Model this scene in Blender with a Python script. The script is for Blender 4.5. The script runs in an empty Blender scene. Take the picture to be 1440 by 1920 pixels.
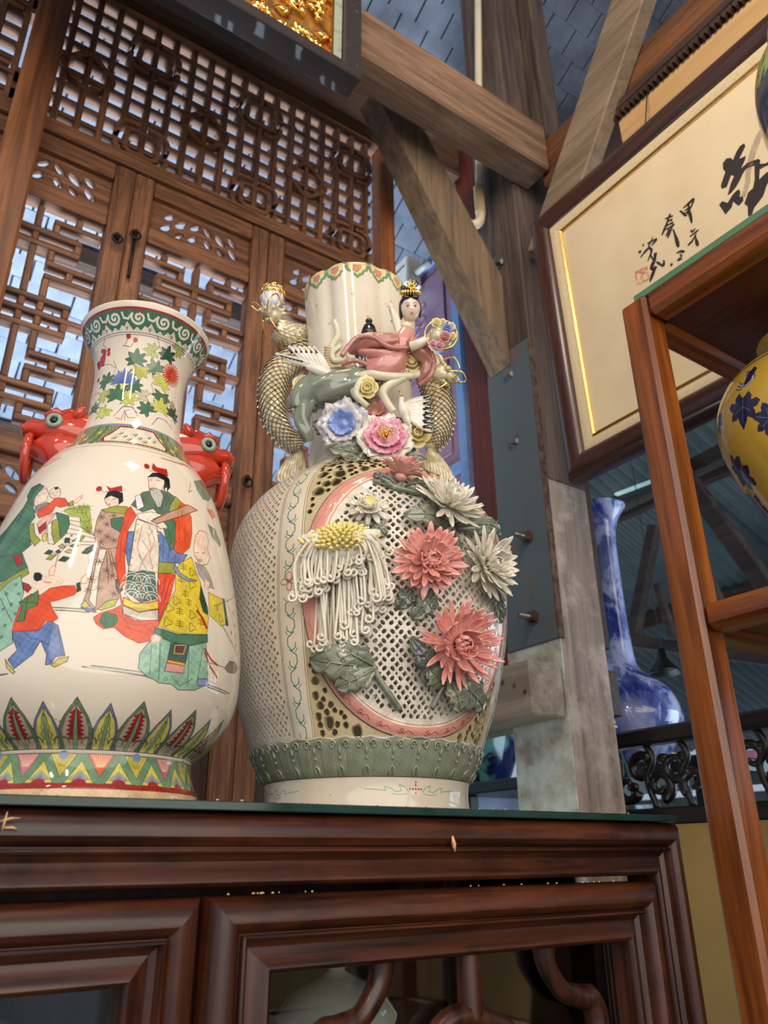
import bpy, bmesh, math, random
import numpy as np
from mathutils import Vector, Matrix
from mathutils.geometry import delaunay_2d_cdt
random.seed(7); rng = np.random.default_rng(7)
S = bpy.context.scene; COL = S.collection
PI = math.pi; R = math.radians; UZ = Vector((0, 0, 1))

# ---------------------------------------------------------------- camera
cd = bpy.data.cameras.new('camera'); cam = bpy.data.objects.new('camera', cd); COL.objects.link(cam); S.camera = cam
cd.sensor_fit = 'VERTICAL'; cd.sensor_height = 36; cd.lens = 27.296; cd.clip_start = .02
cam.matrix_world = Matrix(((.830397, -.220197, -.511815, 0), (-.55709, -.34393, -.755885, 0), (-.009585, .912812, -.408268, 1.5), (0, 0, 0, 1)))
cd.dof.use_dof = True; cd.dof.focus_distance = .92; cd.dof.aperture_fstop = 9

# ---------------------------------------------------------------- light and exposure
vs = S.view_settings; S.display_settings.display_device = 'sRGB'
vs.view_transform = 'Standard'; vs.look = 'None'; vs.exposure = 0.0; vs.gamma = 1; vs.use_curve_mapping = False
W = bpy.data.worlds.new('daylight'); S.world = W; W.use_nodes = True
bg = W.node_tree.nodes['Background']; bg.inputs[0].default_value = (.62, .76, 1, 1); bg.inputs[1].default_value = .55
def lamp(name, loc, target, size, power, color, size_y=None, spread=180):
    l = bpy.data.lights.new(name, 'AREA'); l.shape = 'ELLIPSE' if size > 4 else 'RECTANGLE'; l.size = size; l.size_y = size_y or size
    l.energy = power; l.color = color; l.spread = R(spread)
    o = bpy.data.objects.new(name, l); COL.objects.link(o); o.location = loc
    o.rotation_euler = (Vector(target) - Vector(loc)).to_track_quat('-Z', 'Y').to_euler(); return o
WARM = (1, .76, .50)
lamp('room_light', (-.35, -2.7, 2.6), (.5, .9, 2.0), 6.4, 128, (1, .87, .72), 3.0)
lamp('ceiling_tube_lamp', (-1.68, -.63, 3.72), (.2, .7, 1.7), .07, 9, WARM, .36)
lamp('ceiling_tube_lamp', (-1.18, -1.18, 3.68), (.3, .7, 1.7), .07, 9, WARM, .36)
lamp('picture_lamp', (.1, .1, 3.6), (1.25, .6, 2.7), .4, 13, (1, .82, .60))
lamp('roof_bounce_fill', (.5, 2.4, 1.2), (.45, 2.95, 3.5), 1.6, 125, (.68, .83, 1), 1.0, 108)  # added lamp under the roof, in place of daylight bounced off the yard
lamp('post_fill', (.70, 1.24, 1.05), (1.29, 1.29, 1.6), .3, 2.2, (.86, .95, 1))  # added fill hidden behind the cabinet to brighten the post
lamp('daylight_side_hall', (3.3, .5, 1.7), (1.9, 1.7, 2.2), 1.2, 20, (.60, .80, 1))
lamp('daylight_far_hall', (3.4, 3.6, .8), (3.2, 2.0, 3.4), 1.5, 24, (.72, .92, 1))

# ---------------------------------------------------------------- mesh helpers
class MB:
    def __init__(s): s.v = []; s.f = []; s.mi = []; s.uv = None
    def add(s, vs, fs):
        b = len(s.v); s.v += [tuple(p) for p in vs]; s.f += [tuple(i + b for i in f) for f in fs]; return s
    def obox(s, c, X, Y, Z, bev=.002):
        """box about c with half-axis vectors X Y Z, chamfered"""
        c, X, Y, Z = map(Vector, (c, X, Y, Z)); L = [X.length, Y.length, Z.length]; b = min(bev, .45 * min(L)); A = [X, Y, Z]; vs = []; idx = {}
        for i in (-1, 1):
            for j in (-1, 1):
                for k in (-1, 1):
                    sg = (i, j, k)
                    for a in range(3):
                        p = Vector(c)
                        for q in range(3): p = p + A[q] * sg[q] * (1 if q == a else 1 - b / L[q])
                        idx[sg, a] = len(vs); vs.append(p)
        fs = []
        for a in range(3):
            q, r = (a + 1) % 3, (a + 2) % 3
            for sg in (-1, 1):
                def key(u, w): t = [0, 0, 0]; t[a] = sg; t[q] = u; t[r] = w; return tuple(t)
                f = [idx[key(*k), a] for k in ((-1, -1), (1, -1), (1, 1), (-1, 1))]; fs.append(f if sg > 0 else f[::-1])
        for a in range(3):
            q, r = (a + 1) % 3, (a + 2) % 3
            for u in (-1, 1):
                for w in (-1, 1):
                    def key(e): t = [0, 0, 0]; t[a] = e; t[q] = u; t[r] = w; return tuple(t)
                    f = [idx[key(-1), q], idx[key(1), q], idx[key(1), r], idx[key(-1), r]]; fs.append(f if u * w > 0 else f[::-1])
        for i in (-1, 1):
            for j in (-1, 1):
                for k in (-1, 1):
                    f = [idx[(i, j, k), a] for a in range(3)]; fs.append(f if i * j * k > 0 else f[::-1])
        return s.add(vs, fs)
    def box(s, x0, x1, y0, y1, z0, z1, bev=.002):
        return s.obox(((x0 + x1) / 2, (y0 + y1) / 2, (z0 + z1) / 2), (abs(x1 - x0) / 2, 0, 0), (0, abs(y1 - y0) / 2, 0), (0, 0, abs(z1 - z0) / 2), bev)
    def beam(s, p, q, w, h, up=(0, 0, 1), bev=.003):
        p, q = Vector(p), Vector(q); d = q - p; u = Vector(up); sd = d.cross(u).normalized(); u = sd.cross(d).normalized()
        return s.obox((p + q) / 2, sd * w / 2, u * h / 2, -d / 2, bev) if False else s.obox((p + q) / 2, d / 2, sd * -w / 2, u * h / 2, bev)
    def tube(s, pts, r, n=10, caps=True, flat=1.0, up=None, closed=False):
        pts = [Vector(p) for p in pts]; N = len(pts); rr = r if hasattr(r, '__len__') else [r] * N
        T = [((pts[(i + 1) % N] if closed else pts[min(i + 1, N - 1)]) - (pts[i - 1] if closed else pts[max(i - 1, 0)])).normalized() for i in range(N)]
        u = Vector(up) if up else Vector((.3, .2, 1)); u = (u - T[0] * u.dot(T[0])).normalized(); vs = []
        for i in range(N):
            u = Vector(up) if up else u; u = u - T[i] * u.dot(T[i])
            u = u.normalized() if u.length > 1e-6 else T[i].orthogonal().normalized(); w = T[i].cross(u)
            for k in range(n):
                a = 2 * PI * k / n; vs.append(pts[i] + u * math.cos(a) * rr[i] * flat + w * math.sin(a) * rr[i])
        fs = [(i * n + k, i * n + (k + 1) % n, ((i + 1) % N) * n + (k + 1) % n, ((i + 1) % N) * n + k) for i in range(N if closed else N - 1) for k in range(n)]
        if caps and not closed: fs += [tuple(range(n))[::-1], tuple((N - 1) * n + k for k in range(n))]
        return s.add(vs, fs)
    def lathe(s, prof, c=(0, 0, 0), n=48, cap=True, a0=0, a1=None):
        full = a1 is None; m = n if full else n + 1; a1 = a1 if a1 is not None else a0 + 2 * PI; vs = []
        for r, z in prof:
            for k in range(m):
                a = a0 + (a1 - a0) * k / n; vs.append((c[0] + r * math.sin(a), c[1] - r * math.cos(a), c[2] + z))
        fs = [(i * m + k, i * m + (k + 1) % m, (i + 1) * m + (k + 1) % m, (i + 1) * m + k) for i in range(len(prof) - 1) for k in range(n)]
        if cap and full: fs += [tuple(range(m))[::-1], tuple((len(prof) - 1) * m + k for k in range(m))]
        return s.add(vs, fs)
    def prism(s, poly, o, ux, uy, d):
        """polygon in the plane (o, ux, uy) pushed by vector d"""
        o, ux, uy, d = map(Vector, (o, ux, uy, d)); n = len(poly)
        if ux.cross(uy).dot(d) * sum(poly[i][0] * poly[(i + 1) % n][1] - poly[(i + 1) % n][0] * poly[i][1] for i in range(n)) < 0: poly = poly[::-1]
        a = [o + ux * x + uy * y for x, y in poly]
        return s.add(a + [p + d for p in a], [tuple(range(n))[::-1], tuple(range(n, 2 * n))] + [(i, (i + 1) % n, n + (i + 1) % n, n + i) for i in range(n)])
    def ell(s, c, rx, ry=None, rz=None, nu=14, nv=9, M=None):
        ry = ry or rx; rz = rz or rx; c = Vector(c); M = M or Matrix.Identity(3); vs = [c + M @ Vector((0, 0, -rz))]
        for i in range(1, nv):
            t = -PI / 2 + PI * i / nv
            for k in range(nu):
                a = 2 * PI * k / nu; vs.append(c + M @ Vector((rx * math.cos(t) * math.cos(a), ry * math.cos(t) * math.sin(a), rz * math.sin(t))))
        vs.append(c + M @ Vector((0, 0, rz))); L = len(vs) - 1
        fs = [(0, 1 + (k + 1) % nu, 1 + k) for k in range(nu)] + [(L, L - nu + k, L - nu + (k + 1) % nu) for k in range(nu)]
        fs += [(1 + i * nu + k, 1 + i * nu + (k + 1) % nu, 1 + (i + 1) * nu + (k + 1) % nu, 1 + (i + 1) * nu + k) for i in range(nv - 2) for k in range(nu)]
        return s.add(vs, fs)
    def sheet(s, G, t=0.0, nrm=None):
        """grid of points G[i][j]; with t it gets thickness"""
        a, b = len(G), len(G[0]); top = [Vector(p) for r in G for p in r]; q = lambda i, j: i * b + j
        fs = [(q(i, j), q(i + 1, j), q(i + 1, j + 1), q(i, j + 1)) for i in range(a - 1) for j in range(b - 1)]
        if not t: return s.add(top, fs)
        N = [Vector() for _ in top]
        for f in fs:
            m = (top[f[2]] - top[f[0]]).cross(top[f[3]] - top[f[1]])
            for i in f: N[i] += m
        bot = [p - (n_.normalized() if n_.length > 1e-12 else UZ) * t for p, n_ in zip(top, N)]; o = len(top)
        rim = [q(i, 0) for i in range(a)] + [q(a - 1, j) for j in range(1, b)] + [q(i, b - 1) for i in range(a - 2, -1, -1)] + [q(0, j) for j in range(b - 2, 0, -1)]
        fs2 = [tuple(i + o for i in f)[::-1] for f in fs] + [(rim[(k + 1) % len(rim)], rim[k], rim[k] + o, rim[(k + 1) % len(rim)] + o) for k in range(len(rim))]
        return s.add(top + bot, fs + fs2)
    def mesh(s, name, m, org=(0, 0, 0), smooth=None):
        me = bpy.data.meshes.new(name); me.from_pydata([(p[0] - org[0], p[1] - org[1], p[2] - org[2]) for p in s.v], [], s.f)
        for k in (m if isinstance(m, (list, tuple)) else [m]): me.materials.append(k)
        if s.mi: me.polygons.foreach_set('material_index', s.mi)
        if smooth:
            me.polygons.foreach_set('use_smooth', [True] * len(me.polygons))
            if smooth is not True: me.set_sharp_from_angle(angle=R(smooth))
        if s.uv is not None:
            l = me.uv_layers.new(name='UVMap'); ii = np.empty(len(me.loops), dtype=np.int32); me.loops.foreach_get('vertex_index', ii)
            l.data.foreach_set('uv', np.asarray(s.uv, dtype=np.float32)[ii].ravel())
        me.update(); return me
    def build(s, name, m, parent=None, smooth=None, **kw):
        org = (0, 0, 0); t = parent
        while t is not None and t.parent is not None: t = t.parent
        if t is not None: org = t.location
        return put(name, s.mesh(name, m, org, smooth), parent, **kw)
def put(name, me, parent=None, **kw):
    o = bpy.data.objects.new(name, me); COL.objects.link(o)
    if parent is not None: o.parent = parent
    for k, v in kw.items(): o[k] = v
    return o
def thing(name, loc, label, cat, group=None):
    o = bpy.data.objects.new(name, None); COL.objects.link(o); o.location = loc; o['label'] = label; o['category'] = cat; o.empty_display_size = .05
    if group: o['group'] = group
    return o
def struct(name, mb, m, smooth=None): return mb.build(name, m, None, smooth, kind='structure')
def arc(c, r, a0, a1, n, ux=(1, 0, 0), uy=(0, 0, 1)):
    c, ux, uy = Vector(c), Vector(ux), Vector(uy); return [c + ux * (r * math.cos(a0 + (a1 - a0) * i / n)) + uy * (r * math.sin(a0 + (a1 - a0) * i / n)) for i in range(n + 1)]
def spline(P, n=8):
    P = [Vector(p) for p in P]; out = []
    for i in range(len(P) - 1):
        a, b, c, d = P[max(i - 1, 0)], P[i], P[i + 1], P[min(i + 2, len(P) - 1)]
        for k in range(n):
            t = k / n; out.append(.5 * ((2 * b) + (c - a) * t + (2 * a - 5 * b + 4 * c - d) * t * t + (3 * b - a - 3 * c + d) * t ** 3))
    return out + [P[-1]]
def lerp(L, t):
    t = min(max(t, 0), 1) * (len(L) - 1); i = min(int(t), len(L) - 2); return L[i] + (L[i + 1] - L[i]) * (t - i)

# ---------------------------------------------------------------- materials
def srgb(*c): return tuple(((x / 255) / 12.92 if x / 255 < .04045 else ((x / 255 + .055) / 1.055) ** 2.4) for x in c) + (1,)
class NT:
    def __init__(s, name):
        s.m = bpy.data.materials.new(name); s.m.use_nodes = True; s.t = s.m.node_tree; s.b = s.t.nodes['Principled BSDF']; s.tc = None
    def n(s, k, **kw):
        x = s.t.nodes.new('ShaderNode' + k)
        for a, v in kw.items(): setattr(x, a, v)
        return x
    def l(s, a, b): s.t.links.new(a, b)
    def obj(s, scale=(1, 1, 1)):
        s.tc = s.tc or s.n('TexCoord'); mp = s.n('Mapping'); mp.inputs['Scale'].default_value = scale; s.l(s.tc.outputs['Object'], mp.inputs[0]); return mp.outputs[0]
    def noise(s, vec, scale, detail=4, rough=.6, dist=0):
        x = s.n('TexNoise'); x.inputs['Scale'].default_value = scale; x.inputs['Detail'].default_value = detail; x.inputs['Roughness'].default_value = rough; x.inputs['Distortion'].default_value = dist
        s.l(vec, x.inputs['Vector']); return x.outputs['Fac']
    def ramp(s, fac, stops):
        x = s.n('ValToRGB'); e = x.color_ramp.elements
        while len(e) < len(stops): e.new(.5)
        for i, (p, c) in enumerate(stops): e[i].position = p; e[i].color = c if hasattr(c, '__len__') else (c, c, c, 1)
        s.l(fac, x.inputs[0]); return x.outputs[0]
    def mix(s, a, b, fac, mode='MIX'):
        x = s.n('MixRGB', blend_type=mode)
        for i, v in ((0, fac), (1, a), (2, b)):
            if hasattr(v, 'is_linked') or hasattr(v, 'links'): s.l(v, x.inputs[i])
            else: x.inputs[i].default_value = v
        return x.outputs[0]
    def bump(s, h, strength=.2, dist=.002):
        x = s.n('Bump'); x.inputs['Strength'].default_value = strength; x.inputs['Distance'].default_value = dist; s.l(h, x.inputs['Height']); s.l(x.outputs[0], s.b.inputs['Normal'])
    def set(s, **kw):
        for k, v in kw.items():
            i = s.b.inputs[k.replace('_', ' ')]
            if hasattr(v, 'links'): s.l(v, i)
            else: i.default_value = v
        return s
MC = {}
def wood(name, lo, hi, ax='x', rough=.5, coat=0, grain=60, wear=None, wearf=.55, vary=.35):
    k = (name, ax)
    if k in MC: return MC[k]
    t = NT(name + '_' + ax); sc = [1, 1, 1]; sc['xyz'.index(ax)] = .06
    v = t.obj(sc); g = t.noise(v, grain, 6, .65, .6); c = t.ramp(g, [(.36, lo), (.5, tuple((a + b) / 2 for a, b in zip(lo, hi))), (.64, hi)])
    g2 = t.noise(v, grain * 4, 2, .5); c = t.mix(c, lo, t.ramp(g2, [(.52, 0), (.68, .65)]))
    if wear: c = t.mix(c, wear, t.ramp(t.noise(t.obj(), 9, 5, .7), [(wearf, 0), (wearf + .18, .8)]))
    oi = t.n('ObjectInfo'); c = t.mix(c, (.55, .5, .45, 1), t.ramp(oi.outputs['Random'], [(0, 0), (1, vary)]), 'MULTIPLY')
    t.set(Base_Color=c, Roughness=t.ramp(g, [(0, rough * .75), (1, min(1, rough * 1.25))]), Coat_Weight=coat, Coat_Roughness=.15); t.bump(g2, .25, .001); MC[k] = t.m; return t.m
def plain(name, col, rough=.5, metal=0, spot=None, sc=30, coat=0, bump=0, lo=.5, hi=.7, **kw):
    if name in MC: return MC[name]
    t = NT(name); nz = t.noise(t.obj(), sc, 4, .6)
    c = t.mix(col, spot if spot else tuple(x * .8 for x in col[:3]) + (1,), t.ramp(nz, [(lo, 0), (hi, 1)]))
    t.set(Base_Color=c, Roughness=rough, Metallic=metal, Coat_Weight=coat, **kw)
    if bump: t.bump(nz, bump, .003)
    MC[name] = t.m; return t.m
def glass(name, col=(.9, 1, .95, 1), rough=.0):
    t = NT(name); gl = t.n('BsdfGlossy'); gl.inputs['Roughness'].default_value = rough + .02; tr = t.n('BsdfTransparent'); tr.inputs[0].default_value = col
    fr = t.n('Fresnel'); fr.inputs[0].default_value = 1.45; mx = t.n('MixShader'); nz = t.noise(t.obj(), 6, 3)
    t.l(t.ramp(nz, [(.3, .0), (1, .05)]), gl.inputs['Roughness']); t.l(fr.outputs[0], mx.inputs[0]); t.l(tr.outputs[0], mx.inputs[1]); t.l(gl.outputs[0], mx.inputs[2])
    t.l(mx.outputs[0], t.t.nodes['Material Output'].inputs[0]); return t.m
LO, HI = srgb(70, 38, 22), srgb(142, 88, 54)
WLAT = lambda ax: wood('lattice_wood', srgb(86, 53, 34), srgb(152, 102, 68), ax, .6, 0, 70, srgb(60, 36, 26), .6)
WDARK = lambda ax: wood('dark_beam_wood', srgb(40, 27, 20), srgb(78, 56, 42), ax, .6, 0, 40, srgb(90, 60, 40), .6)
WTAN = lambda ax: wood('tan_beam_wood', srgb(104, 80, 62), srgb(158, 126, 100), ax, .65, 0, 40, srgb(92, 66, 46), .58)
WCAB = lambda ax: wood('cabinet_wood', srgb(20, 8, 5), srgb(94, 48, 25), ax, .36, .12, 30, srgb(34, 14, 9), .5, .25)
WROSE = lambda ax: wood('rosewood', srgb(80, 34, 10), srgb(168, 94, 38), ax, .28, .2, 22, None, .5, .1)

# ================================================================ the setting
FLOORM = plain('floor_concrete', srgb(120, 112, 100), .7, 0, None, 3, bump=.1)
struct('floor', MB().box(-2.5, 5, -3, 7, -.1, 0), FLOORM)
TAN = plain('tan_plaster', srgb(150, 122, 66), .75, 0, srgb(116, 92, 48), 2.5, bump=.08, lo=.35, hi=.75)
struct('wall_right', MB().box(1.5, 1.6, -2.5, 1.19, 0, 1.562, .004), TAN)
# the roof: tiles on battens above the screen, corrugated sheets over the side hall
ROOFM = plain('roof_felt', srgb(50, 56, 74), .8, 0, None, 4)
def rz(y): return 4.45 - .5 * (y - 1.5)
roof = MB().obox((1.6, 2.2, rz(2.2) + .06), (3.4, 0, 0), (0, 3.3, -1.65), (0, .01, .02)).build('ceiling', ROOFM, None, kind='structure')
TILE = plain('roof_tile_grey', srgb(104, 112, 126), .55, 0, srgb(68, 74, 86), 5, lo=.35, hi=.7)
tl = []
for i in range(40):
    for j in range(44):
        x = -.9 + i * .124 + (j % 2) * .062; y = .35 + j * .088
        tl.append((x, y))
tl.sort(key=lambda p: abs(p[0] - .6) * .5 + abs(p[1] - 2.6))
tm = MB().obox((0, 0, 0), (.0588, 0, 0), (0, .0445, -.0235), (0, .003, .006), .002).mesh('roof_tile', TILE)
for x, y in tl[:290]:
    o = put('roof_tile', tm, roof); o.location = (x, y, rz(y) - random.uniform(0, .006)); o.rotation_euler = (random.uniform(-.03, .03), random.uniform(-.02, .02), random.uniform(-.02, .02))
st = MB()
for x, y in tl[290:]: st.obox((x, y, rz(y)), (.0588, 0, 0), (0, .0445, -.0235), (0, .003, .006), .002)
st.build('roof_tiles', TILE, roof, kind='stuff')
for k in range(4):
    y = 1.9 + k * .85; MB().box(-2, 4, y - .03, y + .03, rz(y) - .10, rz(y) - .02).build('batten', WDARK('x'), roof)
# corrugated sheet roof over the side hall, falling away from the room
CORR = plain('corrugated_sheet', srgb(84, 98, 98), .5, .1, srgb(46, 58, 62), 3, lo=.3, hi=.75)
hall = thing('hall_roof', (4.2, 2.2, 3.3), 'blue grey corrugated sheet roof over the hall behind the rosewood shelf', 'roof')
def hz(x): return 4.05 - .42 * (x - 2.0)
for k in range(6):
    y0 = -.2 + k * .8; G = []
    for i in range(2):
        x = 1.9 + i * 4.2; G.append([(x, y0 + j * .0125, hz(x) + .008 * math.sin(j * 2 * PI / 6) + .004 * (k % 2)) for j in range(66)])
    MB().sheet(G, .003).build('roof_sheet', CORR, hall, True)
for x in (2.6, 3.5, 4.4): MB().beam((x, -.3, hz(x) - .07), (x, 4.6, hz(x) - .07), .05, .09).build('purlin', WDARK('y'), hall)

# ================================================================ timber frame of the shed
def timber(name, mb, m, label, cat='beam', group=None):
    o = mb.build(name, m); o['label'] = label; o['category'] = cat
    if group: o['group'] = group
    return o
POST = wood('post_wood', srgb(116, 102, 92), srgb(172, 154, 140), 'z', .75, 0, 18, srgb(186, 176, 164), .5)
POSTP = plain('flaked_paint', srgb(186, 192, 180), .8, 0, srgb(140, 132, 116), 14, lo=.4, hi=.62, bump=.1)
STEEL = plain('steel_plate', srgb(86, 98, 101), .5, .15, srgb(116, 92, 74), 16, lo=.56, hi=.72, bump=.05)
RUST = plain('rusty_steel', srgb(104, 84, 70), .75, .3, srgb(70, 50, 40), 60, lo=.4, hi=.6, bump=.2)
BOLT = plain('bolt_steel', srgb(150, 150, 146), .3, .9, srgb(112, 84, 60), 40)
post = thing('timber_post', (1.365, 1.285, 0), 'tall timber post with blue grey steel plate right of the big pierced vase', 'post')
MB().box(1.29, 1.44, 1.2, 1.37, 0, 2.36, .004).build('post_shaft', POST, post)
MB().box(1.29, 1.44, 1.2, 1.37, 2.3605, 4.9, .004).build('upper_post_shaft', wood('upper_post', srgb(60, 50, 46), srgb(108, 88, 74), 'z', .7, 0, 26, srgb(120, 70, 36), .62), post, label='dark weathered upper shaft, frame shade in its colour')  # darker wood than the lower shaft, paints in the shade under the frame
MB().box(1.2855, 1.2905, 1.197, 1.373, 0, 1.953, .001).build('paint_coat', POSTP, post, label='flaked pale green paint')
pl = MB().box(1.281, 1.2895, 1.196, 1.366, 1.951, 2.775, .0015).build('steel_plate', STEEL, post)
MB().box(1.2805, 1.2985, 1.193, 1.1998, 1.951, 2.775, .0015).build('plate_edge', RUST, pl)
def bolt(mb, p, d, r=.012, L=.01):
    p, d = Vector(p), Vector(d).normalized(); u = d.orthogonal().normalized(); w = d.cross(u)
    for rr, a, b in ((r * 1.5, 0, .002), (r, .002, L)):
        mb.prism([(rr * math.cos(k * PI / 3), rr * math.sin(k * PI / 3)) for k in range(6)], p + d * a, u, w, d * (b - a))
for p in ((1.281,1.2771,2.7001), (1.281,1.2795,2.4941)):
    b = MB(); bolt(b, p, (-1, 0, 0), .0125, .013); b.build('bolt', BOLT, post)
BOLTR = plain('bolt_rusty', srgb(120, 104, 88), .4, .8, srgb(92, 66, 46), 40)
for p, L in (((1.281,1.2635,2.2163), .045), ((1.281,1.2701,2.0155), .045)):
    b = MB(); bolt(b, p, (-1, 0, 0), .013, .016); q = Vector(p); b.build('bolt_nut', BOLTR, post, 40); b = MB(); b.tube([q + Vector((-.010 - .002 * i, 0, 0)) for i in range(20)], [.0078 - .0009 * (i % 2) for i in range(20)], 10); b.build('bolt_shaft', BOLT, post, 40)
b = MB(); bolt(b, (1.288,1.2824,3.0951), (-1, 0, 0), .013, .02); b.build('bolt', BOLT, post)
MB().box(1.44, 1.475, 1.215, 1.36, 1.953, 2.95, .003).build('side_board', WDARK('z'), post)
MB().box(1.44, 1.505, 1.23, 1.33, 1.80, 1.905, .003).build('side_block', WDARK('y'), post)
MB().box(1.40, 1.47, 1.14, 1.198, 3.56, 4.9, .004).build('hanger_board', bpy.data.objects['upper_post_shaft'].data.materials[0], post)
rl = thing('wall_rail', (1.235, 1.6, 1.83), 'grey timber rail stub with nails fixed to the steel plated post', 'rail')
MB().box(1.185, 1.284, 1.2, 1.9, 1.775, 1.892, .004).build('rail_timber', wood('rail_wood', srgb(128, 116, 98), srgb(172, 160, 140), 'y', .75, 0, 24, srgb(190, 188, 174), .55), rl)
MB().box(1.2845, 1.40, 1.376, 2.02, 1.785, 1.869, .003).build('rail_timber', bpy.data.materials['rail_wood_y'], rl)
for p in ((1.184,1.2852,1.8551), (1.184,1.2174,1.8237), (1.184,1.2485,1.8428)):
    MB().tube([Vector(p), Vector(p) + Vector((-.003, 0, 0))], .004, 8).build('nail', BOLT, rl)
timber('cross_beam', MB().box(-.6, 1.345, 1.1, 1.197, 3.335, 3.512, .006), WTAN('x'), 'tan timber cross beam running from the gilt panel to the post top')
timber('brace', MB().prism([(1.2795, 2.728), (1.2795, 3.03), (.985, 3.50), (.843, 3.50)], (0, 1.27, 0), (1, 0, 0), (0, 0, 1), (0, .08, 0)), wood('brace_wood', srgb(96, 80, 64), srgb(140, 116, 90), 'z', .7, 0, 26, srgb(92, 98, 96), .55), 'diagonal timber brace from the cross beam down to the steel plate', 'brace')
timber('wall_plate_beam', MB().box(1.35, 1.47, -1.2, 1.138, 3.30, 3.47, .005), wood('brown_beam', srgb(82, 48, 24), srgb(126, 80, 44), 'y', .6, 0, 30), 'brown beam with carved lower edge above the framed calligraphy')
vb = MB(); x = -.9
while x < .85:
    vb.prism([(0, 0), (.028, 0), (.028, -.012), (.021, -.026), (.014, -.014), (.007, -.026), (0, -.012)], (1.335, x, 3.315), (0, 1, 0), (0, 0, 1), (.014, 0, 0)); x += .03
vb.box(1.332, 1.349, -.9, .86, 3.312, 3.335, .001)
vo = vb.build('carved_valance', WDARK('y'), bpy.data.objects['wall_plate_beam'])
timber('backing_board', MB().box(1.352, 1.375, -.9, .862, 3.02, 3.298, .003), wood('pale_board', srgb(186, 146, 96), srgb(214, 176, 124), 'y', .6, 0, 14), 'pale tan board seen between the brown beam and the calligraphy frame', 'board')
timber('leaning_post', MB().beam((1.3245, 1.13, 3.03), (1.3245, .60, 3.79), .049, .135, (0, 0, 1), .004), wood('grey_brace_wood', srgb(112, 96, 78), srgb(150, 130, 106), 'y', .7, 0, 24), 'thick leaning timber crossing behind the calligraphy frame top corner', 'brace')
timber('roof_beam', MB().box(1.5, 3.4, 1.6, 1.68, 4.02, 4.20, .005), WDARK('x'), 'dark roof beam right of the post under the blue tiles')
timber('thin_batten', MB().beam((1.2415,1.62,4.0663), (1.5526,1.62,4.0628), .03, .03), wood('batten_pale', srgb(150, 120, 84), srgb(186, 154, 112), 'x', .7, 0, 30), 'thin pale batten glimpsed under the tan cross beam by the conduit', 'batten')
timber('roof_beam', MB().beam((.98, 1.7, 3.95), (1.24, 1.7, 4.75), .09, .10, (1, 0, 0)), WDARK('z'), 'dark slanting roof beam above the tan cross beam')
timber('head_beam', MB().box(-.9, 1.285, 1.42, 1.54, 3.562, 3.72, .006), wood('head_beam_wood', srgb(58, 38, 24), srgb(104, 72, 48), 'x', .55, 0, 26, srgb(110, 104, 96), .6), 'dark head beam along the top of the carved lattice wall')
timber('door_post', MB().box(-.004, .066, 1.395, 1.455, 0, 3.70, .005), wood('door_post_wood', srgb(98, 56, 28), srgb(158, 98, 56), 'z', .6, 0, 24, srgb(72, 46, 30), .58), 'plain brown wooden post in front of the lattice screen at left', 'post')
timber('edge_board', MB().box(1.30, 1.34, 1.385, 1.47, 1.8695, 4.0, .003), wood('red_board', srgb(70, 26, 14), srgb(112, 46, 26), 'z', .6, 0, 24), 'dark red board standing behind the steel plated post', 'board')
# conduit
PVC = plain('pvc_cream', srgb(222, 208, 184), .35, 0, None, 12); PVCY = plain('pvc_yellowed', srgb(220, 188, 138), .4, 0, None, 12)
cn = thing('conduit', (1.272, 1.30, 3.2), 'cream plastic conduit pipe with ribbed elbow on the timber post', 'pipe')
A, B = Vector((1.262, 1.319, 3.36)), Vector((1.274, 1.247, 4.4))
MB().tube([A, B], .0125, 14).build('pipe', PVC, cn, 60)
MB().tube([A + Vector((0, 0, -.055)), A + Vector((0, 0, .05))], .0165, 14).build('coupling', PVCY, cn, 60, label='yellowed coupling')
q = A + Vector((0, 0, -.055)); cu = [q + Vector((-.045 * (1 - math.cos(t)), 0, -.055 * math.sin(t) - .01 * t)) for t in [k * PI * .55 / 40 for k in range(41)]]
MB().tube(cu, [.0125 + .0025 * (k % 4 < 2) for k in range(41)], 12).build('ribbed_elbow', PVC, cn, 30)
# purple door leaf and white box behind
PUR = plain('purple_paint', srgb(134, 106, 128), .5, 0, srgb(104, 80, 110), 9); BLU = plain('blue_paint', srgb(104, 136, 180), .5, 0, srgb(80, 104, 148), 9)
pd = thing('painted_door', (1.37, 1.75, 1.8695), 'purple panelled door with blue mouldings behind the big vase neck', 'door')
MB().box(1.365, 1.385, 1.55, 2.0, 1.8695, 3.46).build('door_board', PUR, pd)
for y0, y1, z0, z1 in ((1.55, 1.585, 1.8695, 3.46), (1.965, 2.0, 1.8695, 3.46)): MB().box(1.35, 1.366, y0, y1, z0, z1).build('stile', BLU, pd)
for z in (2.0, 2.56, 3.04, 3.425): MB().box(1.35, 1.366, 1.585, 1.965, z, z + .035).build('rail', BLU, pd)
for z0, z1 in ((2.08, 2.52), (2.64, 2.99), (3.11, 3.38)):
    MB().box(1.357, 1.366, 1.63, 1.92, z0, z1, .008).build('raised_panel', PUR, pd)
    r_ = MB()
    for k in range(5): r_.tube(arc((1.357, 1.775 + .03 * math.cos(k * 1.257), (z0 + z1) / 2 + .05 * math.sin(k * 1.257)), .018, 0, 2 * PI, 14, (0, 1, 0)), .0035, 6)
    r_.build('carved_scroll', PUR, pd, True)
wb = thing('switch_box', (1.32, 1.76, 3.48), 'white electrical box above the goddess figurine, on the purple door', 'box')
MB().box(1.285, 1.349, 1.735, 1.835, 3.35, 3.475, .006).build('casing', plain('white_plastic', srgb(226, 222, 210), .4), wb)
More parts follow.
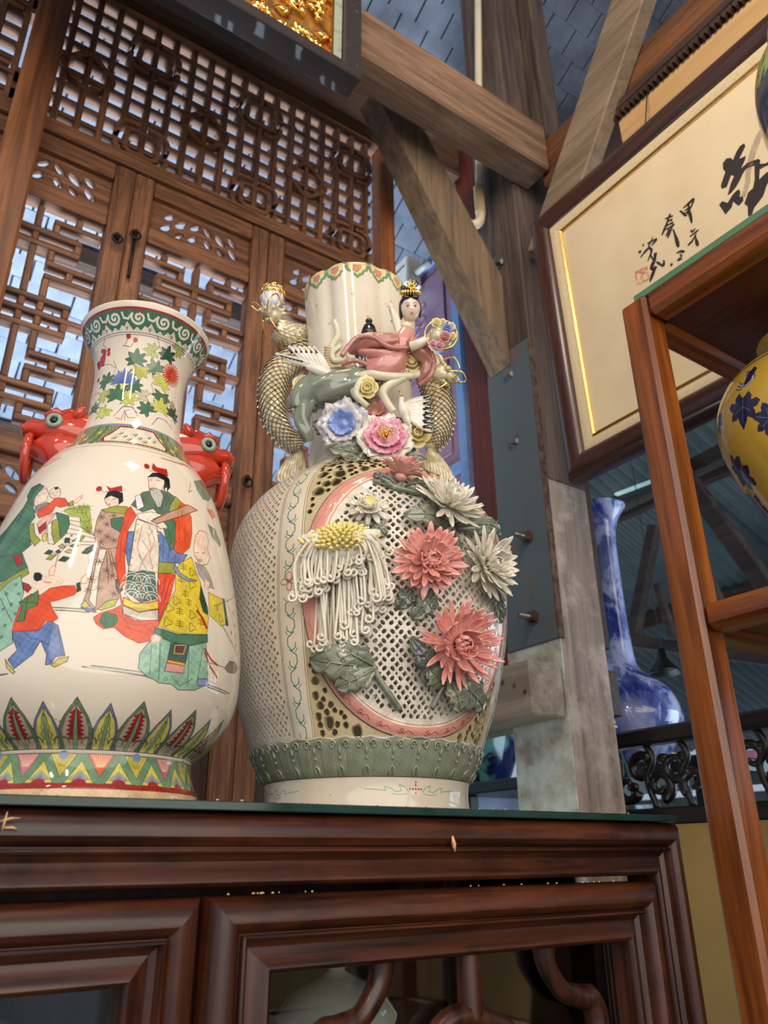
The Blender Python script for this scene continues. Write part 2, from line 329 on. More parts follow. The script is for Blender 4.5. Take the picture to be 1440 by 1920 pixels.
MB().box(1.282, 1.286, 1.75, 1.82, 3.43, 3.434, .0005).build('slot', WDARK('x'), wb)
MB().tube([(1.32, 1.73, 3.40), (1.33, 1.66, 3.405)], .012, 12).build('gland', plain('grey_plastic', srgb(150, 150, 150), .4), wb, True)

# ================================================================ the lattice wall
GY0, GY1 = 1.478, 1.506          # lattice bars, front and back
def bar(par, x0, x1, z0, z1, name='lattice_bar', y0=GY0, y1=GY1, bev=.0022):
    ax = 'x' if x1 - x0 > z1 - z0 else 'z'; j = random.uniform(-.0006, .0006)
    return MB().box(x0, x1, y0 + j, y1, z0, z1, bev).build(name, WLAT(ax), par)
U = .0315; BT = .0138
# quarter of the meander: segments in units from the centre, mirrored both ways
HS = [(0, 4, 0), (0, 2.8, 1.15), (1.2, 4, 3.1), (1.2, 4, 4.2), (0, 2.8, 5.55), (0, 2.8, 6.7), (1.2, 4, 7.9)]
VS = [(0, 0, 1.15), (0, 1.15, 5.55), (0, 5.55, 6.7), (0, 6.7, 9), (2.8, 0, 1.15), (1.2, 0, 1.15), (1.2, 1.15, 3.1), (2.6, 3.1, 4.2), (1.2, 4.2, 5.55), (2.8, 5.55, 6.7), (1.2, 6.7, 7.9), (2.6, 7.9, 9)]
def carved(par, x0, x1, z0, z1, seed, name='carved_panel'):
    """solid board pierced by a chain of eye shaped and comma shaped openings"""
    rd = random.Random(seed); w, h = x1 - x0, z1 - z0; cx, cz = (x0 + x1) / 2, (z0 + z1) / 2; holes = []
    for sx in (-1, 1):
        for (u, v, a, b, r) in ((.06, .22, .058, .12, -.8), (.075, -.17, .05, .13, -.7), (.19, .12, .068, .14, -.7), (.20, -.26, .05, .10, -.6), (.315, .22, .055, .13, -.7), (.33, -.14, .06, .14, -.8)):
            u2 = u + rd.uniform(-.006, .006); holes.append([(cx + sx * w * (u2 + a * math.cos(t) * (1 if math.cos(t) > 0 else .75)) , cz + h * (v + b * math.sin(t) + r * a * math.cos(t) * 2)) for t in [k * PI / 6 for k in range(12)]])
    pierced(par, [(x0, z0), (x1, z0), (x1, z1), (x0, z1)], holes, 1.487, 1.502, name)
def pierced(par, outer, holes, y0, y1, name, m=None, to=None):
    vs = [Vector(p) for p in outer]; faces = [list(range(len(outer)))]
    for h in holes:
        if sum(h[i][0] * h[(i + 1) % len(h)][1] - h[(i + 1) % len(h)][0] * h[i][1] for i in range(len(h))) < 0: h = h[::-1]
        faces.append(list(range(len(vs), len(vs) + len(h)))); vs += [Vector(p) for p in h]
    V, E, F, ov, oe, of = delaunay_2d_cdt(vs, [], faces, 0, 1e-6); mb = MB(); n = len(V); tris = []
    for f, o in zip(F, of):
        if o == [0] or tuple(o) == (0,): tris.append(tuple(f))
    mb.v = [(p[0], y0, p[1]) for p in V] + [(p[0], y1, p[1]) for p in V]; ec = {}
    for f in tris:
        a, b, c = V[f[0]], V[f[1]], V[f[2]]
        if (b[0] - a[0]) * (c[1] - a[1]) - (b[1] - a[1]) * (c[0] - a[0]) < 0: f = f[::-1]
        mb.f += [f, tuple(i + n for i in f[::-1])]
        for i in range(3): ec[(f[i], f[(i + 1) % 3])] = 1
    for (a, b) in ec:
        if (b, a) not in ec: mb.f.append((b, a, a + n, b + n))
    return mb.build(name, m or WLAT('x'), par)
IRON = plain('black_iron', srgb(44, 36, 32), .55, .6, srgb(80, 50, 34), 40)
def leaf(x0, x1, label):
    t = thing('lattice_shutter', (x0, 1.5, 0), label, 'shutter', 'lattice shutters of the old screen wall')
    a, b = x0 + .047, x1 - .047; mid = (a + b) / 2; zc = 2.545
    for p, q in ((x0, a - .001), (b + .001, x1)): MB().box(p, q, 1.468, 1.512, .25, 3.022, .004).build('stile', WLAT('z'), t)
    for z0, z1 in ((2.975, 3.022), (2.832, 2.878), (2.213, 2.258), (2.08, 2.128), (1.42, 1.48), (.25, .33)): MB().box(a, b, 1.470, 1.510, z0, z1, .003).build('rail', WLAT('x'), t)
    carved(t, a, b, 2.878, 2.975, int(x0 * 100)); carved(t, a, b, 2.128, 2.213, int(x0 * 100) + 7)
    for z0, z1 in ((1.48, 2.08), (.33, 1.42)): MB().box(a, b, 1.486, 1.500, z0, z1, .002).build('solid_panel', WDARK('z'), t)  # darker beam wood puts the shade below the lattice into the colour
    for sx in (-1, 1):
        for sz in (-1, 1):
            for u0, u1, v in HS:
                if (sx < 0 and u0 == 0) or (sz < 0 and v == 0): continue
                p, q = sorted((mid + sx * u0 * U, mid + sx * u1 * U))
                if u0 == 0: p, q = mid - u1 * U, mid + u1 * U
                bar(t, max(p - BT / 2, a), min(q + BT / 2, b), zc + sz * v * U - BT / 2, zc + sz * v * U + BT / 2)
            for u, v0, v1 in VS:
                if sx < 0 and u == 0: continue
                p, q = sorted((zc + sz * v0 * U, zc + sz * v1 * U))
                bar(t, mid + sx * u * U - BT / 2, mid + sx * u * U + BT / 2, max(p + BT / 2, 2.258), min(q - BT / 2, 2.832), y0=GY0 + .001)
    return t
def ring_pull(par, x, z):
    m = MB(); m.tube([(x, 1.469, z), (x, 1.452, z)], .007, 10); m.tube(arc((x, 1.45, z - .012), .011, 0, 2 * PI, 18), .003, 6); m.build('latch', IRON, par, True)
l1 = leaf(-.08, .2838, 'lattice shutter behind the left side of the painted vase neck')
l2 = leaf(.285, .6385, 'lattice shutter right of the painted vase neck, before the gold pearl')
l3 = leaf(.640, .986, 'lattice shutter mostly hidden behind the tall pierced vase neck')
ring_pull(l1, .262, 2.80); ring_pull(l2, .300, 2.83); ring_pull(l2, .617, 2.28); ring_pull(l3, .655, 2.83)
rod = MB().tube([(.300, 1.458, 2.82), (.300, 1.458, 2.70)], .004, 8).build('latch_rod', IRON, l2, True)
tr = thing('lattice_transom', (.5, 1.5, 3.3), 'wide lattice panel with cloud shaped rings above the shutters', 'lattice panel')
TX0, TX1, TZ0, TZ1 = .069, .967, 3.062, 3.556
def transom(t, x0, x1):
    for z0, z1 in ((3.026, 3.066), (TZ1 - .004, TZ1 + .005)): MB().box(x0 - .03, x1 + .022, 1.462, 1.514, z0, z1, .003).build('rail', WLAT('x'), t)
    cw, rh = .0508, .0494; ks = [k for k in range(-20, 20) if x0 < .1345 + k * cw < x1]; orn = []
    for k in range(-18, 21, 3):
        x = .1345 + k * cw
        if x0 - .02 < x < x1 + .02: orn += [(x, 3.275, 0)] if k % 6 == 0 else [(x, 3.43, 1), (x, 3.12, 1)]
    def cut(lo, hi, cuts):
        cur = lo
        for a_, b_ in sorted(cuts):
            if a_ > cur + .004: yield cur, min(a_, hi)
            cur = max(cur, b_)
        if cur < hi - .004: yield cur, hi
    for k in ks:
        x = .1345 + k * cw; cuts = [(cz - .055, cz + .055) for cx, cz, q in orn if q and cw * .5 < abs(x - cx) < cw * 1.4]
        for a_, b_ in cut(TZ0, TZ1, cuts): bar(t, x - .0072, x + .0072, a_, b_, y0=1.476)
    for j in range(1, 10):
        z = TZ0 + j * rh; cuts = [(cx - .06, cx + .06) for cx, cz, q in orn if q and .026 < abs(z - cz) < .055]
        for a_, b_ in cut(x0, x1, cuts): bar(t, a_, b_, z - .0062, z + .0062, y0=1.480)
    def ring(cx, cz, R0, amp, lob, ph, part=None):
        n = 44; P = []
        for k in range(n + 1 if part else n):
            a_ = (part[0] + (part[1] - part[0]) * k / n) if part else 2 * PI * k / n
            rr = R0 * (1 + amp * math.cos(lob * a_ + ph)); P.append((min(max(cx + rr * math.cos(a_), x0 - .004), x1 + .004), min(max(cz + rr * math.sin(a_) * .95, TZ0 + .002), TZ1 - .006)))
        N = len(P); m = MB()
        for k in range(N):
            i, j = (min(k + 1, N - 1), max(k - 1, 0)) if part else ((k + 1) % N, k - 1)
            nx, ny = P[i][0] - P[j][0], P[i][1] - P[j][1]; L = math.hypot(nx, ny) or 1; nx, ny = ny / L * .0058, -nx / L * .0058
            for y in (1.473, 1.507): m.v += [(P[k][0] + nx, y, P[k][1] + ny), (P[k][0] - nx, y, P[k][1] - ny)]
        for k in range(N - 1 if part else N):
            q = (k + 1) % N; a4 = [4 * k + i for i in range(4)]; b4 = [4 * q + i for i in range(4)]
            m.f += [(a4[0], b4[0], b4[1], a4[1]), (a4[2], a4[3], b4[3], b4[2]), (a4[0], a4[2], b4[2], b4[0]), (a4[1], b4[1], b4[3], a4[3])]
        m.build('cloud_ring', WLAT('x'), t, 40)
    for cx, cz, q in orn:
        if q:
            ring(cx, cz, .044, .12, 4, PI)
            for a0 in (0, PI / 2, PI, 3 * PI / 2): ring(cx, cz, .068, .10, 4, PI, (a0 + .18, a0 + PI / 2 - .18))
        else: ring(cx, cz, .056, .10, 4, 0)
transom(tr, TX0, TX1)
tr2 = thing('lattice_transom', (-.4, 1.5, 3.3), 'lattice panel left of the plain wooden post, cut by the photo edge', 'lattice panel')
transom(tr2, -.60, -.012)
timber('screen_post', MB().box(.99, 1.037, 1.455, 1.515, 0, 3.561, .004), wood('screen_post_wood', srgb(96, 50, 24), srgb(170, 100, 50), 'z', .6, 0, 24, srgb(70, 40, 24), .6), 'brown edge post closing the lattice wall right of the transom', 'post')
# gilt relief panel hanging on the cross beam
BLK = plain('black_lacquer', srgb(52, 44, 42), .35, 0, srgb(104, 90, 80), 50, coat=.2, lo=.62, hi=.8)
GOLD = plain('gold_leaf', (1, .66, .20, 1), .22, 1, (.75, .42, .10, 1), 30)
gp = thing('gilt_relief_panel', (.2, 1.05, 3.08), 'black framed panel of gilded floral relief hanging from the cross beam', 'picture')
GX0, GX1, GZ0, GZ1 = -.25, .630, 3.082, 3.75
m = MB(); m.box(GX0, GX1, 1.001, 1.062, GZ0, GZ0 + .03, .003); m.build('frame_rail', BLK, gp)
MB().box(GX1 - .044, GX1, 1.0, 1.062, GZ0 + .0005, GZ1, .003).build('frame_stile', BLK, gp); MB().box(GX0, GX0 + .044, 1.0, 1.062, GZ0, GZ1, .003).build('frame_stile', BLK, gp); MB().box(GX0, GX1, 1.001, 1.062, GZ1 - .03, GZ1, .003).build('frame_rail', BLK, gp)
MB().box(GX0 + .04, GX1 - .04, 1.03, 1.055, GZ0 + .02, GZ1 - .02).build('ground', plain('gilt_ground', (.62, .36, .10, 1), .35, .9, (.30, .15, .05, 1), 40), gp)
MB().box(GX1 - .068, GX1 - .045, 1.012, 1.03, GZ0 + .03, GZ1 - .03, .002).build('inner_strip', plain('verdigris_strip', srgb(150, 156, 140), .5, 0, srgb(110, 128, 122), 40), gp)
MB().box(GX1 - .074, GX1 - .069, 1.008, 1.03, GZ0 + .03, GZ1 - .03, .002).build('gold_fillet', GOLD, gp); MB().box(GX0 + .05, GX1 - .07, 1.008, 1.03, GZ0 + .030, GZ0 + .034, .001).build('gold_fillet', GOLD, gp)
def blade(mb, p, ang, L, w, lift=.012, bend=.4, y=1.03):
    G = []
    for i in range(6):
        t = i / 5; a = ang + bend * (t - .3); c = Vector((p[0] + L * t * math.cos(a), y - .006 - lift * math.sin(PI * min(t * .8 + .1, 1)), p[1] + L * t * math.sin(a))); n = Vector((-math.sin(a), 0, math.cos(a))); ww = w * math.sin(PI * (t * .9 + .05)) + .0006
        G.append([c - n * ww + Vector((0, .006, 0)), c, c + n * ww + Vector((0, .006, 0))])
    mb.sheet(G, .003)
rd = random.Random(4); cen = [(x, z) for x in np.arange(.33, .56, .052) for z in np.arange(3.13, 3.44, .055)]
for k, (x, z) in enumerate(cen):
    m = MB(); x += rd.uniform(-.012, .012); z += rd.uniform(-.012, .012); x = min(x, .520)
    kind = k % 3; base = rd.uniform(0, 6.28)
    if kind == 0:
        for i in range(7): blade(m, (x, z), base + i * .9, .030, .0075, .014, rd.uniform(-.6, .6))
        m.ell((x, 1.012, z), .007, .006, .007)
    elif kind == 1:
        for i in range(5): blade(m, (x + .004 * i, z - .004 * i), base + i * .35, .036, .006, .012, .8)
    else:
        m.tube([(x + .024 * math.cos(base + t * .35) * (1 - t / 22), 1.018, z + .024 * math.sin(base + t * .35) * (1 - t / 22)) for t in range(16)], [.0035 + .0015 * math.sin(t) for t in range(16)], 8)
        for i in range(3): blade(m, (x, z), base + i * 2.1, .026, .007, .012, .5)
    m.build('gilt_flower' if kind == 0 else 'gilt_leaf' if kind == 1 else 'gilt_scroll', GOLD, gp, True)
for p in (.05, .5): MB().box(p, p + .05, 1.062, 1.0995, 3.40, 3.44, .003).build('hanger', IRON, gp)

# ================================================================ display cabinet in front
def mould(o, ux, uy, un, p0, p1, inw, w0, w1, wide, prof):
    """frame member from corner p0 to p1 (plane coords), profile (t inward 0..1, h outward), mitred by w0 / w1 at its ends"""
    o, ux, uy, un = map(Vector, (o, ux, uy, un)); P0, P1 = Vector(p0), Vector(p1); d = (P1 - P0).normalized(); iw = Vector(inw); rows = []
    for t, h in prof:
        a = P0 + iw * t * wide + d * t * w0; b = P1 + iw * t * wide - d * t * w1
        rows.append([o + ux * q.x + uy * q.y + un * h for q in (a, a.lerp(b, .33), a.lerp(b, .66), b)])
    mb = MB(); n = len(rows); mb.v = [tuple(p) for r in rows for p in r]
    for i in range(n):
        j = (i + 1) % n
        for k in range(3): mb.f.append((i * 4 + k, j * 4 + k, j * 4 + k + 1, i * 4 + k + 1))
    mb.f += [tuple(i * 4 for i in range(n)), tuple(i * 4 + 3 for i in range(n))[::-1]]
    c = sum((Vector(p) for p in mb.v), Vector()) / len(mb.v); f = mb.f[0]; A, B, D = (Vector(mb.v[i]) for i in f[:3])
    if (B - A).cross(D - A).dot((A + D) / 2 - c) < 0: mb.f = [q[::-1] for q in mb.f]
    return mb
CP = [(0, -.02), (0, .003), (.03, .008), (.10, .0135), (.22, .0165), (.34, .0165), (.43, .013), (.475, .0085), (.485, .0085), (.50, .0135), (.53, .0145), (.555, .012), (.57, .005), (.66, .0015), (.76, .003), (.86, .0075), (.93, .0085), (.98, .006), (1, .002), (1, -.02)]
AX, AZ, AN = (1, 0, 0), (0, 0, 1), (0, -1, 0)
cab = thing('display_cabinet', (.25, .82, 0), 'dark reddish wooden display cabinet with moulded glazed doors carrying the vases', 'cabinet')
cf = (0, .6165, 0)
mould(cf, AX, AZ, AN, (-.34, 1.535), (.8105, 1.535), (0, -1), .042, .044, .0535, CP).build('top_rail', WCAB('x'), cab, 35)
mould(cf, AX, AZ, AN, (.8105, .10), (.8105, 1.535), (-1, 0), 0, .0535, .044, CP).build('stile', WCAB('z'), cab, 35)
mould(cf, AX, AZ, AN, (-.34, .10), (-.34, 1.535), (1, 0), 0, .0535, .042, CP).build('stile', WCAB('z'), cab, 35)
mould(cf, AX, AZ, AN, (-.296, .10), (.766, .10), (0, 1), 0, 0, .05, CP).build('bottom_rail', WCAB('x'), cab, 35)
MB().box(-.335, .805, .637, 1.03, 1.512, 1.5345, .003).build('top_board', WCAB('x'), cab)
MB().box(-.335, .805, .637, 1.03, .15, .175, .003).build('floor_board', WCAB('x'), cab)
for x in (.7745, -.335):
    MB().box(x, x + .033, .995, 1.03, 0, 1.511, .003).build('back_post', WCAB('z'), cab)
    MB().box(x, x + .033, .638, .66, 0, 1.511, .003).build('front_post', WCAB('z'), cab)
    MB().box(x + .003, x + .03, .66, .995, 1.488, 1.511, .003).build('side_rail', WCAB('y'), cab)
CLEAR = glass('clear_glass', (.93, .97, .95, 1))
MB().box(.789, .792, .66, .995, .18, 1.488, .0005).build('side_pane', CLEAR, cab); MB().box(-.32, -.317, .66, .995, .18, 1.475, .0005).build('side_pane', CLEAR, cab)
MB().box(-.30, .773, 1.005, 1.02, .18, 1.511, .001).build('back_board', WCAB('z'), cab)
MB().box(-.31, .785, .68, .99, 1.09, 1.0995, .001).build('shelf', WCAB('x'), cab)
def door(x0, x1, wl, wr):
    d = bpy.data.objects.new('door', None); COL.objects.link(d); d.parent = cab; df = (0, .6185, 0); z0, z1 = .18, 1.4755
    mould(df, AX, AZ, AN, (x0, z1), (x1, z1), (0, -1), wl, wr, .0545, CP).build('door_rail', WCAB('x'), d, 35)
    mould(df, AX, AZ, AN, (x0, z0), (x1, z0), (0, 1), wl, wr, .0545, CP).build('door_rail', WCAB('x'), d, 35)
    mould(df, AX, AZ, AN, (x0, z0), (x0, z1), (1, 0), .0545, .0545, wl, CP).build('door_stile', WCAB('z'), d, 35)
    mould(df, AX, AZ, AN, (x1, z0), (x1, z1), (-1, 0), .0545, .0545, wr, CP).build('door_stile', WCAB('z'), d, 35)
    MB().box(x0 + wl - .004, x1 - wr + .004, .637, .640, z0 + .05, z1 - .05, .0005).build('door_pane', CLEAR, d)
    c = (x0 + wl + x1 - wr) / 2; W_ = WCAB('z')
    MB().tube([(c, .627, 1.424), (c, .627, 1.372)], .0115, 8, flat=.9).build('fret_bar', W_, d, 50)
    for s in (-1, 1):
        P = spline([(c + s * .094, .627, 1.424), (c + s * .097, .627, 1.405), (c + s * .114, .627, 1.384), (c + s * .136, .627, 1.377), (c + s * .152, .627, 1.372), (c + s * .158, .627, 1.35), (c + s * .15, .627, 1.32), (c + s * .12, .627, 1.30)], 6)
        MB().tube(P, [.0125 - .003 * math.sin(PI * min(i / 22, 1)) for i in range(len(P))], 8).build('fret_scroll', W_, d, 50)
    MB().tube([Vector((c + .052 * math.cos(t), .627, 1.335 + .038 * math.sin(t) * (1 + .10 * math.cos(3 * t)))) for t in [k * 2 * PI / 36 for k in range(36)]], .0105, 8, closed=True).build('fret_ring', W_, d, 50)
    MB().tube([(c, .627, 1.296), (c, .627, .25)], .0115, 8).build('fret_bar', W_, d, 50)
    return d
door(-.288, .2465, .056, .052); door(.2505, .7605, .0575, .047)
tg = glass('plate_glass_green', (.35, .62, .5, 1)); t_ = NT('plate_glass'); t_.set(Base_Color=(.010, .035, .028, 1), Roughness=.08, IOR=1.45)
nz = t_.noise(t_.obj(), 40, 3); t_.set(Base_Color=t_.mix((.006, .022, .018, 1), (.02, .06, .045, 1), nz))
o = MB().box(-.335, .806, .6005, 1.03, 1.5355, 1.5425, .0008).build('plate_glass_sheet', t_.m); o['label'] = 'dark green plate glass sheet lying on the cabinet top under the vases'; o['category'] = 'glass sheet'
m = MB()
for k in range(46):
    x = random.uniform(.10, .80); a = random.uniform(0, 3); on = random.random() < .7; y, z = (random.uniform(.601, .612), 1.5432) if on else (random.uniform(.6012, .606), 1.4772)
    if not on: x = random.choice((random.uniform(.26, .36), random.uniform(.5, .7)))
    m.ell((x, y, z), random.uniform(.0006, .0018), .0007, .0007, 6, 4)
o = m.build('crumbs', plain('husk_straw', srgb(222, 178, 130), .7, 0, srgb(170, 110, 66), 300), None, True, kind='stuff'); o['label'] = 'tiny pale crumbs scattered on the glass edge and door top'; o['category'] = 'crumbs'
hk = Vector((0.4777,0.5985,1.5118)); o = MB().tube([hk + Vector((-.0012, 0, .007)), hk, hk + Vector((.0015, .0005, -.006))], [.0008, .0023, .0006], 8).build('seed_husk', MC['husk_straw'], None, True); o['label'] = 'single dry seed husk stuck to the cabinet top rail'; o['category'] = 'husk'
sw = MB()
for a, b in (((0.0965,0.597,1.5252), (0.1086,0.597,1.5274)), ((0.0987,0.597,1.52), (0.1002,0.598,1.5312)), ((0.0998,0.597,1.5213), (0.1092,0.597,1.5201))): sw.tube([a, Vector(a).lerp(Vector(b), .5) + Vector((0, -.0012, .0008)), b], [.0006, .0008, .0003], 6)
o = sw.build('straw_wisp', MC['husk_straw'], None, True); o['label'] = 'wisp of pale straw stuck to the left end of the cabinet rail'; o['category'] = 'straw'
# porcelain kept inside the cabinet
JW = plain('jar_porcelain', srgb(206, 200, 190), .12, 0, srgb(150, 120, 116), 9, coat=.5, lo=.58, hi=.66)
for x, lab in ((.50, 'pale lidded jar behind the fretwork of the right cabinet door'), (.13, 'pale lidded jar behind the left cabinet door glass')):
    j = thing('lidded_jar', (x, .84, 1.10), lab, 'jar')
    MB().lathe([(.045, 0), (.05, .006), (.085, .06), (.105, .13), (.10, .19), (.075, .23), (.06, .24)], j.location, 40).build('jar_body', JW, j, True)
    MB().lathe([(.064, .24), (.066, .25), (.05, .272), (.02, .285), (.009, .29), (.012, .30), (.016, .312), (.010, .324), (0.001, .327)], j.location, 32).build('lid', JW, j, True)

# ================================================================ framed calligraphy
FB, FU, FV, FN = Vector((1.265, 1.108, 2.300)), Vector((-.0389,0,0.9992)), Vector((0, -1, 0)), Vector((-.9992,0,-.0389))
fr = thing('framed_calligraphy', (1.27, .45, 2.30), 'dark framed ink calligraphy leaning out from the wall at upper right', 'picture')
FW, FH = 1.35, .773; WFR = wood('frame_wood', srgb(50, 30, 26), srgb(84, 54, 44), 'y', .3, .2, 18); WFZ = wood('frame_wood', srgb(50, 30, 26), srgb(84, 54, 44), 'z', .3, .2, 18)
FPF = [(0, -.045), (0, -.012), (.08, -.003), (.25, .004), (.5, .006), (.75, .003), (.93, -.004), (1, -.012), (1, -.045)]
LPF = [(0, -.04), (0, -.011), (.5, -.010), (1, -.016), (1, -.04)]; GPF = [(0, -.03), (0, -.0135), (.5, -.0105), (1, -.0145), (1, -.03)]
LIN = plain('liner_linen', srgb(218, 198, 160), .7, 0, srgb(196, 172, 132), 220, bump=.1); GFIL = plain('fillet_gold', (.95, .62, .22, 1), .25, 1, (.7, .45, .15, 1), 80)
def rect(nm, mats, i0, wd, pf, sm=30):
    a, b, c, d = (i0, i0), (FW - i0, i0), (FW - i0, FH - i0), (i0, FH - i0)
    for p, q, iw, mm in ((a, b, (0, 1), mats[0]), (d, c, (0, -1), mats[0]), (a, d, (1, 0), mats[1]), (b, c, (-1, 0), mats[1])):
        mould(FB, FV, FU, FN, p, q, iw, wd, wd, wd, pf).build(nm, mm, fr, sm)
rect('frame_moulding', (WFR, WFZ), 0, .058, FPF); rect('linen_liner', (LIN, LIN), .058, .026, LPF); rect('gold_fillet', (GFIL, GFIL), .084, .008, GPF)
def fpt(x, y, n): return FB + FV * x + FU * y + FN * n
PAPER = plain('rice_paper', srgb(226, 206, 170), .85, 0, srgb(208, 186, 148), 4, lo=.4, hi=.8)
m = MB(); m.obox(fpt(FW / 2, FH / 2, -.021), FV * (FW / 2 - .085), FU * (FH / 2 - .085), FN * .003, .0005); m.build('paper', PAPER, fr)
m = MB(); m.obox(fpt(FW / 2, FH / 2, -.036), FV * (FW / 2 - .03), FU * (FH / 2 - .03), FN * .006, .001); m.build('back_board', WDARK('y'), fr)
INK = plain('black_ink', srgb(48, 42, 40), .8, 0, srgb(30, 27, 26), 60); INKG = plain('thin_ink', srgb(176, 158, 132), .85, 0, srgb(206, 186, 152), 70); SEAL = plain('seal_red', srgb(214, 132, 102), .85, 0, srgb(224, 190, 156), 120, lo=.45, hi=.6)
def stroke(mb, P, w0, w1=None, jag=.25):
    w0 *= 1.45; w1 = w0 if w1 is None else w1 * 1.45; Q = [Vector((p[0], p[1], 0)) for p in P]; Q = spline(Q, 5) if len(Q) > 2 else [Q[0].lerp(Q[1], i / 4) for i in range(5)]; n = len(Q); L = []; Rr = []
    for i, q in enumerate(Q):
        t = i / (n - 1); d = (Q[min(i + 1, n - 1)] - Q[max(i - 1, 0)]).normalized(); w = (w0 + (w1 - w0) * t) * (1 + jag * math.sin(7 * t + len(P))) * (.55 + .45 * min(1, 6 * t, 6 * (1 - t)) )
        L.append(fpt(q.x - d.y * w, q.y + d.x * w, -.0172)); Rr.append(fpt(q.x + d.y * w, q.y - d.x * w, -.0172))
    mb.sheet([L, Rr], .0006)
def ink(nm, strokes, m, lab=None):
    mb = MB()
    for P, w0, w1 in strokes: stroke(mb, P, w0, w1)
    o = mb.build(nm, m, fr)
    if lab: o['label'] = lab
    return o
ink('ink_character', [([(0.4106,0.4902),(0.4161,0.4789),(0.4211,0.4660)], .002, .0012), ([(0.4187,0.4905),(0.4364,0.4926),(0.4456,0.4929),(0.4374,0.4800),(0.4205,0.4666)], .0022, .0014), ([(0.4368,0.4946),(0.4299,0.4805),(0.4303,0.4599),(0.4297,0.4403)], .0016, .0026), ([(0.4207,0.4818),(0.4367,0.4801)], .0016, .0012), ([(0.4180,0.4758),(0.4319,0.4730)], .0014, .001)], INK)
ink('ink_character', [([(0.4238,0.4257),(0.4259,0.4189),(0.4340,0.4226)], .0018, .001), ([(0.4181,0.4120),(0.4403,0.4133)], .0018, .0012), ([(0.4329,0.4088),(0.4216,0.3986),(0.4085,0.3947)], .0018, .0014), ([(0.4299,0.4067),(0.4296,0.3923),(0.4303,0.3773)], .0016, .0024)], INK)
ink('ink_character', [([(0.3730,0.4975),(0.3926,0.4910)], .0018, .0014), ([(0.3872,0.5014),(0.3732,0.4817),(0.3567,0.4633)], .0022, .0018), ([(0.3756,0.4887),(0.3896,0.4823)], .002, .0014), ([(0.3686,0.4795),(0.3901,0.4748)], .002, .0014), ([(0.3698,0.4697),(0.3911,0.4672)], .002, .0014), ([(0.3894,0.4715),(0.3796,0.4604),(0.3682,0.4461)], .0022, .0016), ([(0.3766,0.4657),(0.3657,0.4538)], .0018, .0014), ([(0.3854,0.4586),(0.3873,0.4340),(0.3883,0.4060)], .0016, .0028)], INK)
ink('ink_signature', [([(0.3051,0.4738),(0.3097,0.4733)], .002, .002), ([(0.2928,0.4658),(0.2988,0.4604)], .0024, .0024), ([(0.2944,0.4479),(0.3059,0.4528),(0.3184,0.4567)], .0014, .0022), ([(0.3187,0.4693),(0.3422,0.4640),(0.3270,0.4569)], .0022, .0014), ([(0.3357,0.4760),(0.3204,0.4596),(0.3249,0.4443),(0.3100,0.4256)], .0016, .0018), ([(0.3202,0.4356),(0.3249,0.4203),(0.3367,0.4307)], .0018, .0014), ([(0.3307,0.4341),(0.3279,0.4186),(0.3162,0.4035),(0.3239,0.3921)], .0026, .003), ([(0.3308,0.4084),(0.3442,0.3881),(0.3482,0.4012)], .0024, .0014), ([(0.3274,0.3988),(0.3183,0.3896),(0.3046,0.3716)], .004, .0018)], INK)
ink('ink_character', [([(0.3807,0.3956),(0.3903,0.3931),(0.3990,0.3851)], .0016, .0018), ([(0.3867,0.3893),(0.3904,0.3798),(0.3797,0.3766),(0.3904,0.3725)], .0014, .0012), ([(0.3609,0.3792),(0.3653,0.3748)], .0024, .002)], INK)
sq = [(0.2750,0.4201),(0.3048,0.4143),(0.3039,0.3806),(0.2735,0.3872)]; ink('seal_mark', [([sq[i], sq[(i + 1) % 4]], .0016, .0014) for i in range(4)] + [([sq[0], ((sq[1][0] + sq[2][0]) / 2, (sq[1][1] + sq[2][1]) / 2)], .0016, .001), ([((sq[0][0] + sq[1][0]) / 2, (sq[0][1] + sq[1][1]) / 2), ((sq[2][0] + sq[3][0]) / 2, (sq[2][1] + sq[3][1]) / 2)], .002, .0016), ([sq[3], sq[1]], .0012, .0016)], SEAL, 'pale red square seal')
m = MB()
for P in ([(0.5247,0.5248),(0.5343,0.5297),(0.5427,0.5234),(0.5465,0.5146),(0.5566,0.5267),(0.5669,0.5339),(0.5760,0.5331),(0.5765,0.5248),(0.5679,0.5159),(0.5576,0.5069),(0.5719,0.5018),(0.5689,0.4956),(0.5564,0.4814),(0.5696,0.4834),(0.5831,0.4790),(0.5933,0.4742),(0.5955,0.4683),(0.5928,0.4607),(0.6041,0.4521),(0.6202,0.4528),(0.6174,0.4413),(0.5999,0.4475),(0.5896,0.4493),(0.5829,0.4280),(0.5994,0.4315),(0.6139,0.4277),(0.6097,0.4107),(0.5976,0.4085),(0.5923,0.4033),(0.5820,0.3875),(0.5702,0.3806),(0.5590,0.3749),(0.5506,0.3624),(0.5440,0.3659),(0.5485,0.3886),(0.5436,0.3982),(0.5565,0.4169),(0.5678,0.4190),(0.5753,0.4347),(0.5827,0.4663),(0.5642,0.4725),(0.5565,0.4672),(0.5474,0.4575),(0.5368,0.4491),(0.5248,0.4439),(0.5165,0.4439),(0.5285,0.4641),(0.5396,0.4768),(0.5344,0.4841),(0.5192,0.4645),(0.5091,0.4683),(0.5085,0.4771),(0.5252,0.5007),(0.5223,0.5112)], [(0.4950,0.4367),(0.5035,0.4392),(0.5124,0.4266),(0.5255,0.4361),(0.5349,0.4394),(0.5412,0.4389),(0.5423,0.4312),(0.5383,0.4201),(0.5445,0.4177),(0.5437,0.4075),(0.5321,0.4029),(0.5278,0.4115),(0.5242,0.4216),(0.5172,0.4104),(0.5024,0.4047)]):
    m.prism(P, FB - FN * .0178, FV, FU, FN * .0006)
m.build('ink_character', INK, fr, label='large brushed character')
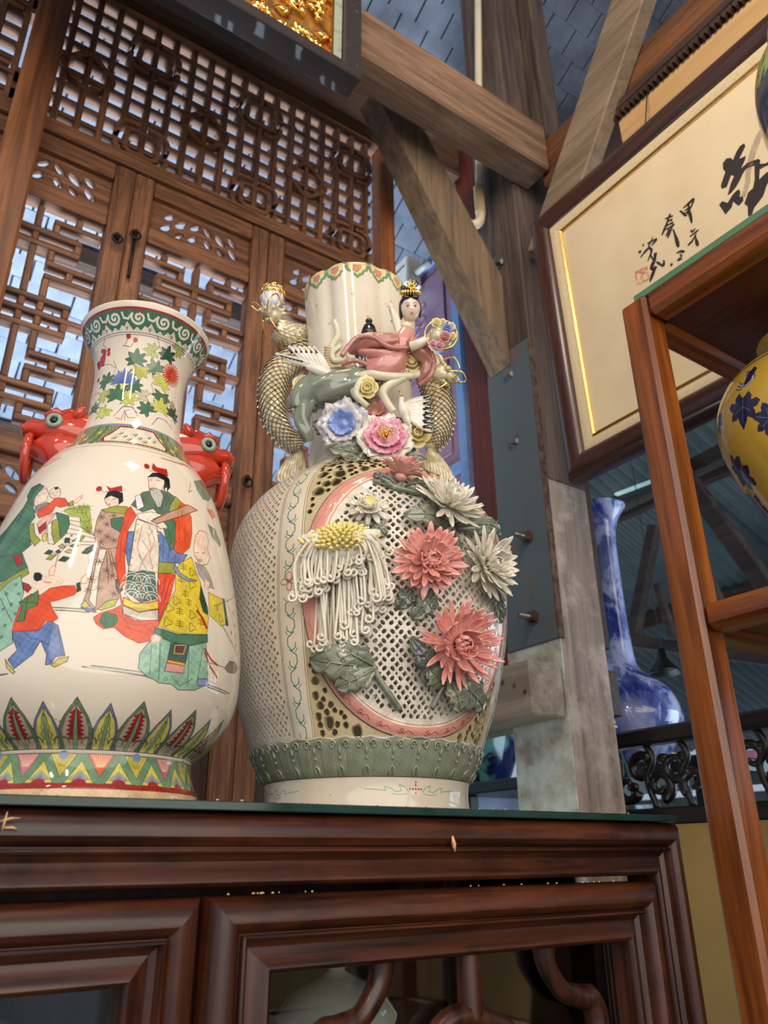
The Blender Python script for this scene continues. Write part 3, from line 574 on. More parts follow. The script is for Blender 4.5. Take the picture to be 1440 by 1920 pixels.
m = MB(); stroke(m, [(0.6220,0.5363),(0.6051,0.5219),(0.5831,0.4914),(0.5666,0.4582),(0.5617,0.4424),(0.5458,0.4161)], .004, .005); m.build('ink_wash', INKG, fr, label='faint dry brush stroke')
m = MB(); m.tube([fpt(.35, FH - .02, -.042), Vector((1.349, .76, 3.31))], .0015, 6); m.tube([fpt(.95, FH - .02, -.042), Vector((1.349, .16, 3.31))], .0015, 6); m.build('hanging_wire', IRON, fr)

# ================================================================ rosewood shelf at right
sh = thing('rosewood_shelf', (.94, .1, 0), 'orange brown rosewood display shelf in the right foreground', 'shelf')
for x in (.76, 1.12):
    for y in (.495, -.36): MB().box(x, x + .04, y, y + .04, 0, 2.194, .0052).build('post', WROSE('z'), sh)
for z0, z1 in ((2.156, 2.1935), (1.727, 1.7575), (1.20, 1.23), (.35, .38)):
    for x in (.7605, 1.1205): MB().box(x, x + .038, -.319, .4945, z0, z1, .007).build('rail', WROSE('y'), sh)
    for y in (.4955, -.359): MB().box(.8005, 1.1195, y, y + .038, z0, z1, .007).build('rail', WROSE('x'), sh)
    MB().box(.797, 1.121, -.322, .497, z0 + .010, z1 - .004, .001).build('shelf_board', wood('shelf_dark', srgb(66, 26, 12), srgb(110, 52, 26), 'y', .4, .1, 30), sh)
gt = NT('green_edge_glass'); gt.set(Base_Color=gt.mix(srgb(84, 122, 92), srgb(110, 146, 112), gt.noise(gt.obj(), 30)), Roughness=.1)
o = MB().box(.768, 1.15, -.34, .516, 2.1942, 2.2055, .001).build('glass_plate', gt.m); o['label'] = 'green edged glass plate lying on the rosewood shelf top'; o['category'] = 'glass sheet'

# ================================================================ vases and furniture behind
class Paint:
    """pixel canvas in surface coordinates: degrees around the vessel, millimetres up it"""
    def __init__(s, w, h, a0, a1, z1, base):
        s.w, s.h, s.a0, s.a1, s.z1 = w, h, a0, a1, z1; s.px = np.ones((h, w, 4), np.float32); s.px[..., :3] = base
        s.sx = w / (a1 - a0); s.sy = h / z1
    def pts(s, P):
        if isinstance(P, str): P = [tuple(map(float, t.split(','))) for t in P.split()]
        return np.array([((a - s.a0) * s.sx, z * s.sy) for a, z in P])
    def win(s, P, pad):
        x0, y0 = np.floor(P.min(0) - pad).astype(int); x1, y1 = np.ceil(P.max(0) + pad).astype(int) + 1
        x0, y0, x1, y1 = max(x0, 0), max(y0, 0), min(x1, s.w), min(y1, s.h)
        if x1 <= x0 or y1 <= y0: return None
        return x0, x1, y0, y1, np.meshgrid(np.arange(x0, x1) + .5, np.arange(y0, y1) + .5)
    def put(s, q, m, col, al=1.0):
        x0, x1, y0, y1, _ = q; m = (np.clip(m, 0, 1) * al)[..., None]; c = np.array(col, np.float32)[..., :3] if not isinstance(col, np.ndarray) else col
        s.px[y0:y1, x0:x1, :3] = s.px[y0:y1, x0:x1, :3] * (1 - m) + c * m
    def mask(s, Q, P):
        X, Y = Q[4]; ins = np.zeros(X.shape, bool); n = len(P)
        for i in range(n):
            (xa, ya), (xb, yb) = P[i], P[(i + 1) % n]
            if ya == yb: continue
            c = (Y > min(ya, yb)) & (Y <= max(ya, yb)); ins ^= c & (X < (Y - ya) / (yb - ya) * (xb - xa) + xa)
        return ins.astype(np.float32)
    def poly(s, P, col, line=None, lw=.5, al=1.0, var=.12, closed=True):
        p = s.pts(P); q = s.win(p, 2)
        if q is None: return
        if col is not None:
            c = np.array(srgb(*col)[:3], np.float32); X, Y = q[4]
            sh = 1 + var * (np.sin(X * .045 + Y * .02) * np.sin(Y * .06 - X * .013) + .7 * np.sin(X * .19 + Y * .07) * np.sin(Y * .23 - X * .05 + 1)); s.put(q, s.mask(q, p), (c[None, None] * sh[..., None]).astype(np.float32), al)
        if line: s.line(p, line, lw, closed, raw=True)
    def line(s, P, col, lw=.5, closed=False, raw=False, al=1.0, taper=False):
        p = P if raw else s.pts(P); q = s.win(p, lw * s.sy + 2)
        if q is None: return
        X, Y = q[4]; kx = s.sy / s.sx * s.mmdeg; D = np.full(X.shape, 1e9); n = len(p)   # distances in mm via local scale
        for i in range(n if closed else n - 1):
            (xa, ya), (xb, yb) = p[i], p[(i + 1) % n]; dx, dy = (xb - xa) * kx, yb - ya; L = dx * dx + dy * dy + 1e-9
            t = np.clip((((X - xa) * kx) * dx + (Y - ya) * dy) / L, 0, 1); d = np.hypot((X - xa) * kx - t * dx, Y - ya - t * dy)
            if taper: d = d + (i + t) / n * lw * s.sy * .45
            D = np.minimum(D, d)
        s.put(q, lw * s.sy / 2 + .5 - D, srgb(*col)[:3], al)
    mmdeg = 2.3
    def dot(s, a, z, r, col, al=1.0):
        P = s.pts([(a + r / s.mmdeg * math.cos(t), z + r * math.sin(t)) for t in [k * PI / 8 for k in range(16)]]); q = s.win(P, 2)
        if q is not None: s.put(q, s.mask(q, P), srgb(*col)[:3], al)
    def image(s, name):
        im = bpy.data.images.new(name, s.w, s.h, alpha=False, float_buffer=False)
        x = s.px.copy(); c = x[..., :3]; x[..., :3] = np.where(c < .0031308, c * 12.92, 1.055 * np.clip(c, 0, 1) ** (1 / 2.4) - .055)
        im.pixels.foreach_set(np.ascontiguousarray(x.ravel())); im.update(); im.pack(); return im
def glaze(name, img, rough=.09, coat=.6, tint=None, bumpy=.03):
    t = NT(name); tx = t.n('TexImage'); tx.image = img; tx.extension = 'EXTEND'; tx.interpolation = 'Linear'; v = t.obj()
    c = t.mix(tx.outputs[0], tint or srgb(205, 186, 150), t.ramp(t.noise(v, 5, 4), [(.45, 0), (.85, .35)]), 'MULTIPLY')
    c = t.mix(c, srgb(70, 55, 45), t.ramp(t.noise(v, 170, 1), [(.79, 0), (.82, .8)]))
    t.set(Base_Color=c, Roughness=rough, Coat_Weight=coat * .3, Coat_Roughness=.04); t.bump(t.noise(v, 14, 2), bumpy, .01); return t.m
def smooth_prof(P, n=4):
    Q = spline([Vector((r, z, 0)) for r, z in P], n); return [(max(p.x, .0005), p.y) for p in Q]
def uvlathe(prof, org, n, a0, a1, ztop, rad=None):
    """surface of revolution with its own uv; angle 0 faces the cabinet front"""
    mb = MB(); m = n + 1; uv = []
    for r, z in prof:
        for k in range(m):
            d = a0 + (a1 - a0) * k / n; rr = rad(d, z, r) if rad else r; mb.v.append((org[0] + rr * math.sin(R(d)), org[1] - rr * math.cos(R(d)), org[2] + z)); uv.append((k / n, z / ztop))
    mb.f = [(i * m + k, i * m + k + 1, (i + 1) * m + k + 1, (i + 1) * m + k) for i in range(len(prof) - 1) for k in range(n)]; mb.uv = uv; return mb

# yellow vase on the shelf
YB = (.965, .40, 1.754)
pt = Paint(1024, 512, -180, 180, 400, srgb(208, 168, 62)[:3]); pt.mmdeg = 2.2
rd = random.Random(3)
def vine_leaf(a, z, s, rot):
    P = [(0, 1.15), (.22, .75), (.3, .5), (.5, .62), (.78, .6), (.74, .35), (.62, .15), (.85, .1), (1.0, -.15), (.8, -.3), (.5, -.22), (.5, -.5), (.3, -.72), (.12, -.5), (0, -.42), (-.12, -.5), (-.3, -.72), (-.5, -.5), (-.5, -.22), (-.8, -.3), (-1, -.15), (-.85, .1), (-.62, .15), (-.74, .35), (-.78, .6), (-.5, .62), (-.3, .5), (-.22, .75)]
    c, q = math.cos(rot), math.sin(rot); f = lambda x, y: (a + s * (x * c - y * q) / 2.2, z + s * (x * q + y * c))
    pt.poly([f(*p) for p in P], (34, 38, 78), (20, 22, 50), 1.0); pt.line([f(0, .8), f(0, -.4)], (120, 130, 160), .8); pt.line([f(-.5, .3), f(0, 0), f(.5, .3)], (120, 130, 160), .7)
for a, z, s, q in ((-107, 258, 25, 2.8), (-134, 272, 17, 3.1), (-132, 195, 27, 1.9), (-146, 158, 28, 2.3), (-157, 222, 26, 2.4), (-94, 226, 22, 1.0), (-90, 160, 26, .5), (-112, 120, 24, 4)): vine_leaf(a, z, s, q)
for r_ in (0, 3.2, 6.4): pt.line([(-103 + 7 * math.sin(t * .5) * (1 - r_ / 16), 290 + r_ + 9 * math.cos(t * .5)) for t in range(10)], (60, 72, 120), 1.8); pt.line([(-103 + 6 * math.sin(t * .5), 287 + r_ + 7 * math.cos(t * .5)) for t in range(8)], (206, 206, 196), 1.2)
pt.poly([(-104, 284), (-101, 300), (-97, 306), (-95, 300), (-99, 288)], (34, 38, 78), (20, 22, 50), 1)
for k in range(26):
    a, z = -70 + (k * 47.3) % 245, 40 + (k * 61.7) % 320; vine_leaf(a, z, rd.uniform(20, 32), rd.uniform(0, 6.28))
for k in range(16):
    a, z = -80 + (k * 97.1) % 240, 60 + (k * 83.3) % 280; P = [(a + t * 3, z + 12 * math.sin(t * .7 + k)) for t in range(9)]; pt.line(P, (60, 72, 120), 1.6); pt.line([(p[0], p[1] + 3) for p in P[:5]], (190, 190, 170), 1)
for z in (8, 14, 318, 330): pt.line([(-180, z), (180, z)], (34, 38, 78), 2.4)
yv = thing('vase', YB, 'yellow vase with dark blue leaves standing inside the rosewood shelf', 'vase')
yp = smooth_prof([(.060, 0), (.062, .006), (.060, .02), (.072, .08), (.098, .15), (.120, .20), (.131, .25), (.128, .29), (.108, .325), (.078, .345), (.055, .352), (.050, .365), (.054, .380), (.060, .385), (.056, .385), (.046, .366)])
b = uvlathe(yp, YB, 72, -180, 180, .4); b.build('vase_body', glaze('yellow_glaze', pt.image('yellow_vase_paint'), .16, .4), yv, True)
MB().lathe([(.0005, .002), (.058, .003)], YB, 48, False).build('foot_base', MC['jar_porcelain'], yv)
# green jar on the shelf top
GB = (.955, .262, 2.2058); gv = thing('vase', GB, 'lime green jar with blue band on the rosewood shelf top, cut by the photo edge', 'vase')
t = NT('lime_glaze'); v = t.obj(); sp = t.n('SeparateXYZ'); t.l(v, sp.inputs[0]); nn = t.noise(v, 40, 3); ad = t.n('Math', operation='MULTIPLY_ADD'); ad.inputs[1].default_value = .02; t.l(nn, ad.inputs[0]); t.l(sp.outputs[2], ad.inputs[2])
ml = t.n('Math', operation='MULTIPLY'); ml.inputs[1].default_value = 2.2; t.l(ad.outputs[0], ml.inputs[0])
G1, B1, K1 = srgb(172, 178, 84), srgb(66, 84, 106), srgb(30, 36, 50); c = t.ramp(ml.outputs[0], [(0, G1), (.51, G1), (.52, K1), (.545, B1), (.66, B1), (.665, K1), (.68, G1), (1, G1)])
c = t.mix(c, K1, t.ramp(t.noise(v, 26, 1, .5, 2), [(.60, 0), (.64, .8)])); t.set(Base_Color=c, Roughness=.12, Coat_Weight=.5)
MB().lathe(smooth_prof([(.06, 0), (.062, .01), (.075, .08), (.095, .16), (.105, .24), (.104, .30), (.09, .35), (.06, .38), (.055, .40), (.065, .42)]), GB, 64).build('vase_body', t.m, gv, True)
# carved rail of a dark bench back along the half wall
wl = bpy.data.objects['wall_right']
struct('wall_back', MB().box(1.5, 1.6, 1.195, 1.6, 0, 1.562, .004), TAN)
EB = wood('ebony', srgb(10, 8, 8), srgb(30, 22, 20), 'y', .4, .1, 30)
cr = thing('carved_rail', (1.55, .6, 1.562), 'black carved openwork rail standing on the tan half wall', 'rail')
MB().box(1.505, 1.55, -1.2, 1.42, 1.731, 1.768, .006).build('top_rail', EB, cr); MB().box(1.505, 1.55, -1.2, 1.42, 1.5625, 1.597, .004).build('bottom_rail', EB, cr)
def curl(c, r, a0, turns, n=22): return [(c[0], c[1] + r * (1 - .72 * t / n) * math.cos(a0 + turns * 2 * PI * t / n), c[2] + r * .9 * (1 - .72 * t / n) * math.sin(a0 + turns * 2 * PI * t / n)) for t in range(n + 1)]
y = 1.40; k = 0
while y > .55:
    m = MB(); z = 1.664; m.tube(curl((1.527, y, z + .018), .036, .5 + k, 1.1 if k % 2 else -1.1), [.012 - .007 * i / 22 for i in range(23)], 8); m.build('scroll', EB, cr, True)
    m = MB(); m.tube(curl((1.527, y - .045, z - .02), .034, 2.5 + k, 1.0 if k % 2 else -1.2), [.012 - .006 * i / 22 for i in range(23)], 8); m.build('scroll', EB, cr, True)
    MB().tube(spline([(1.527, y - .02, 1.733), (1.527, y - .034, 1.70), (1.527, y - .012, 1.66), (1.527, y - .03, 1.596)], 5), .008, 8).build('stem', EB, cr, True)
    for s in (0, 1):
        m = MB(); m.ell((1.527, y - .022 - .04 * s, 1.645 + .055 * (s ^ (k % 2))), .008, .017, .011, 10, 7); m.build('carved_leaf', EB, cr, True)
    y -= .092; k += 1
# tall blue and white vase on a dark table
tb = thing('altar_table', (1.95, 1.6, 0), 'dark table behind the carved rail under the blue and white vase', 'table')
MB().box(1.68, 2.2, 1.15, 2.1, 1.685, 1.72, .004).build('table_top', EB, tb)
for x in (1.70, 2.14):
    for yy in (1.17, 2.04): MB().box(x, x + .04, yy, yy + .04, 0, 1.684, .004).build('leg', EB, tb)
BV = (1.86, 1.505, 1.7205); bv = thing('vase', BV, 'tall blue and white bottle vase behind the timber post', 'vase')
t = NT('blue_white_glaze'); v = t.obj((1, 1, .7)); n1 = t.noise(v, 9, 6, .65, 1.0); n2 = t.noise(v, 2.2, 3, .6, .5); c = t.ramp(n1, [(.36, srgb(24, 34, 110)), (.47, srgb(58, 78, 160)), (.54, srgb(168, 180, 226)), (.62, srgb(196, 204, 236))])
c = t.mix(c, srgb(190, 200, 236), t.ramp(n2, [(.45, .0), (.62, .85)])); t.set(Base_Color=c, Roughness=.06, Coat_Weight=.6)
MB().lathe(smooth_prof([(.075, 0), (.078, .01), (.11, .05), (.148, .12), (.150, .16), (.128, .215), (.085, .255), (.052, .285), (.042, .33), (.0375, .42), (.036, .52), (.036, .62), (.038, .70), (.047, .75), (.068, .79), (.080, .805), (.074, .805), (.042, .75)]), BV, 64).build('vase_body', t.m, bv, True)
BV2 = (1.80, 1.78, 1.30)
# white glass topped counter with porcelain behind the big vase
ct = thing('glass_counter', (1.99, 2.4, 0), 'lilac white counter with green glass top behind the big pierced vase', 'counter')
MB().box(1.66, 2.32, 2.2, 2.7, 0, 1.708, .004).build('counter_body', plain('lilac_white', srgb(178, 188, 220), .35, 0, None, 4), ct)
gg = NT('teal_glass'); gg.set(Base_Color=gg.mix(srgb(20, 90, 76), srgb(70, 150, 130), gg.noise(gg.obj(), 9)), Roughness=.1, Coat_Weight=.5)
MB().box(1.64, 2.34, 2.17, 2.72, 1.709, 1.724, .002).build('glass_top', gg.m, ct)
PB = (2.02, 2.42, 1.7245); pv = thing('fishbowl', PB, 'pale green porcelain bowl with dark branches on the glass counter', 'bowl')
t = NT('celadon_branch'); v = t.obj(); c = t.ramp(t.noise(v, 9, 3, .5, 1.5), [(.40, srgb(20, 26, 50)), (.46, srgb(96, 150, 140)), (1, srgb(120, 170, 160))]); c = t.mix(c, srgb(26, 36, 84), t.ramp(t.noise(v, 3.5, 3), [(.52, 0), (.58, 1)])); t.set(Base_Color=c, Roughness=.12, Coat_Weight=.5)
MB().lathe(smooth_prof([(.13, 0), (.135, .01), (.17, .08), (.20, .18), (.205, .26), (.19, .32), (.20, .34), (.185, .34), (.17, .30)]), PB, 56).build('bowl_body', t.m, pv, True)
# timbers and lamp of the far hall
HB = bpy.data.objects['hall_roof']
FG = wood('far_timber', srgb(52, 44, 40), srgb(90, 76, 68), 'y', .7, 0, 14)
for nm, a, b, w in (('tie_beam', (3,2.3739,3.1332), (3,1.4342,3.1611), .075), ('strut', (2.9,1.8888,3.182), (2.9,1.558,2.4099), .07), ('hall_post', (3,2.1135,2.95), (3,2.3273,2.4623), .055), ('strut', (2.95,2.1181,2.6461), (2.95,2.0802,2.3863), .035), ('lower_tie', (3,2.4495,2.4691), (3,1.6549,2.2042), .055), ('strut', (3.1,2.0224,2.8444), (3.1,1.928,2.4817), .07)):
    MB().beam(a, b, w, w * .9, (1, 0, 0), .004).build(nm, FG, HB)
LAV = plain('lavender_sheet', srgb(140, 112, 150), .45, .1, srgb(90, 72, 100), 5)
G = [[(3.6,2.9555,3.9006), (3.6,2.9863,3.7005)], [(3.6,1.6483,3.8085), (3.6,1.7145,3.5215)]]
MB().sheet(G, .01).build('lavender_roof_strip', LAV, HB)
sk = NT('daylight_strip'); em = sk.n('Emission'); em.inputs[0].default_value = (.55, .9, .95, 1); nz = sk.noise(sk.obj(), 6); sk.l(sk.ramp(nz, [(.3, .25), (.8, .9)]), em.inputs[1]); sk.l(em.outputs[0], sk.t.nodes['Material Output'].inputs[0])
MB().beam((2.96,2.2777,3.1665), (2.96,1.9419,3.1437), .012, .035, (1, 0, 0)).build('skylight_strip', sk.m, HB)
hl = bpy.data.objects.new('pendant_lamp', None); COL.objects.link(hl); hl.location = (2.6,1.8967,2.1992); hl.parent = None
hl['label'] = 'small dark funnel lamp hanging in the far hall'; hl['category'] = 'lamp'
MB().lathe([(.012, .10), (.02, .06), (.05, .02), (.065, .0), (.06, .0), (.04, .02)], (hl.location[0], hl.location[1], hl.location[2] - .05), 24).build('lamp_shade', EB, hl, True)
MB().tube([hl.location, Vector(hl.location) + Vector((0, 0, hz(hl.location[0]) - hl.location[2] - .01))], .002, 6).build('cord', EB, hl)
# far hall: pale end wall with a pink band and counter clutter
struct('wall_far', MB().box(5.9, 6.0, -1, 7, 0, 1.95, .01), plain('far_wall', srgb(96, 104, 104), .8, 0, srgb(60, 62, 66), 1.2, lo=.35, hi=.65))
bn = MB().box(3.6, 3.62, .6, 3.2, 1.88, 1.96, .004).build('banner', plain('pink_cloth', srgb(206, 120, 150), .7, 0, srgb(230, 190, 210), 2.5, lo=.4, hi=.6)); bn['label'] = 'pink banner far behind the carved rail'; bn['category'] = 'banner'
sl = thing('far_stall', (3.9, 2.0, 0), 'pale cluttered stall in the hall beyond the carved rail', 'stall')
MB().box(3.7, 4.3, .6, 3.4, 0, 1.5, .01).build('stall_counter', plain('stall_grey', srgb(110, 118, 120), .5, 0, srgb(70, 74, 80), 3), sl)
WHG = plain('stall_ware', srgb(196, 216, 214), .15, 0, srgb(120, 150, 160), 8, coat=.5)
for k in range(9):
    yy = .8 + k * .29; q = (3.9, yy, 1.5); r_ = .05 + .02 * ((k * 7) % 3)
    MB().lathe(smooth_prof([(r_ * .6, 0), (r_, r_ * .9), (r_ * 1.05, r_ * 1.5), (r_ * .5, r_ * 2.6), (r_ * .62, r_ * 3)]), q, 24).build('ware', WHG, sl, True)
cb = MB().tube(spline([(1.62,1.3609,1.7736), (1.62,1.3316,1.6874), (1.62,1.3272,1.6013), (1.62,1.3261,1.5536)], 6), .004, 8).build('cable', plain('teal_cable', srgb(60, 110, 116), .4), None, True); cb['label'] = 'thin teal cable hanging beside the timber post foot'; cb['category'] = 'cable'

# ================================================================ painted famille verte vase
PV = (.192, .78, 1.5427); P1 = [(0,0.103),(0.0118,0.1022),(0.0193,0.0985),(0.0323,0.0945),(0.0428,0.0945),(0.0473,0.1),(0.0553,0.11),(0.0663,0.1195),(0.0833,0.1285),(0.1003,0.133),(0.1233,0.1342),(0.1503,0.1333),(0.1873,0.128),(0.2323,0.1187),(0.2673,0.1095),(0.3,0.0995),(0.312,0.0945),(0.324,0.088),(0.336,0.0805),(0.348,0.0715),(0.36,0.064),(0.372,0.0585),(0.384,0.0545),(0.396,0.0522),(0.408,0.0505),(0.4373,0.0495),(0.4573,0.0498),(0.478,0.0528),(0.49,0.0577),(0.502,0.0645),(0.5098,0.069),(0.5153,0.0716),(0.5185,0.0727)]
pt = Paint(3600, 2048, -180, 180, 530, srgb(232, 220, 200)[:3])
GR, GRD, LG, YE, RE, OR, BL, BK, SK, OL, BR = (78, 120, 88), (46, 82, 60), (150, 192, 166), (222, 198, 64), (176, 44, 34), (224, 84, 46), (104, 128, 176), (34, 30, 32), (240, 214, 190), (154, 158, 66), (96, 66, 54)
LN = (62, 48, 44)
# --- body scene: robed lord, attendant, old man, elder with child, running boy
def P(poly, col, line=LN, lw=.55, **k): pt.poly(poly, col, line, lw, **k)
def Ls(col, lw, *polys):
    for q in polys: pt.line(q, col, lw)
pt.mmdeg = 2.2
P("-49.0,96.7 -45.8,96.9", None); Ls((84, 84, 76), .9, "-20.1,102.2 -9.4,100.1 7.5,97.8", "-17.0,103.2 -5.8,101.9 2.6,101.1", "29.5,100.9 47.4,100.5", "29.8,99.0 44.2,98.6", "-33.3,151.0 -21.8,150.0", "-32.2,148.7 -20.5,147.5", "-49.0,96.0 -45.6,96.7")
pt.poly("-16.9,102.8 2.6,101.1 7.5,98.4 -19.5,101.1", (196, 212, 190), None, al=.7)
# elder in green with child
P("-77.4,230.9 -71.4,239.9 -68.0,250.9 -65.7,260.2 -65.4,269.5 -68.0,275.1 -68.6,285.2 -62.6,286.9 -57.0,280.8 -59.4,274.7 -60.2,266.9 -56.7,253.4 -53.5,244.2 -54.8,237.1 -53.3,226.5 -49.5,213.2 -52.2,207.3 -61.1,205.9 -68.6,207.6", GR, var=.2)
Ls(GRD, .6, "-57.7,245.9 -58.8,228.5 -62.4,210.7", "-52.9,231.2 -56.4,220.2 -57.5,207.5", "-64.2,281.3 -63.4,271.2 -60.4,260.2")
P("-68.6,207.6 -61.1,205.9 -53.1,207.1 -47.2,189.1 -52.6,182.6 -60.6,177.5", GR); P("-60.2,175.1 -53.8,182.9 -47.7,190.3 -45.9,183.7 -52.8,173.8 -58.8,168.0", OL); P("-57.3,203.8 -53.0,204.7 -50.4,194.5 -52.4,192.3", RE)
P("-59.9,269.5 -58.4,276.4 -55.2,278.7 -51.8,270.4 -51.1,263.3 -52.2,257.7 -55.3,254.8 -58.5,260.8", SK); P("-55.8,258.3 -51.8,258.9 -49.1,258.7 -46.6,252.7 -49.0,251.7 -52.6,253.7 -54.1,248.3 -56.4,252.0", (150, 142, 134)); Ls(BK, .5, "-58.1,270.0 -56.5,270.8", "-55.5,271.7 -53.5,271.5", "-54.1,260.2 -50.1,260.1 -46.8,253.4", "-55.8,258.3 -55.2,250.2")
P("-53.4,251.4 -48.9,257.1 -46.5,264.1 -41.2,262.0 -38.1,253.8 -41.9,251.7 -44.6,254.6 -45.2,247.1 -50.8,241.8 -53.2,246.6", OR); P("-51.6,271.6 -51.4,275.5 -49.2,277.4 -46.3,274.9 -44.5,268.3 -45.1,263.6 -47.9,263.4 -50.2,266.4", SK); P("-49.8,276.6 -48.0,277.4 -47.3,274.9 -48.6,274.1", BK); Ls(BK, .4, "-50.1,269.7 -49.0,269.7", "-47.2,270.0 -46.4,270.4", "-48.0,266.6 -46.8,266.4")
P("-38.8,256.6 -37.1,259.1 -36.0,254.0 -37.5,252.2", OL); P("-36.6,257.5 -35.4,261.0 -33.3,265.5 -33.7,261.0 -32.8,263.0 -34.1,259.1 -35.2,255.7", SK, (200, 90, 80))
P("-43.3,246.7 -36.7,242.0 -35.0,232.9 -35.2,223.0 -37.1,216.9 -40.1,233.2", GR); P("-55.2,235.9 -52.9,237.6 -49.7,224.1 -45.7,216.9 -47.6,211.3 -51.5,219.8", OL); P("-43.5,237.7 -41.0,239.1 -37.0,217.1 -39.4,211.3 -41.8,222.4", OL); P("-50.8,235.6 -47.7,245.0 -43.1,245.3 -45.2,231.6 -44.8,224.2 -47.5,224.2", (232, 180, 160)); P("-49.2,231.3 -46.3,237.0 -45.4,229.1 -47.4,224.8", RE); P("-46.0,221.9 -44.0,224.0 -43.0,216.0 -44.5,215.3", YE); P("-45.3,233.0 -43.6,236.4 -41.8,223.7 -38.9,211.8 -41.8,212.8", (226, 220, 204))
# pine and rocks
P("-39.9,247.6 -37.4,251.2 -33.3,253.3 -28.6,253.8 -26.3,238.4 -24.6,223.6 -27.1,223.3 -30.1,229.2 -31.6,240.6 -36.2,242.0", (164, 176, 84), None)
for k in range(46):
    a, z = [tuple(map(float, q.split(','))) for q in "-39.2,248.7 -37.2,249.9 -35.1,250.3 -33.0,251.0 -31.0,251.6 -29.1,251.1 -31.2,244.5 -29.1,243.3 -27.4,236.8 -29.3,235.5 -27.4,229.4 -26.0,226.4".split()][k % 12]
    b = k * 2.4; pt.line([(a, z), (a + 2.2 * math.cos(b), z + 5 * math.sin(b))], (60, 70, 34), .35)
Ls(LN, .5, "-36.1,241.3 -31.2,239.9 -30.7,235.3", "-35.5,236.8 -30.7,234.9", "-35.0,232.9 -29.6,229.2 -22.6,220.2", "-35.3,223.0 -28.9,221.3 -22.4,217.7", "-36.1,217.0 -28.2,214.6 -22.7,214.3", "-28.4,211.1 -23.3,211.3", "-34.9,228.0 -28.2,224.9 -23.6,221.1")
# branch held by the boy
Ls(BR, .6, "-36.1,187.6 -36.1,200.3 -34.2,208.6 -31.1,215.6", "-36.1,200.3 -39.4,204.1", "-34.2,208.6 -34.5,215.7")
for q, c in (("-42.2,202.8 -40.7,206.5 -38.6,204.7 -39.5,201.2", GRD), ("-35.1,213.3 -35.2,218.1 -33.3,218.1 -32.9,212.8", GRD), ("-32.0,214.5 -29.7,220.0 -27.3,219.5 -28.7,214.4", OL), ("-32.6,209.7 -30.8,212.2 -28.8,210.4 -30.3,207.6", GR), ("-35.5,195.1 -33.9,199.4 -31.2,197.9 -32.6,193.8", GRD), ("-40.6,197.0 -39.1,201.2 -36.9,200.4 -38.4,195.6", OL), ("-37.1,209.8 -35.5,212.2 -34.1,208.0 -35.7,206.9", (170, 160, 120)), ("-33.9,203.8 -32.1,206.8 -29.9,203.2 -32.1,202.3", (190, 180, 130)), ("-37.7,204.1 -36.5,206.4 -35.4,203.8 -36.5,202.1", GRD), ("-26.9,202.5 -25.8,207.7 -22.1,213.2 -22.2,208.0 -24.8,202.1", GR)): P(q, c)
# boy in red jacket
P("-58.5,166.3 -54.1,177.5 -49.5,182.9 -45.7,165.7 -46.2,139.6 -46.6,131.7 -45.4,121.6 -51.6,113.6", LG)
for q in ("-53.3,166.3 -47.7,165.0 -49.6,155.7 -52.7,152.2 -46.9,146.8 -50.1,137.3 -50.5,127.4 -50.2,174.2".split()):
    a, z = map(float, q.split(',')); pt.dot(a, z, 1.8, (120, 150, 134)); pt.dot(a, z, 1.0, (90, 124, 108))
Ls(LN, .5, "-55.0,170.0 -49.2,153.5", "-55.5,162.6 -50.0,147.4 -47.2,139.7")
P("-43.2,174.9 -41.0,179.1 -37.6,181.0 -33.9,179.5 -31.5,175.4 -31.9,172.0 -36.6,171.0 -40.3,168.1 -43.2,169.5", SK, (220, 190, 170)); pt.line("-38.5,174.4 -36.0,174.0", (214, 120, 110), 1.2)
P("-38.1,185.5 -37.0,190.4 -35.8,189.8 -35.7,180.8 -37.4,181.0", SK, (214, 110, 100)); P("-43.6,180.6 -43.6,184.0 -41.7,183.9 -40.2,181.2 -40.1,176.8 -41.6,175.7 -42.9,177.2", BK)
P("-46.4,131.1 -36.7,131.1 -33.6,139.5 -30.1,135.5 -28.0,122.7 -26.1,110.4 -29.2,109.4 -30.4,103.5 -32.3,102.8 -32.4,111.2 -35.2,122.6 -37.3,111.3 -41.2,104.2 -43.4,100.4 -46.3,108.2 -43.2,115.6 -45.8,125.7", BL, var=.2); Ls((66, 84, 130), .6, "-35.2,122.6 -32.2,118.9 -32.1,125.6", "-41.8,130.1 -38.6,124.3 -36.2,124.2", "-43.2,121.3 -40.9,113.5", "-30.1,135.5 -27.3,111.3")
P("-42.6,164.1 -38.7,162.5 -35.8,168.8 -31.3,170.8 -27.1,171.2 -25.8,165.8 -26.5,162.5 -31.8,157.4 -34.6,155.8 -33.1,149.6 -30.5,141.5 -32.2,138.3 -34.5,139.5 -36.7,131.6 -46.4,131.1 -46.6,137.7 -45.9,149.7 -45.0,160.1", OR, (170, 60, 40)); P("-26.6,173.1 -25.5,174.5 -24.5,167.0 -25.6,165.2", GRD)
P("-25.0,173.0 -25.2,178.9 -23.4,183.1 -21.5,183.8 -22.3,179.4 -21.3,177.2 -23.1,173.7", SK, (190, 90, 80)); P("-47.6,175.8 -44.6,173.1 -43.0,169.5 -44.1,165.3 -46.3,169.0", RE)
P("-46.5,157.1 -43.5,161.0 -41.3,165.0 -40.2,167.0 -39.2,160.4 -39.0,153.0 -42.3,150.2 -42.6,140.1 -45.7,139.6 -44.8,147.5 -44.8,152.6", (96, 124, 66), GRD, .7); Ls(GRD, .6, "-46.3,157.1 -39.3,155.2", "-43.5,161.0 -42.7,140.1")
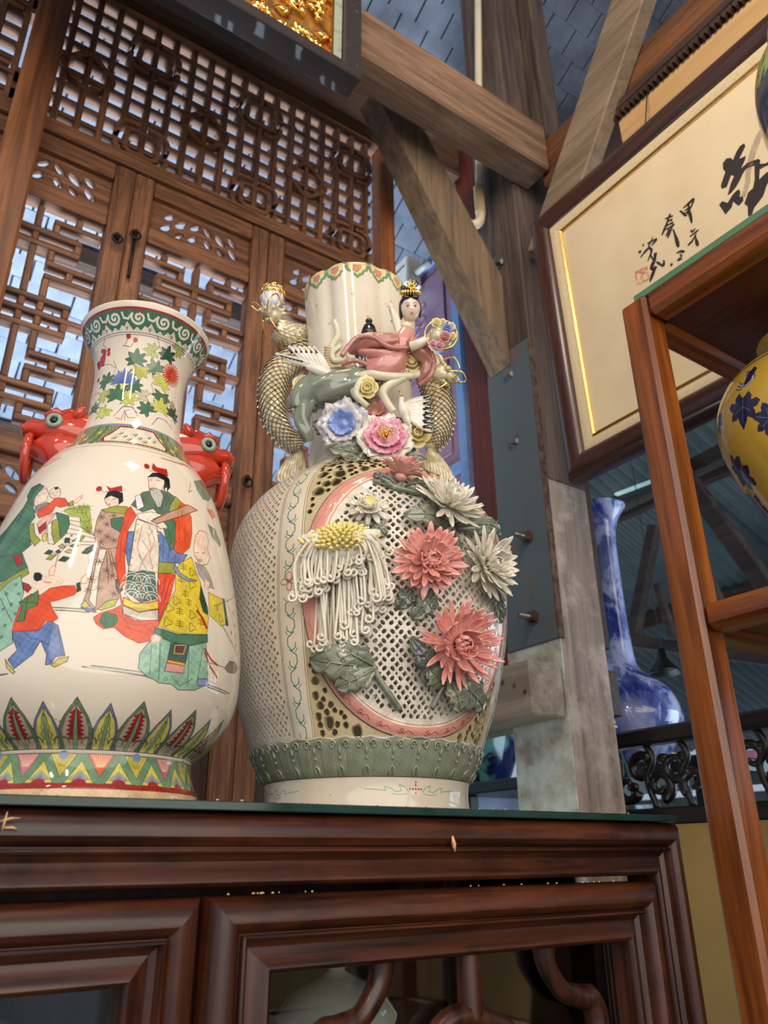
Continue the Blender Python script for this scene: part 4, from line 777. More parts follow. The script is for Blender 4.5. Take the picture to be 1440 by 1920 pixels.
for q in ("-47.4,108.8 -45.9,104.4 -42.9,97.8 -43.8,96.6 -46.4,101.7", "-30.3,102.5 -28.3,108.2 -24.8,109.7 -25.2,105.8 -29.1,101.1"): P(q, (216, 196, 90))
# attendant
P("-21.8,209.3 -13.9,211.0 -13.4,194.9 -12.0,176.4 -10.9,161.6 -14.7,159.0 -17.9,150.0 -21.3,152.9 -23.0,157.6 -21.8,177.6 -22.1,194.7", (190, 156, 134)); P("-20.7,207.6 -17.8,208.1 -19.1,184.9 -18.4,151.5 -21.1,157.9 -21.0,184.4", (230, 218, 200)); Ls(LN, .5, "-17.2,207.4 -13.8,182.7", "-16.5,207.6 -13.1,188.0", "-17.9,207.2 -15.3,175.5")
P("-22.8,250.0 -23.9,238.9 -24.0,223.6 -22.3,211.8 -17.9,208.1 -13.8,211.1 -12.6,226.2 -10.4,252.0 -14.0,253.3 -17.5,247.2", (190, 156, 134))
for q in "-22.4,241.1 -19.6,233.9 -22.0,225.8 -18.4,221.0 -15.7,217.9 -20.5,215.0 -17.3,244.1 -12.7,228.1 -22.4,194.7 -19.8,195.2 -21.8,177.6 -18.2,169.9 -14.4,194.7 -14.4,182.5 -12.9,166.1 -16.6,187.1 -21.8,167.5".split():
    a, z = map(float, q.split(','))
    for k in range(7): pt.line([(a, z), (a + 1.6 * math.cos(k * .9), z + 3.4 * math.sin(k * .9))], (110, 70, 60), .6)
P("-18.4,240.0 -13.5,243.7 -12.0,236.1 -14.0,227.7 -17.4,231.4", GR); P("-22.7,249.1 -18.0,254.5 -12.2,255.8 -10.1,250.1 -13.7,246.9 -17.5,247.2 -21.4,246.9", OL); P("-17.6,151.1 -15.0,158.7 -11.3,161.5 -12.0,154.8 -16.4,149.8", (186, 192, 90)); P("-23.6,153.9 -22.5,158.4 -20.5,153.3 -22.2,150.4", (186, 192, 90)); P("-23.7,151.8 -18.8,150.4 -17.9,147.8 -21.4,148.5", BL); P("-13.0,179.5 -12.0,179.7 -9.9,170.3 -11.0,166.6 -12.4,171.2", GRD); P("-27.2,203.1 -24.9,208.8 -22.1,212.9 -22.1,209.1 -25.1,203.0", GR)
P("-22.8,262.7 -20.3,268.8 -16.4,268.4 -15.1,260.9 -16.5,255.5 -19.1,252.9 -21.6,256.3", SK); P("-22.8,262.2 -21.9,269.9 -18.6,273.4 -15.0,270.2 -14.3,261.1 -16.0,257.0 -16.4,263.6 -20.1,266.2", BK); P("-23.3,277.5 -20.9,274.9 -15.9,279.2 -15.1,271.7 -18.5,272.9 -21.3,270.8", RE, None); Ls(BK, .45, "-21.9,261.8 -20.6,261.7", "-19.0,261.6 -17.5,263.1", "-21.2,258.4 -21.4,257.2", "-25.2,272.1 -23.6,269.2 -21.7,270.8"); pt.line("-20.5,256.3 -19.6,256.0", RE, .8); pt.dot(*map(float, "-26.3,273.1".split(',')), 3.2, RE)
# the lord
P("-10.6,256.3 -7.6,247.6 -10.5,230.7 -11.0,212.0 -10.4,197.7 -9.3,180.6 -9.9,170.3 -12.5,183.0 -14.0,200.0 -14.0,218.4 -13.1,235.7 -12.4,251.7", OR, (150, 50, 34)); P("14.6,276.5 18.0,274.8 21.2,262.6 20.5,244.2 18.3,227.1 13.7,216.3 9.8,218.0 10.7,229.8 9.2,252.4 8.7,264.3", OR, (150, 50, 34))
P("-12.3,179.7 -9.3,157.2 -12.2,152.3 -16.8,147.4 -18.7,143.2 -17.5,138.0 -14.8,133.9 -11.3,136.1 -7.3,129.4 -2.1,125.0 2.3,128.5 4.1,142.5 8.7,173.4 10.5,194.2 3.1,192.1 3.5,158.4 4.2,147.3 -4.3,144.2 -9.0,149.1", OR, (150, 50, 34), var=.18); Ls((150, 50, 34), .6, "6.2,186.9 4.5,162.3", "-7.8,138.5 -1.3,134.3", "8.5,188.2 3.4,148.6")
P("-10.4,228.8 3.5,235.1 11.3,217.0 16.8,218.2 13.5,206.8 3.0,202.9 2.4,191.8 -3.4,191.4 -9.0,194.6 -10.7,208.4", BL, var=.2); Ls((70, 84, 140), .6, "5.0,230.2 4.9,206.0", "7.6,220.5 7.2,205.4", "10.6,214.6 10.2,206.2"); P("2.6,203.0 10.5,205.4 10.5,195.4 2.7,191.4", OL); P("3.8,249.2 7.9,255.6 11.1,249.7 10.2,221.9 8.4,217.1 5.9,230.8", GR)
P("-10.4,258.2 -8.5,266.5 -5.6,275.2 -1.4,279.2 6.9,284.1 12.2,279.0 13.4,271.5 8.9,262.0 3.3,252.6 -0.2,258.7 -5.1,252.3", (92, 112, 90)); P("12.1,280.7 15.3,276.6 12.9,265.9 7.4,255.8 8.8,268.4", OL); P("-9.1,268.9 -6.6,272.1 -4.5,258.9 -7.6,253.5", (230, 230, 232)); Ls(GRD, .6, "-0.4,275.5 1.5,260.0", "7.3,280.1 3.3,261.0")
P("-7.4,243.6 1.7,240.1 3.2,218.0 3.0,181.9 3.0,164.6 0.4,160.6 -6.1,159.8 -9.0,166.9 -8.8,184.1 -8.3,205.6 -7.9,227.9", (226, 216, 196), LN, .7); P("-8.7,189.3 -6.1,188.5 -3.4,191.4 1.6,191.8 3.0,166.6 -3.0,160.8 -8.4,168.7", (84, 110, 92))
for q in "-6.9,184.7 -3.2,185.2 0.4,185.1 -7.6,176.0 -4.2,176.4 -0.5,177.0 -6.3,168.9 -2.6,168.5 1.1,169.1".split():
    a, z = map(float, q.split(','))
    for rr in (7.5, 5): pt.line([(a + rr / 2.2 * math.cos(t), z - 4 + rr * math.sin(t)) for t in [k * PI / 8 for k in range(9)]], (222, 224, 210), .7)
for q in "-6.7,237.9 -6.8,230.3 -7.2,220.7 -7.6,211.2 -7.8,202.2 -8.0,194.9 2.5,232.7 3.0,221.7 2.9,210.5 2.7,199.4 2.6,192.2".split(): pt.dot(*map(float, q.split(',')), 1.1, (206, 180, 60))
Ls((206, 96, 72), .6, "-4.8,236.8 -6.2,213.7 -3.6,200.2 -5.3,185.3 -2.8,172.7 0.3,163.8", "-2.3,232.1 -0.4,216.2 -3.6,200.2", "-1.6,238.3 1.1,224.5 -0.9,208.6 0.9,193.2"); Ls((150, 172, 150), .9, "-2.0,236.3 0.1,233.5 -1.4,228.8", "-4.3,222.0 -1.0,212.2", "-5.3,206.7 -1.2,190.5")
P("-9.3,163.8 -4.9,159.4 -0.3,161.6 3.7,165.6 3.9,157.9 -3.4,152.1 -9.3,156.9", YE, RE, .9); P("-9.3,156.2 -3.3,151.6 3.9,157.0 4.2,147.6 -2.4,144.6 -8.9,148.8", (226, 216, 196))
for k in range(22):
    u = k / 21; pt.line([tuple(np.array([float(v) for v in "-9.1,155.6".split(',')]) * (1 - u) + u * np.array([float(v) for v in "3.8,156.6".split(',')])), tuple(np.array([float(v) for v in "-8.7,149.2".split(',')]) * (1 - u) + u * np.array([float(v) for v in "4.0,147.8".split(',')]))], LN, .35)
P("-15.9,146.5 -14.5,148.7 -11.0,147.0 -10.3,142.5 -11.3,137.3 -14.2,135.2 -16.4,139.7", (48, 108, 70), GRD, .8); Ls(GRD, .7, "-14.9,145.4 -14.0,139.4 -15.1,138.4", "-11.8,145.3 -12.1,139.0 -10.9,139.2")
P("-7.5,249.2 -1.0,254.6 4.4,254.3 0.1,246.8 5.9,244.4 6.8,239.1 1.7,240.1 -6.5,244.0", (236, 224, 206)); P("-0.1,247.1 3.8,249.2 7.2,241.2 3.3,238.0", SK); P("-0.9,244.3 7.9,259.2 19.6,276.3 26.5,274.8 11.2,254.7 1.7,242.4", (196, 150, 122), (90, 56, 44), .8)
P("-3.3,295.4 0.5,301.2 5.6,300.7 6.1,291.9 3.9,281.9 0.3,277.6 -2.5,281.3", SK); P("-3.3,294.7 -0.8,301.5 5.9,305.2 9.1,299.0 9.2,289.5 7.2,283.3 5.4,285.0 6.2,296.3 1.4,297.8", BK); P("6.0,286.7 7.5,288.5 7.2,282.6 6.2,282.0", SK); P("-2.5,280.5 -0.3,282.9 3.4,282.8 5.2,276.6 3.7,263.2 1.9,261.2 0.4,267.6 -1.3,273.4", (196, 188, 178)); Ls((110, 100, 96), .35, "-0.4,277.7 2.0,263.3", "1.4,279.7 3.0,264.9", "3.4,281.0 6.2,273.1", "-1.9,282.2 -2.4,274.4"); Ls(BK, .5, "-2.6,290.6 -0.9,292.2", "1.0,293.6 3.6,293.7", "-2.3,292.7 -0.7,294.4", "-1.8,281.8 1.4,283.4"); pt.line("-1.9,279.9 -0.2,280.4", RE, .9)
P("-0.3,315.5 2.0,310.4 8.3,311.9 8.5,302.2 5.2,303.3 0.1,303.9 -1.3,306.9", RE, None); Ls(BK, .5, "-3.1,304.6 -1.6,303.0 -0.3,305.1"); pt.dot(*map(float, "-4.1,308.4".split(',')), 3.6, RE)
Ls((160, 56, 36), .5, "-12.4,237.7 -12.9,218.7 -12.2,197.2", "-10.7,242.3 -12.0,228.3", "14.0,267.7 16.7,253.4 15.8,229.3", "12.9,262.9 13.3,243.1 12.5,221.5", "7.8,184.3 5.7,159.4 4.0,136.2", "-6.0,140.7 -1.5,140.4 2.2,144.1", "-12.2,151.5 -8.1,144.7 -5.0,133.1")
Ls(GRD, .5, "-5.7,270.8 -4.2,263.2", "9.4,279.4 6.0,264.6", "6.8,246.9 8.5,224.8")
# old man with the tall brow
P("4.2,133.1 1.1,125.8 -1.3,116.0 -1.1,104.2 2.8,97.7 5.0,97.1 7.2,94.6 12.3,95.0 15.8,91.4 23.3,93.6 29.0,100.7 28.7,113.5 26.1,138.1 17.6,130.7 9.9,130.6", LG, var=.15)
for q in "1.5,118.4 3.9,123.7 6.4,115.3 1.5,107.9 5.6,104.6 9.7,98.5 20.4,125.6 23.6,117.5 20.7,108.5 24.7,103.9 18.7,100.1 14.3,97.1".split(): pt.dot(*map(float, q.split(',')), 1.9, (112, 156, 136)); pt.dot(*map(float, q.split(',')), 1.2, LG)
Ls((70, 110, 96), .6, "2.5,124.7 3.3,99.6", "5.7,127.4 7.0,96.3", "17.8,127.6 19.4,95.9", "24.7,134.2 23.5,97.3", "11.5,102.0 16.2,94.8 21.1,102.5")
P("9.9,129.0 18.1,132.2 17.0,114.5 9.3,114.6", (70, 96, 84)); P("11.8,128.2 16.5,130.2 15.6,121.9 11.7,121.1", (110, 60, 44), (206, 176, 60), .8); P("9.3,114.6 17.0,114.5 16.7,111.9 9.1,112.4", (206, 176, 60), RE, .6); P("9.0,112.0 16.6,111.9 16.6,105.7 8.7,104.7", (226, 190, 180))
for k in range(12):
    u = k / 11; a = [np.array(list(map(float, q.split(',')))) for q in "9.2,112.1 16.6,112.1 8.9,105.1 16.5,106.0".split()]; pt.line([tuple(a[0] * (1 - u) + a[1] * u), tuple(a[2] * (1 - u) + a[3] * u)], (206, 70, 60), .5)
P("19.0,217.7 12.7,206.8 10.5,196.3 10.6,178.8 6.7,159.9 4.3,142.3 12.5,139.3 26.3,142.8 27.5,162.4 24.3,165.8 22.5,176.8 23.6,193.5 21.3,202.9", YE, (110, 90, 40), .6)
P("27.9,187.3 33.3,186.4 39.2,187.7 41.1,163.5 35.6,158.3 28.0,164.5", YE, (110, 90, 40), .6)
for i, q in enumerate("14.5,204.1 19.0,201.5 13.4,190.9 18.7,188.7 15.2,177.8 11.2,168.8 16.9,170.2 8.2,160.6 12.7,159.4 18.7,159.2 23.1,154.8 7.8,147.2 13.0,147.9 18.7,147.4 33.5,174.9 35.9,165.8".split()):
    a, z = map(float, q.split(','))
    if i % 2: pt.line([(a + 1.5 * math.cos(t) * (1 + .35 * math.cos(3 * t)), z + 3.4 * math.sin(t) * (1 + .35 * math.cos(3 * t))) for t in [k * PI / 10 for k in range(20)]], (84, 70, 40), .5, True)
    else: Ls((70, 58, 36), .5, [(a - 1.5, z + 2), (a + 1.5, z + 2.4)], [(a - 1.2, z), (a + 1.3, z + .4)], [(a - 1.6, z - 2), (a + 1.6, z - 1.6)], [(a, z + 4), (a, z - 3.6)])
P("23.5,191.7 27.0,170.8 27.3,164.1 24.3,165.8 22.5,176.8", GRD); P("38.4,187.1 40.5,188.9 42.3,162.8 40.1,161.5", GRD); P("3.1,140.9 12.6,138.1 26.8,145.1 27.1,138.3 18.5,130.8 9.9,130.2 3.0,134.8", GR, GRD, .8); P("10.5,204.5 12.7,197.7 17.0,193.9 20.8,194.9 21.2,193.4 16.0,190.5 11.4,194.7 9.4,200.8", (126, 146, 176)); P("2.1,132.4 3.4,134.7 6.2,132.9 5.3,128.8 2.4,127.0", SK, (200, 160, 150))
P("20.9,221.3 20.5,226.7 22.2,241.4 25.7,251.0 31.2,253.1 32.2,244.9 30.0,233.5 31.7,226.7 28.8,216.5 24.6,212.6 21.8,217.8", SK); Ls((214, 130, 110), .5, *[[(a + r_ * math.cos(t), z + 2.1 * r_ * math.sin(t)) for t in [.4 + k * .28 for k in range(15)]] for a, z in [tuple(map(float, "25.7,238.5".split(',')))] for r_ in (1.4, 2.6, 3.8)]); Ls(BK, .45, "21.5,223.6 23.4,225.3", "25.7,226.1 28.0,228.2", "22.0,217.3 26.0,219.1"); pt.line("22.4,215.9 24.8,216.9", RE, .8)
P("20.9,213.5 26.9,212.7 30.0,205.2 32.4,193.1 28.1,192.5 22.6,201.6", (168, 160, 154), (100, 92, 88), .5); Ls((100, 92, 88), .35, "22.4,211.1 30.6,194.6", "24.0,211.8 31.4,196.9")
for q, w in (("21.1,164.2 24.2,158.9 26.3,151.1", 2.4), ("25.7,131.4 29.8,123.6 34.3,120.6", 1.8), ("25.9,128.2 29.6,117.1 34.9,109.6", 1.8), ("20.5,170.4 25.1,152.5", .8)): pt.line(q, RE, w)
Ls((96, 84, 70), .7, "35.8,160.5 43.0,149.2 54.0,141.6", "31.0,175.1 53.3,199.4", "26.3,120.3 39.4,121.0"); P("39.7,120.7 43.8,129.2 50.2,131.7 55.1,128.3 51.1,121.3 42.9,118.2", (150, 124, 108)); P("23.8,103.5 29.0,106.0 29.7,99.7 24.6,98.0", (150, 150, 196)); P("26.8,200.2 29.6,197.5 27.9,189.2 25.2,190.9", SK, (214, 110, 100))
# right hand garden
P("28.8,312.2 43.9,326.0 55.2,317.9 40.8,296.7 33.7,293.2 29.4,300.4", (122, 142, 120), None); P("33.4,264.9 41.9,264.6 46.1,251.9 43.2,245.6 35.8,251.7", (122, 142, 120), None); P("35.7,284.2 44.3,289.1 48.0,283.8 39.6,274.9", (226, 140, 96), None); Ls((150, 90, 60), .8, "24.6,305.5 21.7,292.3 24.7,296.7", "37.2,287.6 41.0,272.0 43.8,254.1", "5.8,326.9 16.1,327.6 35.5,332.9", "7.6,326.2 22.4,328.4"); Ls((206, 100, 70), 1.2, "6.4,326.4 16.1,328.2 31.7,333.8", "-58.1,319.1 -69.8,320.5 -77.7,318.3", "-59.4,317.0 -66.9,313.5 -82.9,315.9")
for q in "49.6,180.2 50.6,168.2 50.4,157.3 50.5,148.4 45.3,157.7".split(): pt.dot(*map(float, q.split(',')), 2.2, (214, 120, 100)); 
Ls((110, 140, 96), 1, "45.2,182.7 48.6,168.6 50.6,146.7", "37.0,159.6 52.6,139.1")
# --- neck flowers
pt.mmdeg = 1.0
def leafy(q, s, rot, col, n=7, line=LN):
    a, z = map(float, q.split(',')); pts = []; s *= 1.75
    for k in range(n):
        t = rot + (k - (n - 1) / 2) * 4.3 / (n - 1); q_ = s * (1 - .30 * abs(k - 3) / 3); pts += [(a + .6 * q_ * math.sin(t - .34) / .9, z + .6 * q_ * math.cos(t - .34)), (a + .86 * q_ * math.sin(t - .14) / .9, z + .86 * q_ * math.cos(t - .14)), (a + q_ * math.sin(t) / .9, z + q_ * math.cos(t)), (a + .86 * q_ * math.sin(t + .14) / .9, z + .86 * q_ * math.cos(t + .14))]
    pts.append((a, z - .2 * s * math.cos(rot))); pt.poly(pts, col, line, .4)
    for k in range(n):
        t = rot + (k - (n - 1) / 2) * 4.3 / (n - 1); pt.line([(a, z), (a + .7 * s * math.sin(t) / .95, z + .8 * s * math.cos(t))], tuple(int(c * .68) for c in col), .3)
def bloom(q, s, col, n, line, r0=.15, w=.9):
    a, z = map(float, q.split(',')); s *= 1.1; w *= 1.6
    for rr in (1, .72, .45):
        for k in range(n):
            t = 2 * PI * (k + rr * 3) / n; pt.line([(a + r0 * s * math.sin(t), z + r0 * s * math.cos(t)), (a + s * rr * math.sin(t), z + s * rr * math.cos(t))], col if k % 3 else line, w)
Ls((120, 92, 84), .7, "-65.0,486.6 -69.9,481.6 -64.1,475.5", "-52.2,457.6 -46.8,447.6 -49.5,441.1", "-79.0,459.1 -57.0,454.1 -47.9,447.6", "-41.3,474.4 -31.2,472.8 -27.7,479.3", "-31.2,472.8 -38.9,474.1 -34.9,482.7", "-3.2,489.1 4.3,475.6 20.8,464.8", "20.8,464.8 24.8,484.4 24.3,494.4", "-70.3,393.0 -99.1,424.0 -67.8,420.3", "-37.5,383.2 -30.0,395.6 -20.1,396.3 -13.5,390.0", "-34.8,380.4 -28.6,377.9 -27.1,390.5 -21.8,381.1 -14.5,382.6", "4.9,380.9 11.4,390.9 18.6,391.7 29.3,387.5", "-1.2,431.0 8.0,410.9 13.3,403.6")
Ls((130, 130, 190), .8, "-36.1,385.6 -30.2,396.7 -19.2,396.9 -12.0,385.5", "-25.0,378.1 -26.2,390.8 -21.5,392.4", "3.8,377.9 10.2,390.4 21.3,391.9 36.5,381.9")
for q in ("-72.7,475.3 -78.7,456.7 -74.5,467.2 -60.8,468.0 -34.4,484.4 -26.3,480.7 -60.7,472.5 -76.6,439.6".split()): pt.dot(*map(float, q.split(',')), 2.8, (184, 50, 40)); 
P("-69.3,477.4 -64.2,473.4 -68.1,455.0 -84.1,457.9 -87.1,465.9 -74.4,466.0", (176, 48, 40), None)
for q, s, r_, c in (("-23.0,456.2", 9, 0, GR), ("-16.3,445.8", 8, PI, (190, 196, 92)), ("-35.2,426.0", 8, PI, (226, 224, 140)), ("-58.1,431.3", 8.5, -.6, GR), ("-23.2,425.3", 7.5, 2.2, GR), ("-56.7,412.6", 7, -1, (190, 196, 92)), ("-40.2,410.0", 9.5, 0, GR), ("-28.0,407.6", 8, 1.6, (200, 204, 104)), ("-50.5,392.1", 7.5, -2.4, (200, 204, 104)), ("-71.1,398.0", 7, 0, (110, 134, 110)), ("-2.8,472.0", 7, -1.6, (190, 196, 112)), ("13.9,470.7", 8, 0, GRD), ("3.1,450.9", 8, -.6, (120, 146, 116)), ("11.4,435.4", 9, .3, (206, 206, 104)), ("14.3,420.2", 9, PI, GR), ("-0.8,396.1", 8, -.8, GR), ("14.5,404.1", 9, 0, (206, 206, 104)), ("33.6,403.8", 8, .4, GRD), ("-5.7,413.6", 6, -1.4, (212, 204, 170)), ("24.8,484.4", 7, .8, (176, 186, 100))): leafy(q, s, r_, c)
for k in range(15):
    a, z = map(float, "-35.6,431.8".split(',')); t = (k - 7) * .22; q_ = 17 + 3 * (k % 2); P([(a, z - 5), (a + q_ * .8 * math.sin(t - .09), z - 5 + q_ * .8 * math.cos(t - .09)), (a + q_ * math.sin(t), z - 5 + q_ * math.cos(t)), (a + q_ * .8 * math.sin(t + .09), z - 5 + q_ * .8 * math.cos(t + .09))], (116, 136, 186), (70, 86, 140), .4)
bloom("25.2,452.7", 12.5, (208, 66, 40), 26, (160, 40, 30), .1, .9); bloom("32.0,416.9", 5, (196, 170, 150), 12, (120, 90, 80), .1, .7)
# --- bands
def ring(z, col, w): pt.line([(-180, z), (180, z)], col, w)
pt.poly([(-180, 510), (180, 510), (180, 490), (-180, 490)], (214, 212, 196), None)
for k in range(15):
    a0 = -180 + 24 * k; f = lambda u, v: (a0 + 24 * u, 490.5 + 19.5 * v)
    pt.poly([f(*p) for p in ((0, 1), (1.02, 1), (1.02, .45), (.9, .2), (.78, .28), (.62, .03), (.45, .2), (.3, .02), (.14, .26), (0, .5))], (72, 112, 84), GRD, .5)
    c = (.5, .62); sp = [f(c[0] + (.30 - .30 * i / 26) * math.cos(i * .42 + 2.6), c[1] + (.36 - .36 * i / 26) * math.sin(i * .42 + 2.6)) for i in range(24)]; pt.mmdeg = 1.2; pt.line(sp, (226, 222, 206), 2.5); pt.line([f(.2, .75), f(.08, .55), f(-.1, .6), f(-.16, .85)], (226, 222, 206), 2.2)
    pt.poly([f(-.06, .16), f(0, -.02), f(.06, .16)], (196, 160, 60), (150, 60, 40), .5)
    if k % 3 == 0: pt.line([f(.5, 1.0), f(.47, .84)], RE, 1.4); pt.line([f(.58, 1.0), f(.6, .84)], RE, 1.4)
pt.mmdeg = 1.0
ring(511.6, (150, 48, 36), 2.6); ring(488.6, LN, .6); ring(486.4, LN, .5)
zb0, zb1 = 338.5, 369; pt.poly([(-180, zb0), (180, zb0), (180, zb1), (-180, zb1)], (150, 160, 120), None); pt.mmdeg = 1.1
for k in range(120):
    a = -180 + 3 * k; pt.line([(a, zb0), (a + 9, zb1)], (88, 120, 88), .8); pt.line([(a + 9, zb0), (a, zb1)], (120, 96, 60), .6)
    if k % 3 == 0: pt.dot(a + 2, zb0 + 9 + 10 * (k % 2), 2.6, YE); pt.dot(a + 5, zb0 + 18 - 8 * (k % 2), 2.2, (208, 130, 120))
for k in range(4):
    c = -13 + 90 * k
    for s in (-1, 1):
        for off in (30, 38): pt.line([(c + s * off, zb0), (c + s * (off - 4), zb1)], (96, 124, 84), 3.4)
    pt.poly([(c - 22, zb0 + 2), (c + 25, zb0 + 2), (c + 27, zb0 + 8), (c + 18, zb1 - 2), (c - 14, zb1 - 2), (c - 24, zb0 + 9)], (228, 216, 194), (150, 44, 40), 1.7)
    for j in range(9):
        a, z = c - 14 + j * 4, zb0 + 8 + 9 * ((j * 5) % 3) / 2
        for m_ in range(4): pt.line([(a, z), (a + 3.4 * math.cos(m_ * .8 + 2.4), z + 3.2 * math.sin(m_ * .8 - .9))], (92, 116, 76), .8)
ring(zb1 + 1.4, (132, 140, 176), 2.6); ring(zb0 - 1.2, (110, 100, 80), .7); ring(332.6, (130, 110, 90), .6)
pt.mmdeg = 2.2
for k in range(15):                                                   # lotus petals round the base
    for big in (0, 1):
        a = -20.5 + 24 * k + (0 if big else 12); a = (a + 180) % 360 - 180; t = 79 if big else 75.5; w = 6.9 if big else 5.4; zb = 42.5
        shp = lambda s, q: [(a - w * s, zb), (a - w * s * 1.02, zb + (t - zb) * .35), (a - w * s * .66, zb + (t - zb) * .62), (a - w * s * .36, zb + (t - zb) * (.78 if q > .9 else .72)), (a, zb + (t - zb) * q), (a + w * s * .36, zb + (t - zb) * (.78 if q > .9 else .72)), (a + w * s * .66, zb + (t - zb) * .62), (a + w * s * 1.02, zb + (t - zb) * .35), (a + w * s, zb)]
        pt.poly(shp(1.0, 1), (96, 128, 96) if big else (110, 118, 160), LN, .6); pt.poly(shp(.78, .88), (186, 164, 148) if big else (214, 204, 104), LN, .4)
        for s in (-1, 1):
            if big: pt.poly([(a, zb + 6)] + [p for i in range(7) for p in ((a + s * (2.4 + .35 * (6 - i)), zb + 7 + i * 3.0), (a + s * (1.2 + .2 * (6 - i)), zb + 8.6 + i * 3.0))] + [(a, zb + 29)], (150, 44, 38), None)
            else: pt.line([(a + s * (3.2 - .36 * i if i % 2 == 0 else 1.6 - .1 * i), zb + 5 + i * 2.4) for i in range(9)], (60, 80, 60), .7)
            pt.line([(a + s * (4.6 - 1.9 * math.cos(q)), zb + 4.6 + 3.6 * math.sin(q)) for q in [i * .5 for i in range(10)]], (72, 108, 84), 1.5)
        pt.poly([(a - 1.0, zb), (a - .85, zb + 12), (a, zb + (t - zb) * .86), (a + .85, zb + 12), (a + 1.0, zb)], (130, 158, 134), GRD, .5)
ring(42.3, LN, .5); ring(40.2, (206, 190, 176), 1.5); ring(39.3, LN, .5)
pt.poly([(-180, 39), (180, 39), (180, 15.6), (-180, 15.6)], (112, 148, 112), None)
pt.mmdeg = 1.65
for k in range(20):
    a = -25.5 + 18 * k; a = (a + 180) % 360 - 180; c = ((206, 186, 80), (224, 110, 70), (206, 186, 80), (206, 120, 134))[k % 4]
    pt.poly([(a - 6.4, 39), (a + 6.4, 39), (a, 20.5)], c, GRD, .4)
    for j in range(-4, 5): pt.line([(a + j * 1.2, 38.5), (a + j * .35, 29)], (236, 214, 170) if k % 2 else (160, 150, 60), .5)
    if k % 2 == 0: pt.dot(a, 38, 3.6, (120, 140, 180))
    b = a + 9; pt.poly([(b - 6.6, 15.6), (b + 6.6, 15.6), (b, 33.5)], (218, 204, 92), GRD, .4)
    for j in range(-5, 6): pt.line([(b, 16), (b + j * .95, 25.5 - abs(j) * 1.25)], (110, 130, 178), .9)
    pt.poly([(b - 3.6, 15.6), (b - 2.2, 18.4), (b, 19.2), (b + 2.2, 18.4), (b + 3.6, 15.6)], (170, 44, 34), None)
pt.poly([(-180, 15.4), (180, 15.4), (180, 11.2), (-180, 11.2)], (160, 46, 32), None); pt.poly([(-180, 11.2), (180, 11.2), (180, 0), (-180, 0)], (220, 190, 146), None)
V1M = glaze('painted_porcelain', pt.image('famille_verte_paint'), .07, .5)
pv = thing('painted_vase', PV, 'white vase painted with robed figures, red beast head handles, at left', 'vase')
prof = smooth_prof([(r, z) for z, r in P1], 3) + [(.0728, .5195), (.0715, .5208), (.068, .5195), (.060, .508), (.049, .485), (.046, .45)]
uvlathe(prof, PV, 128, -180, 180, .53).build('vase_body', V1M, pv, True)
MB().lathe([(.0005, .004), (.094, .004), (.1028, .0003)], PV, 48, False).build('foot_ring', plain('bare_clay', srgb(214, 184, 140), .8), pv)
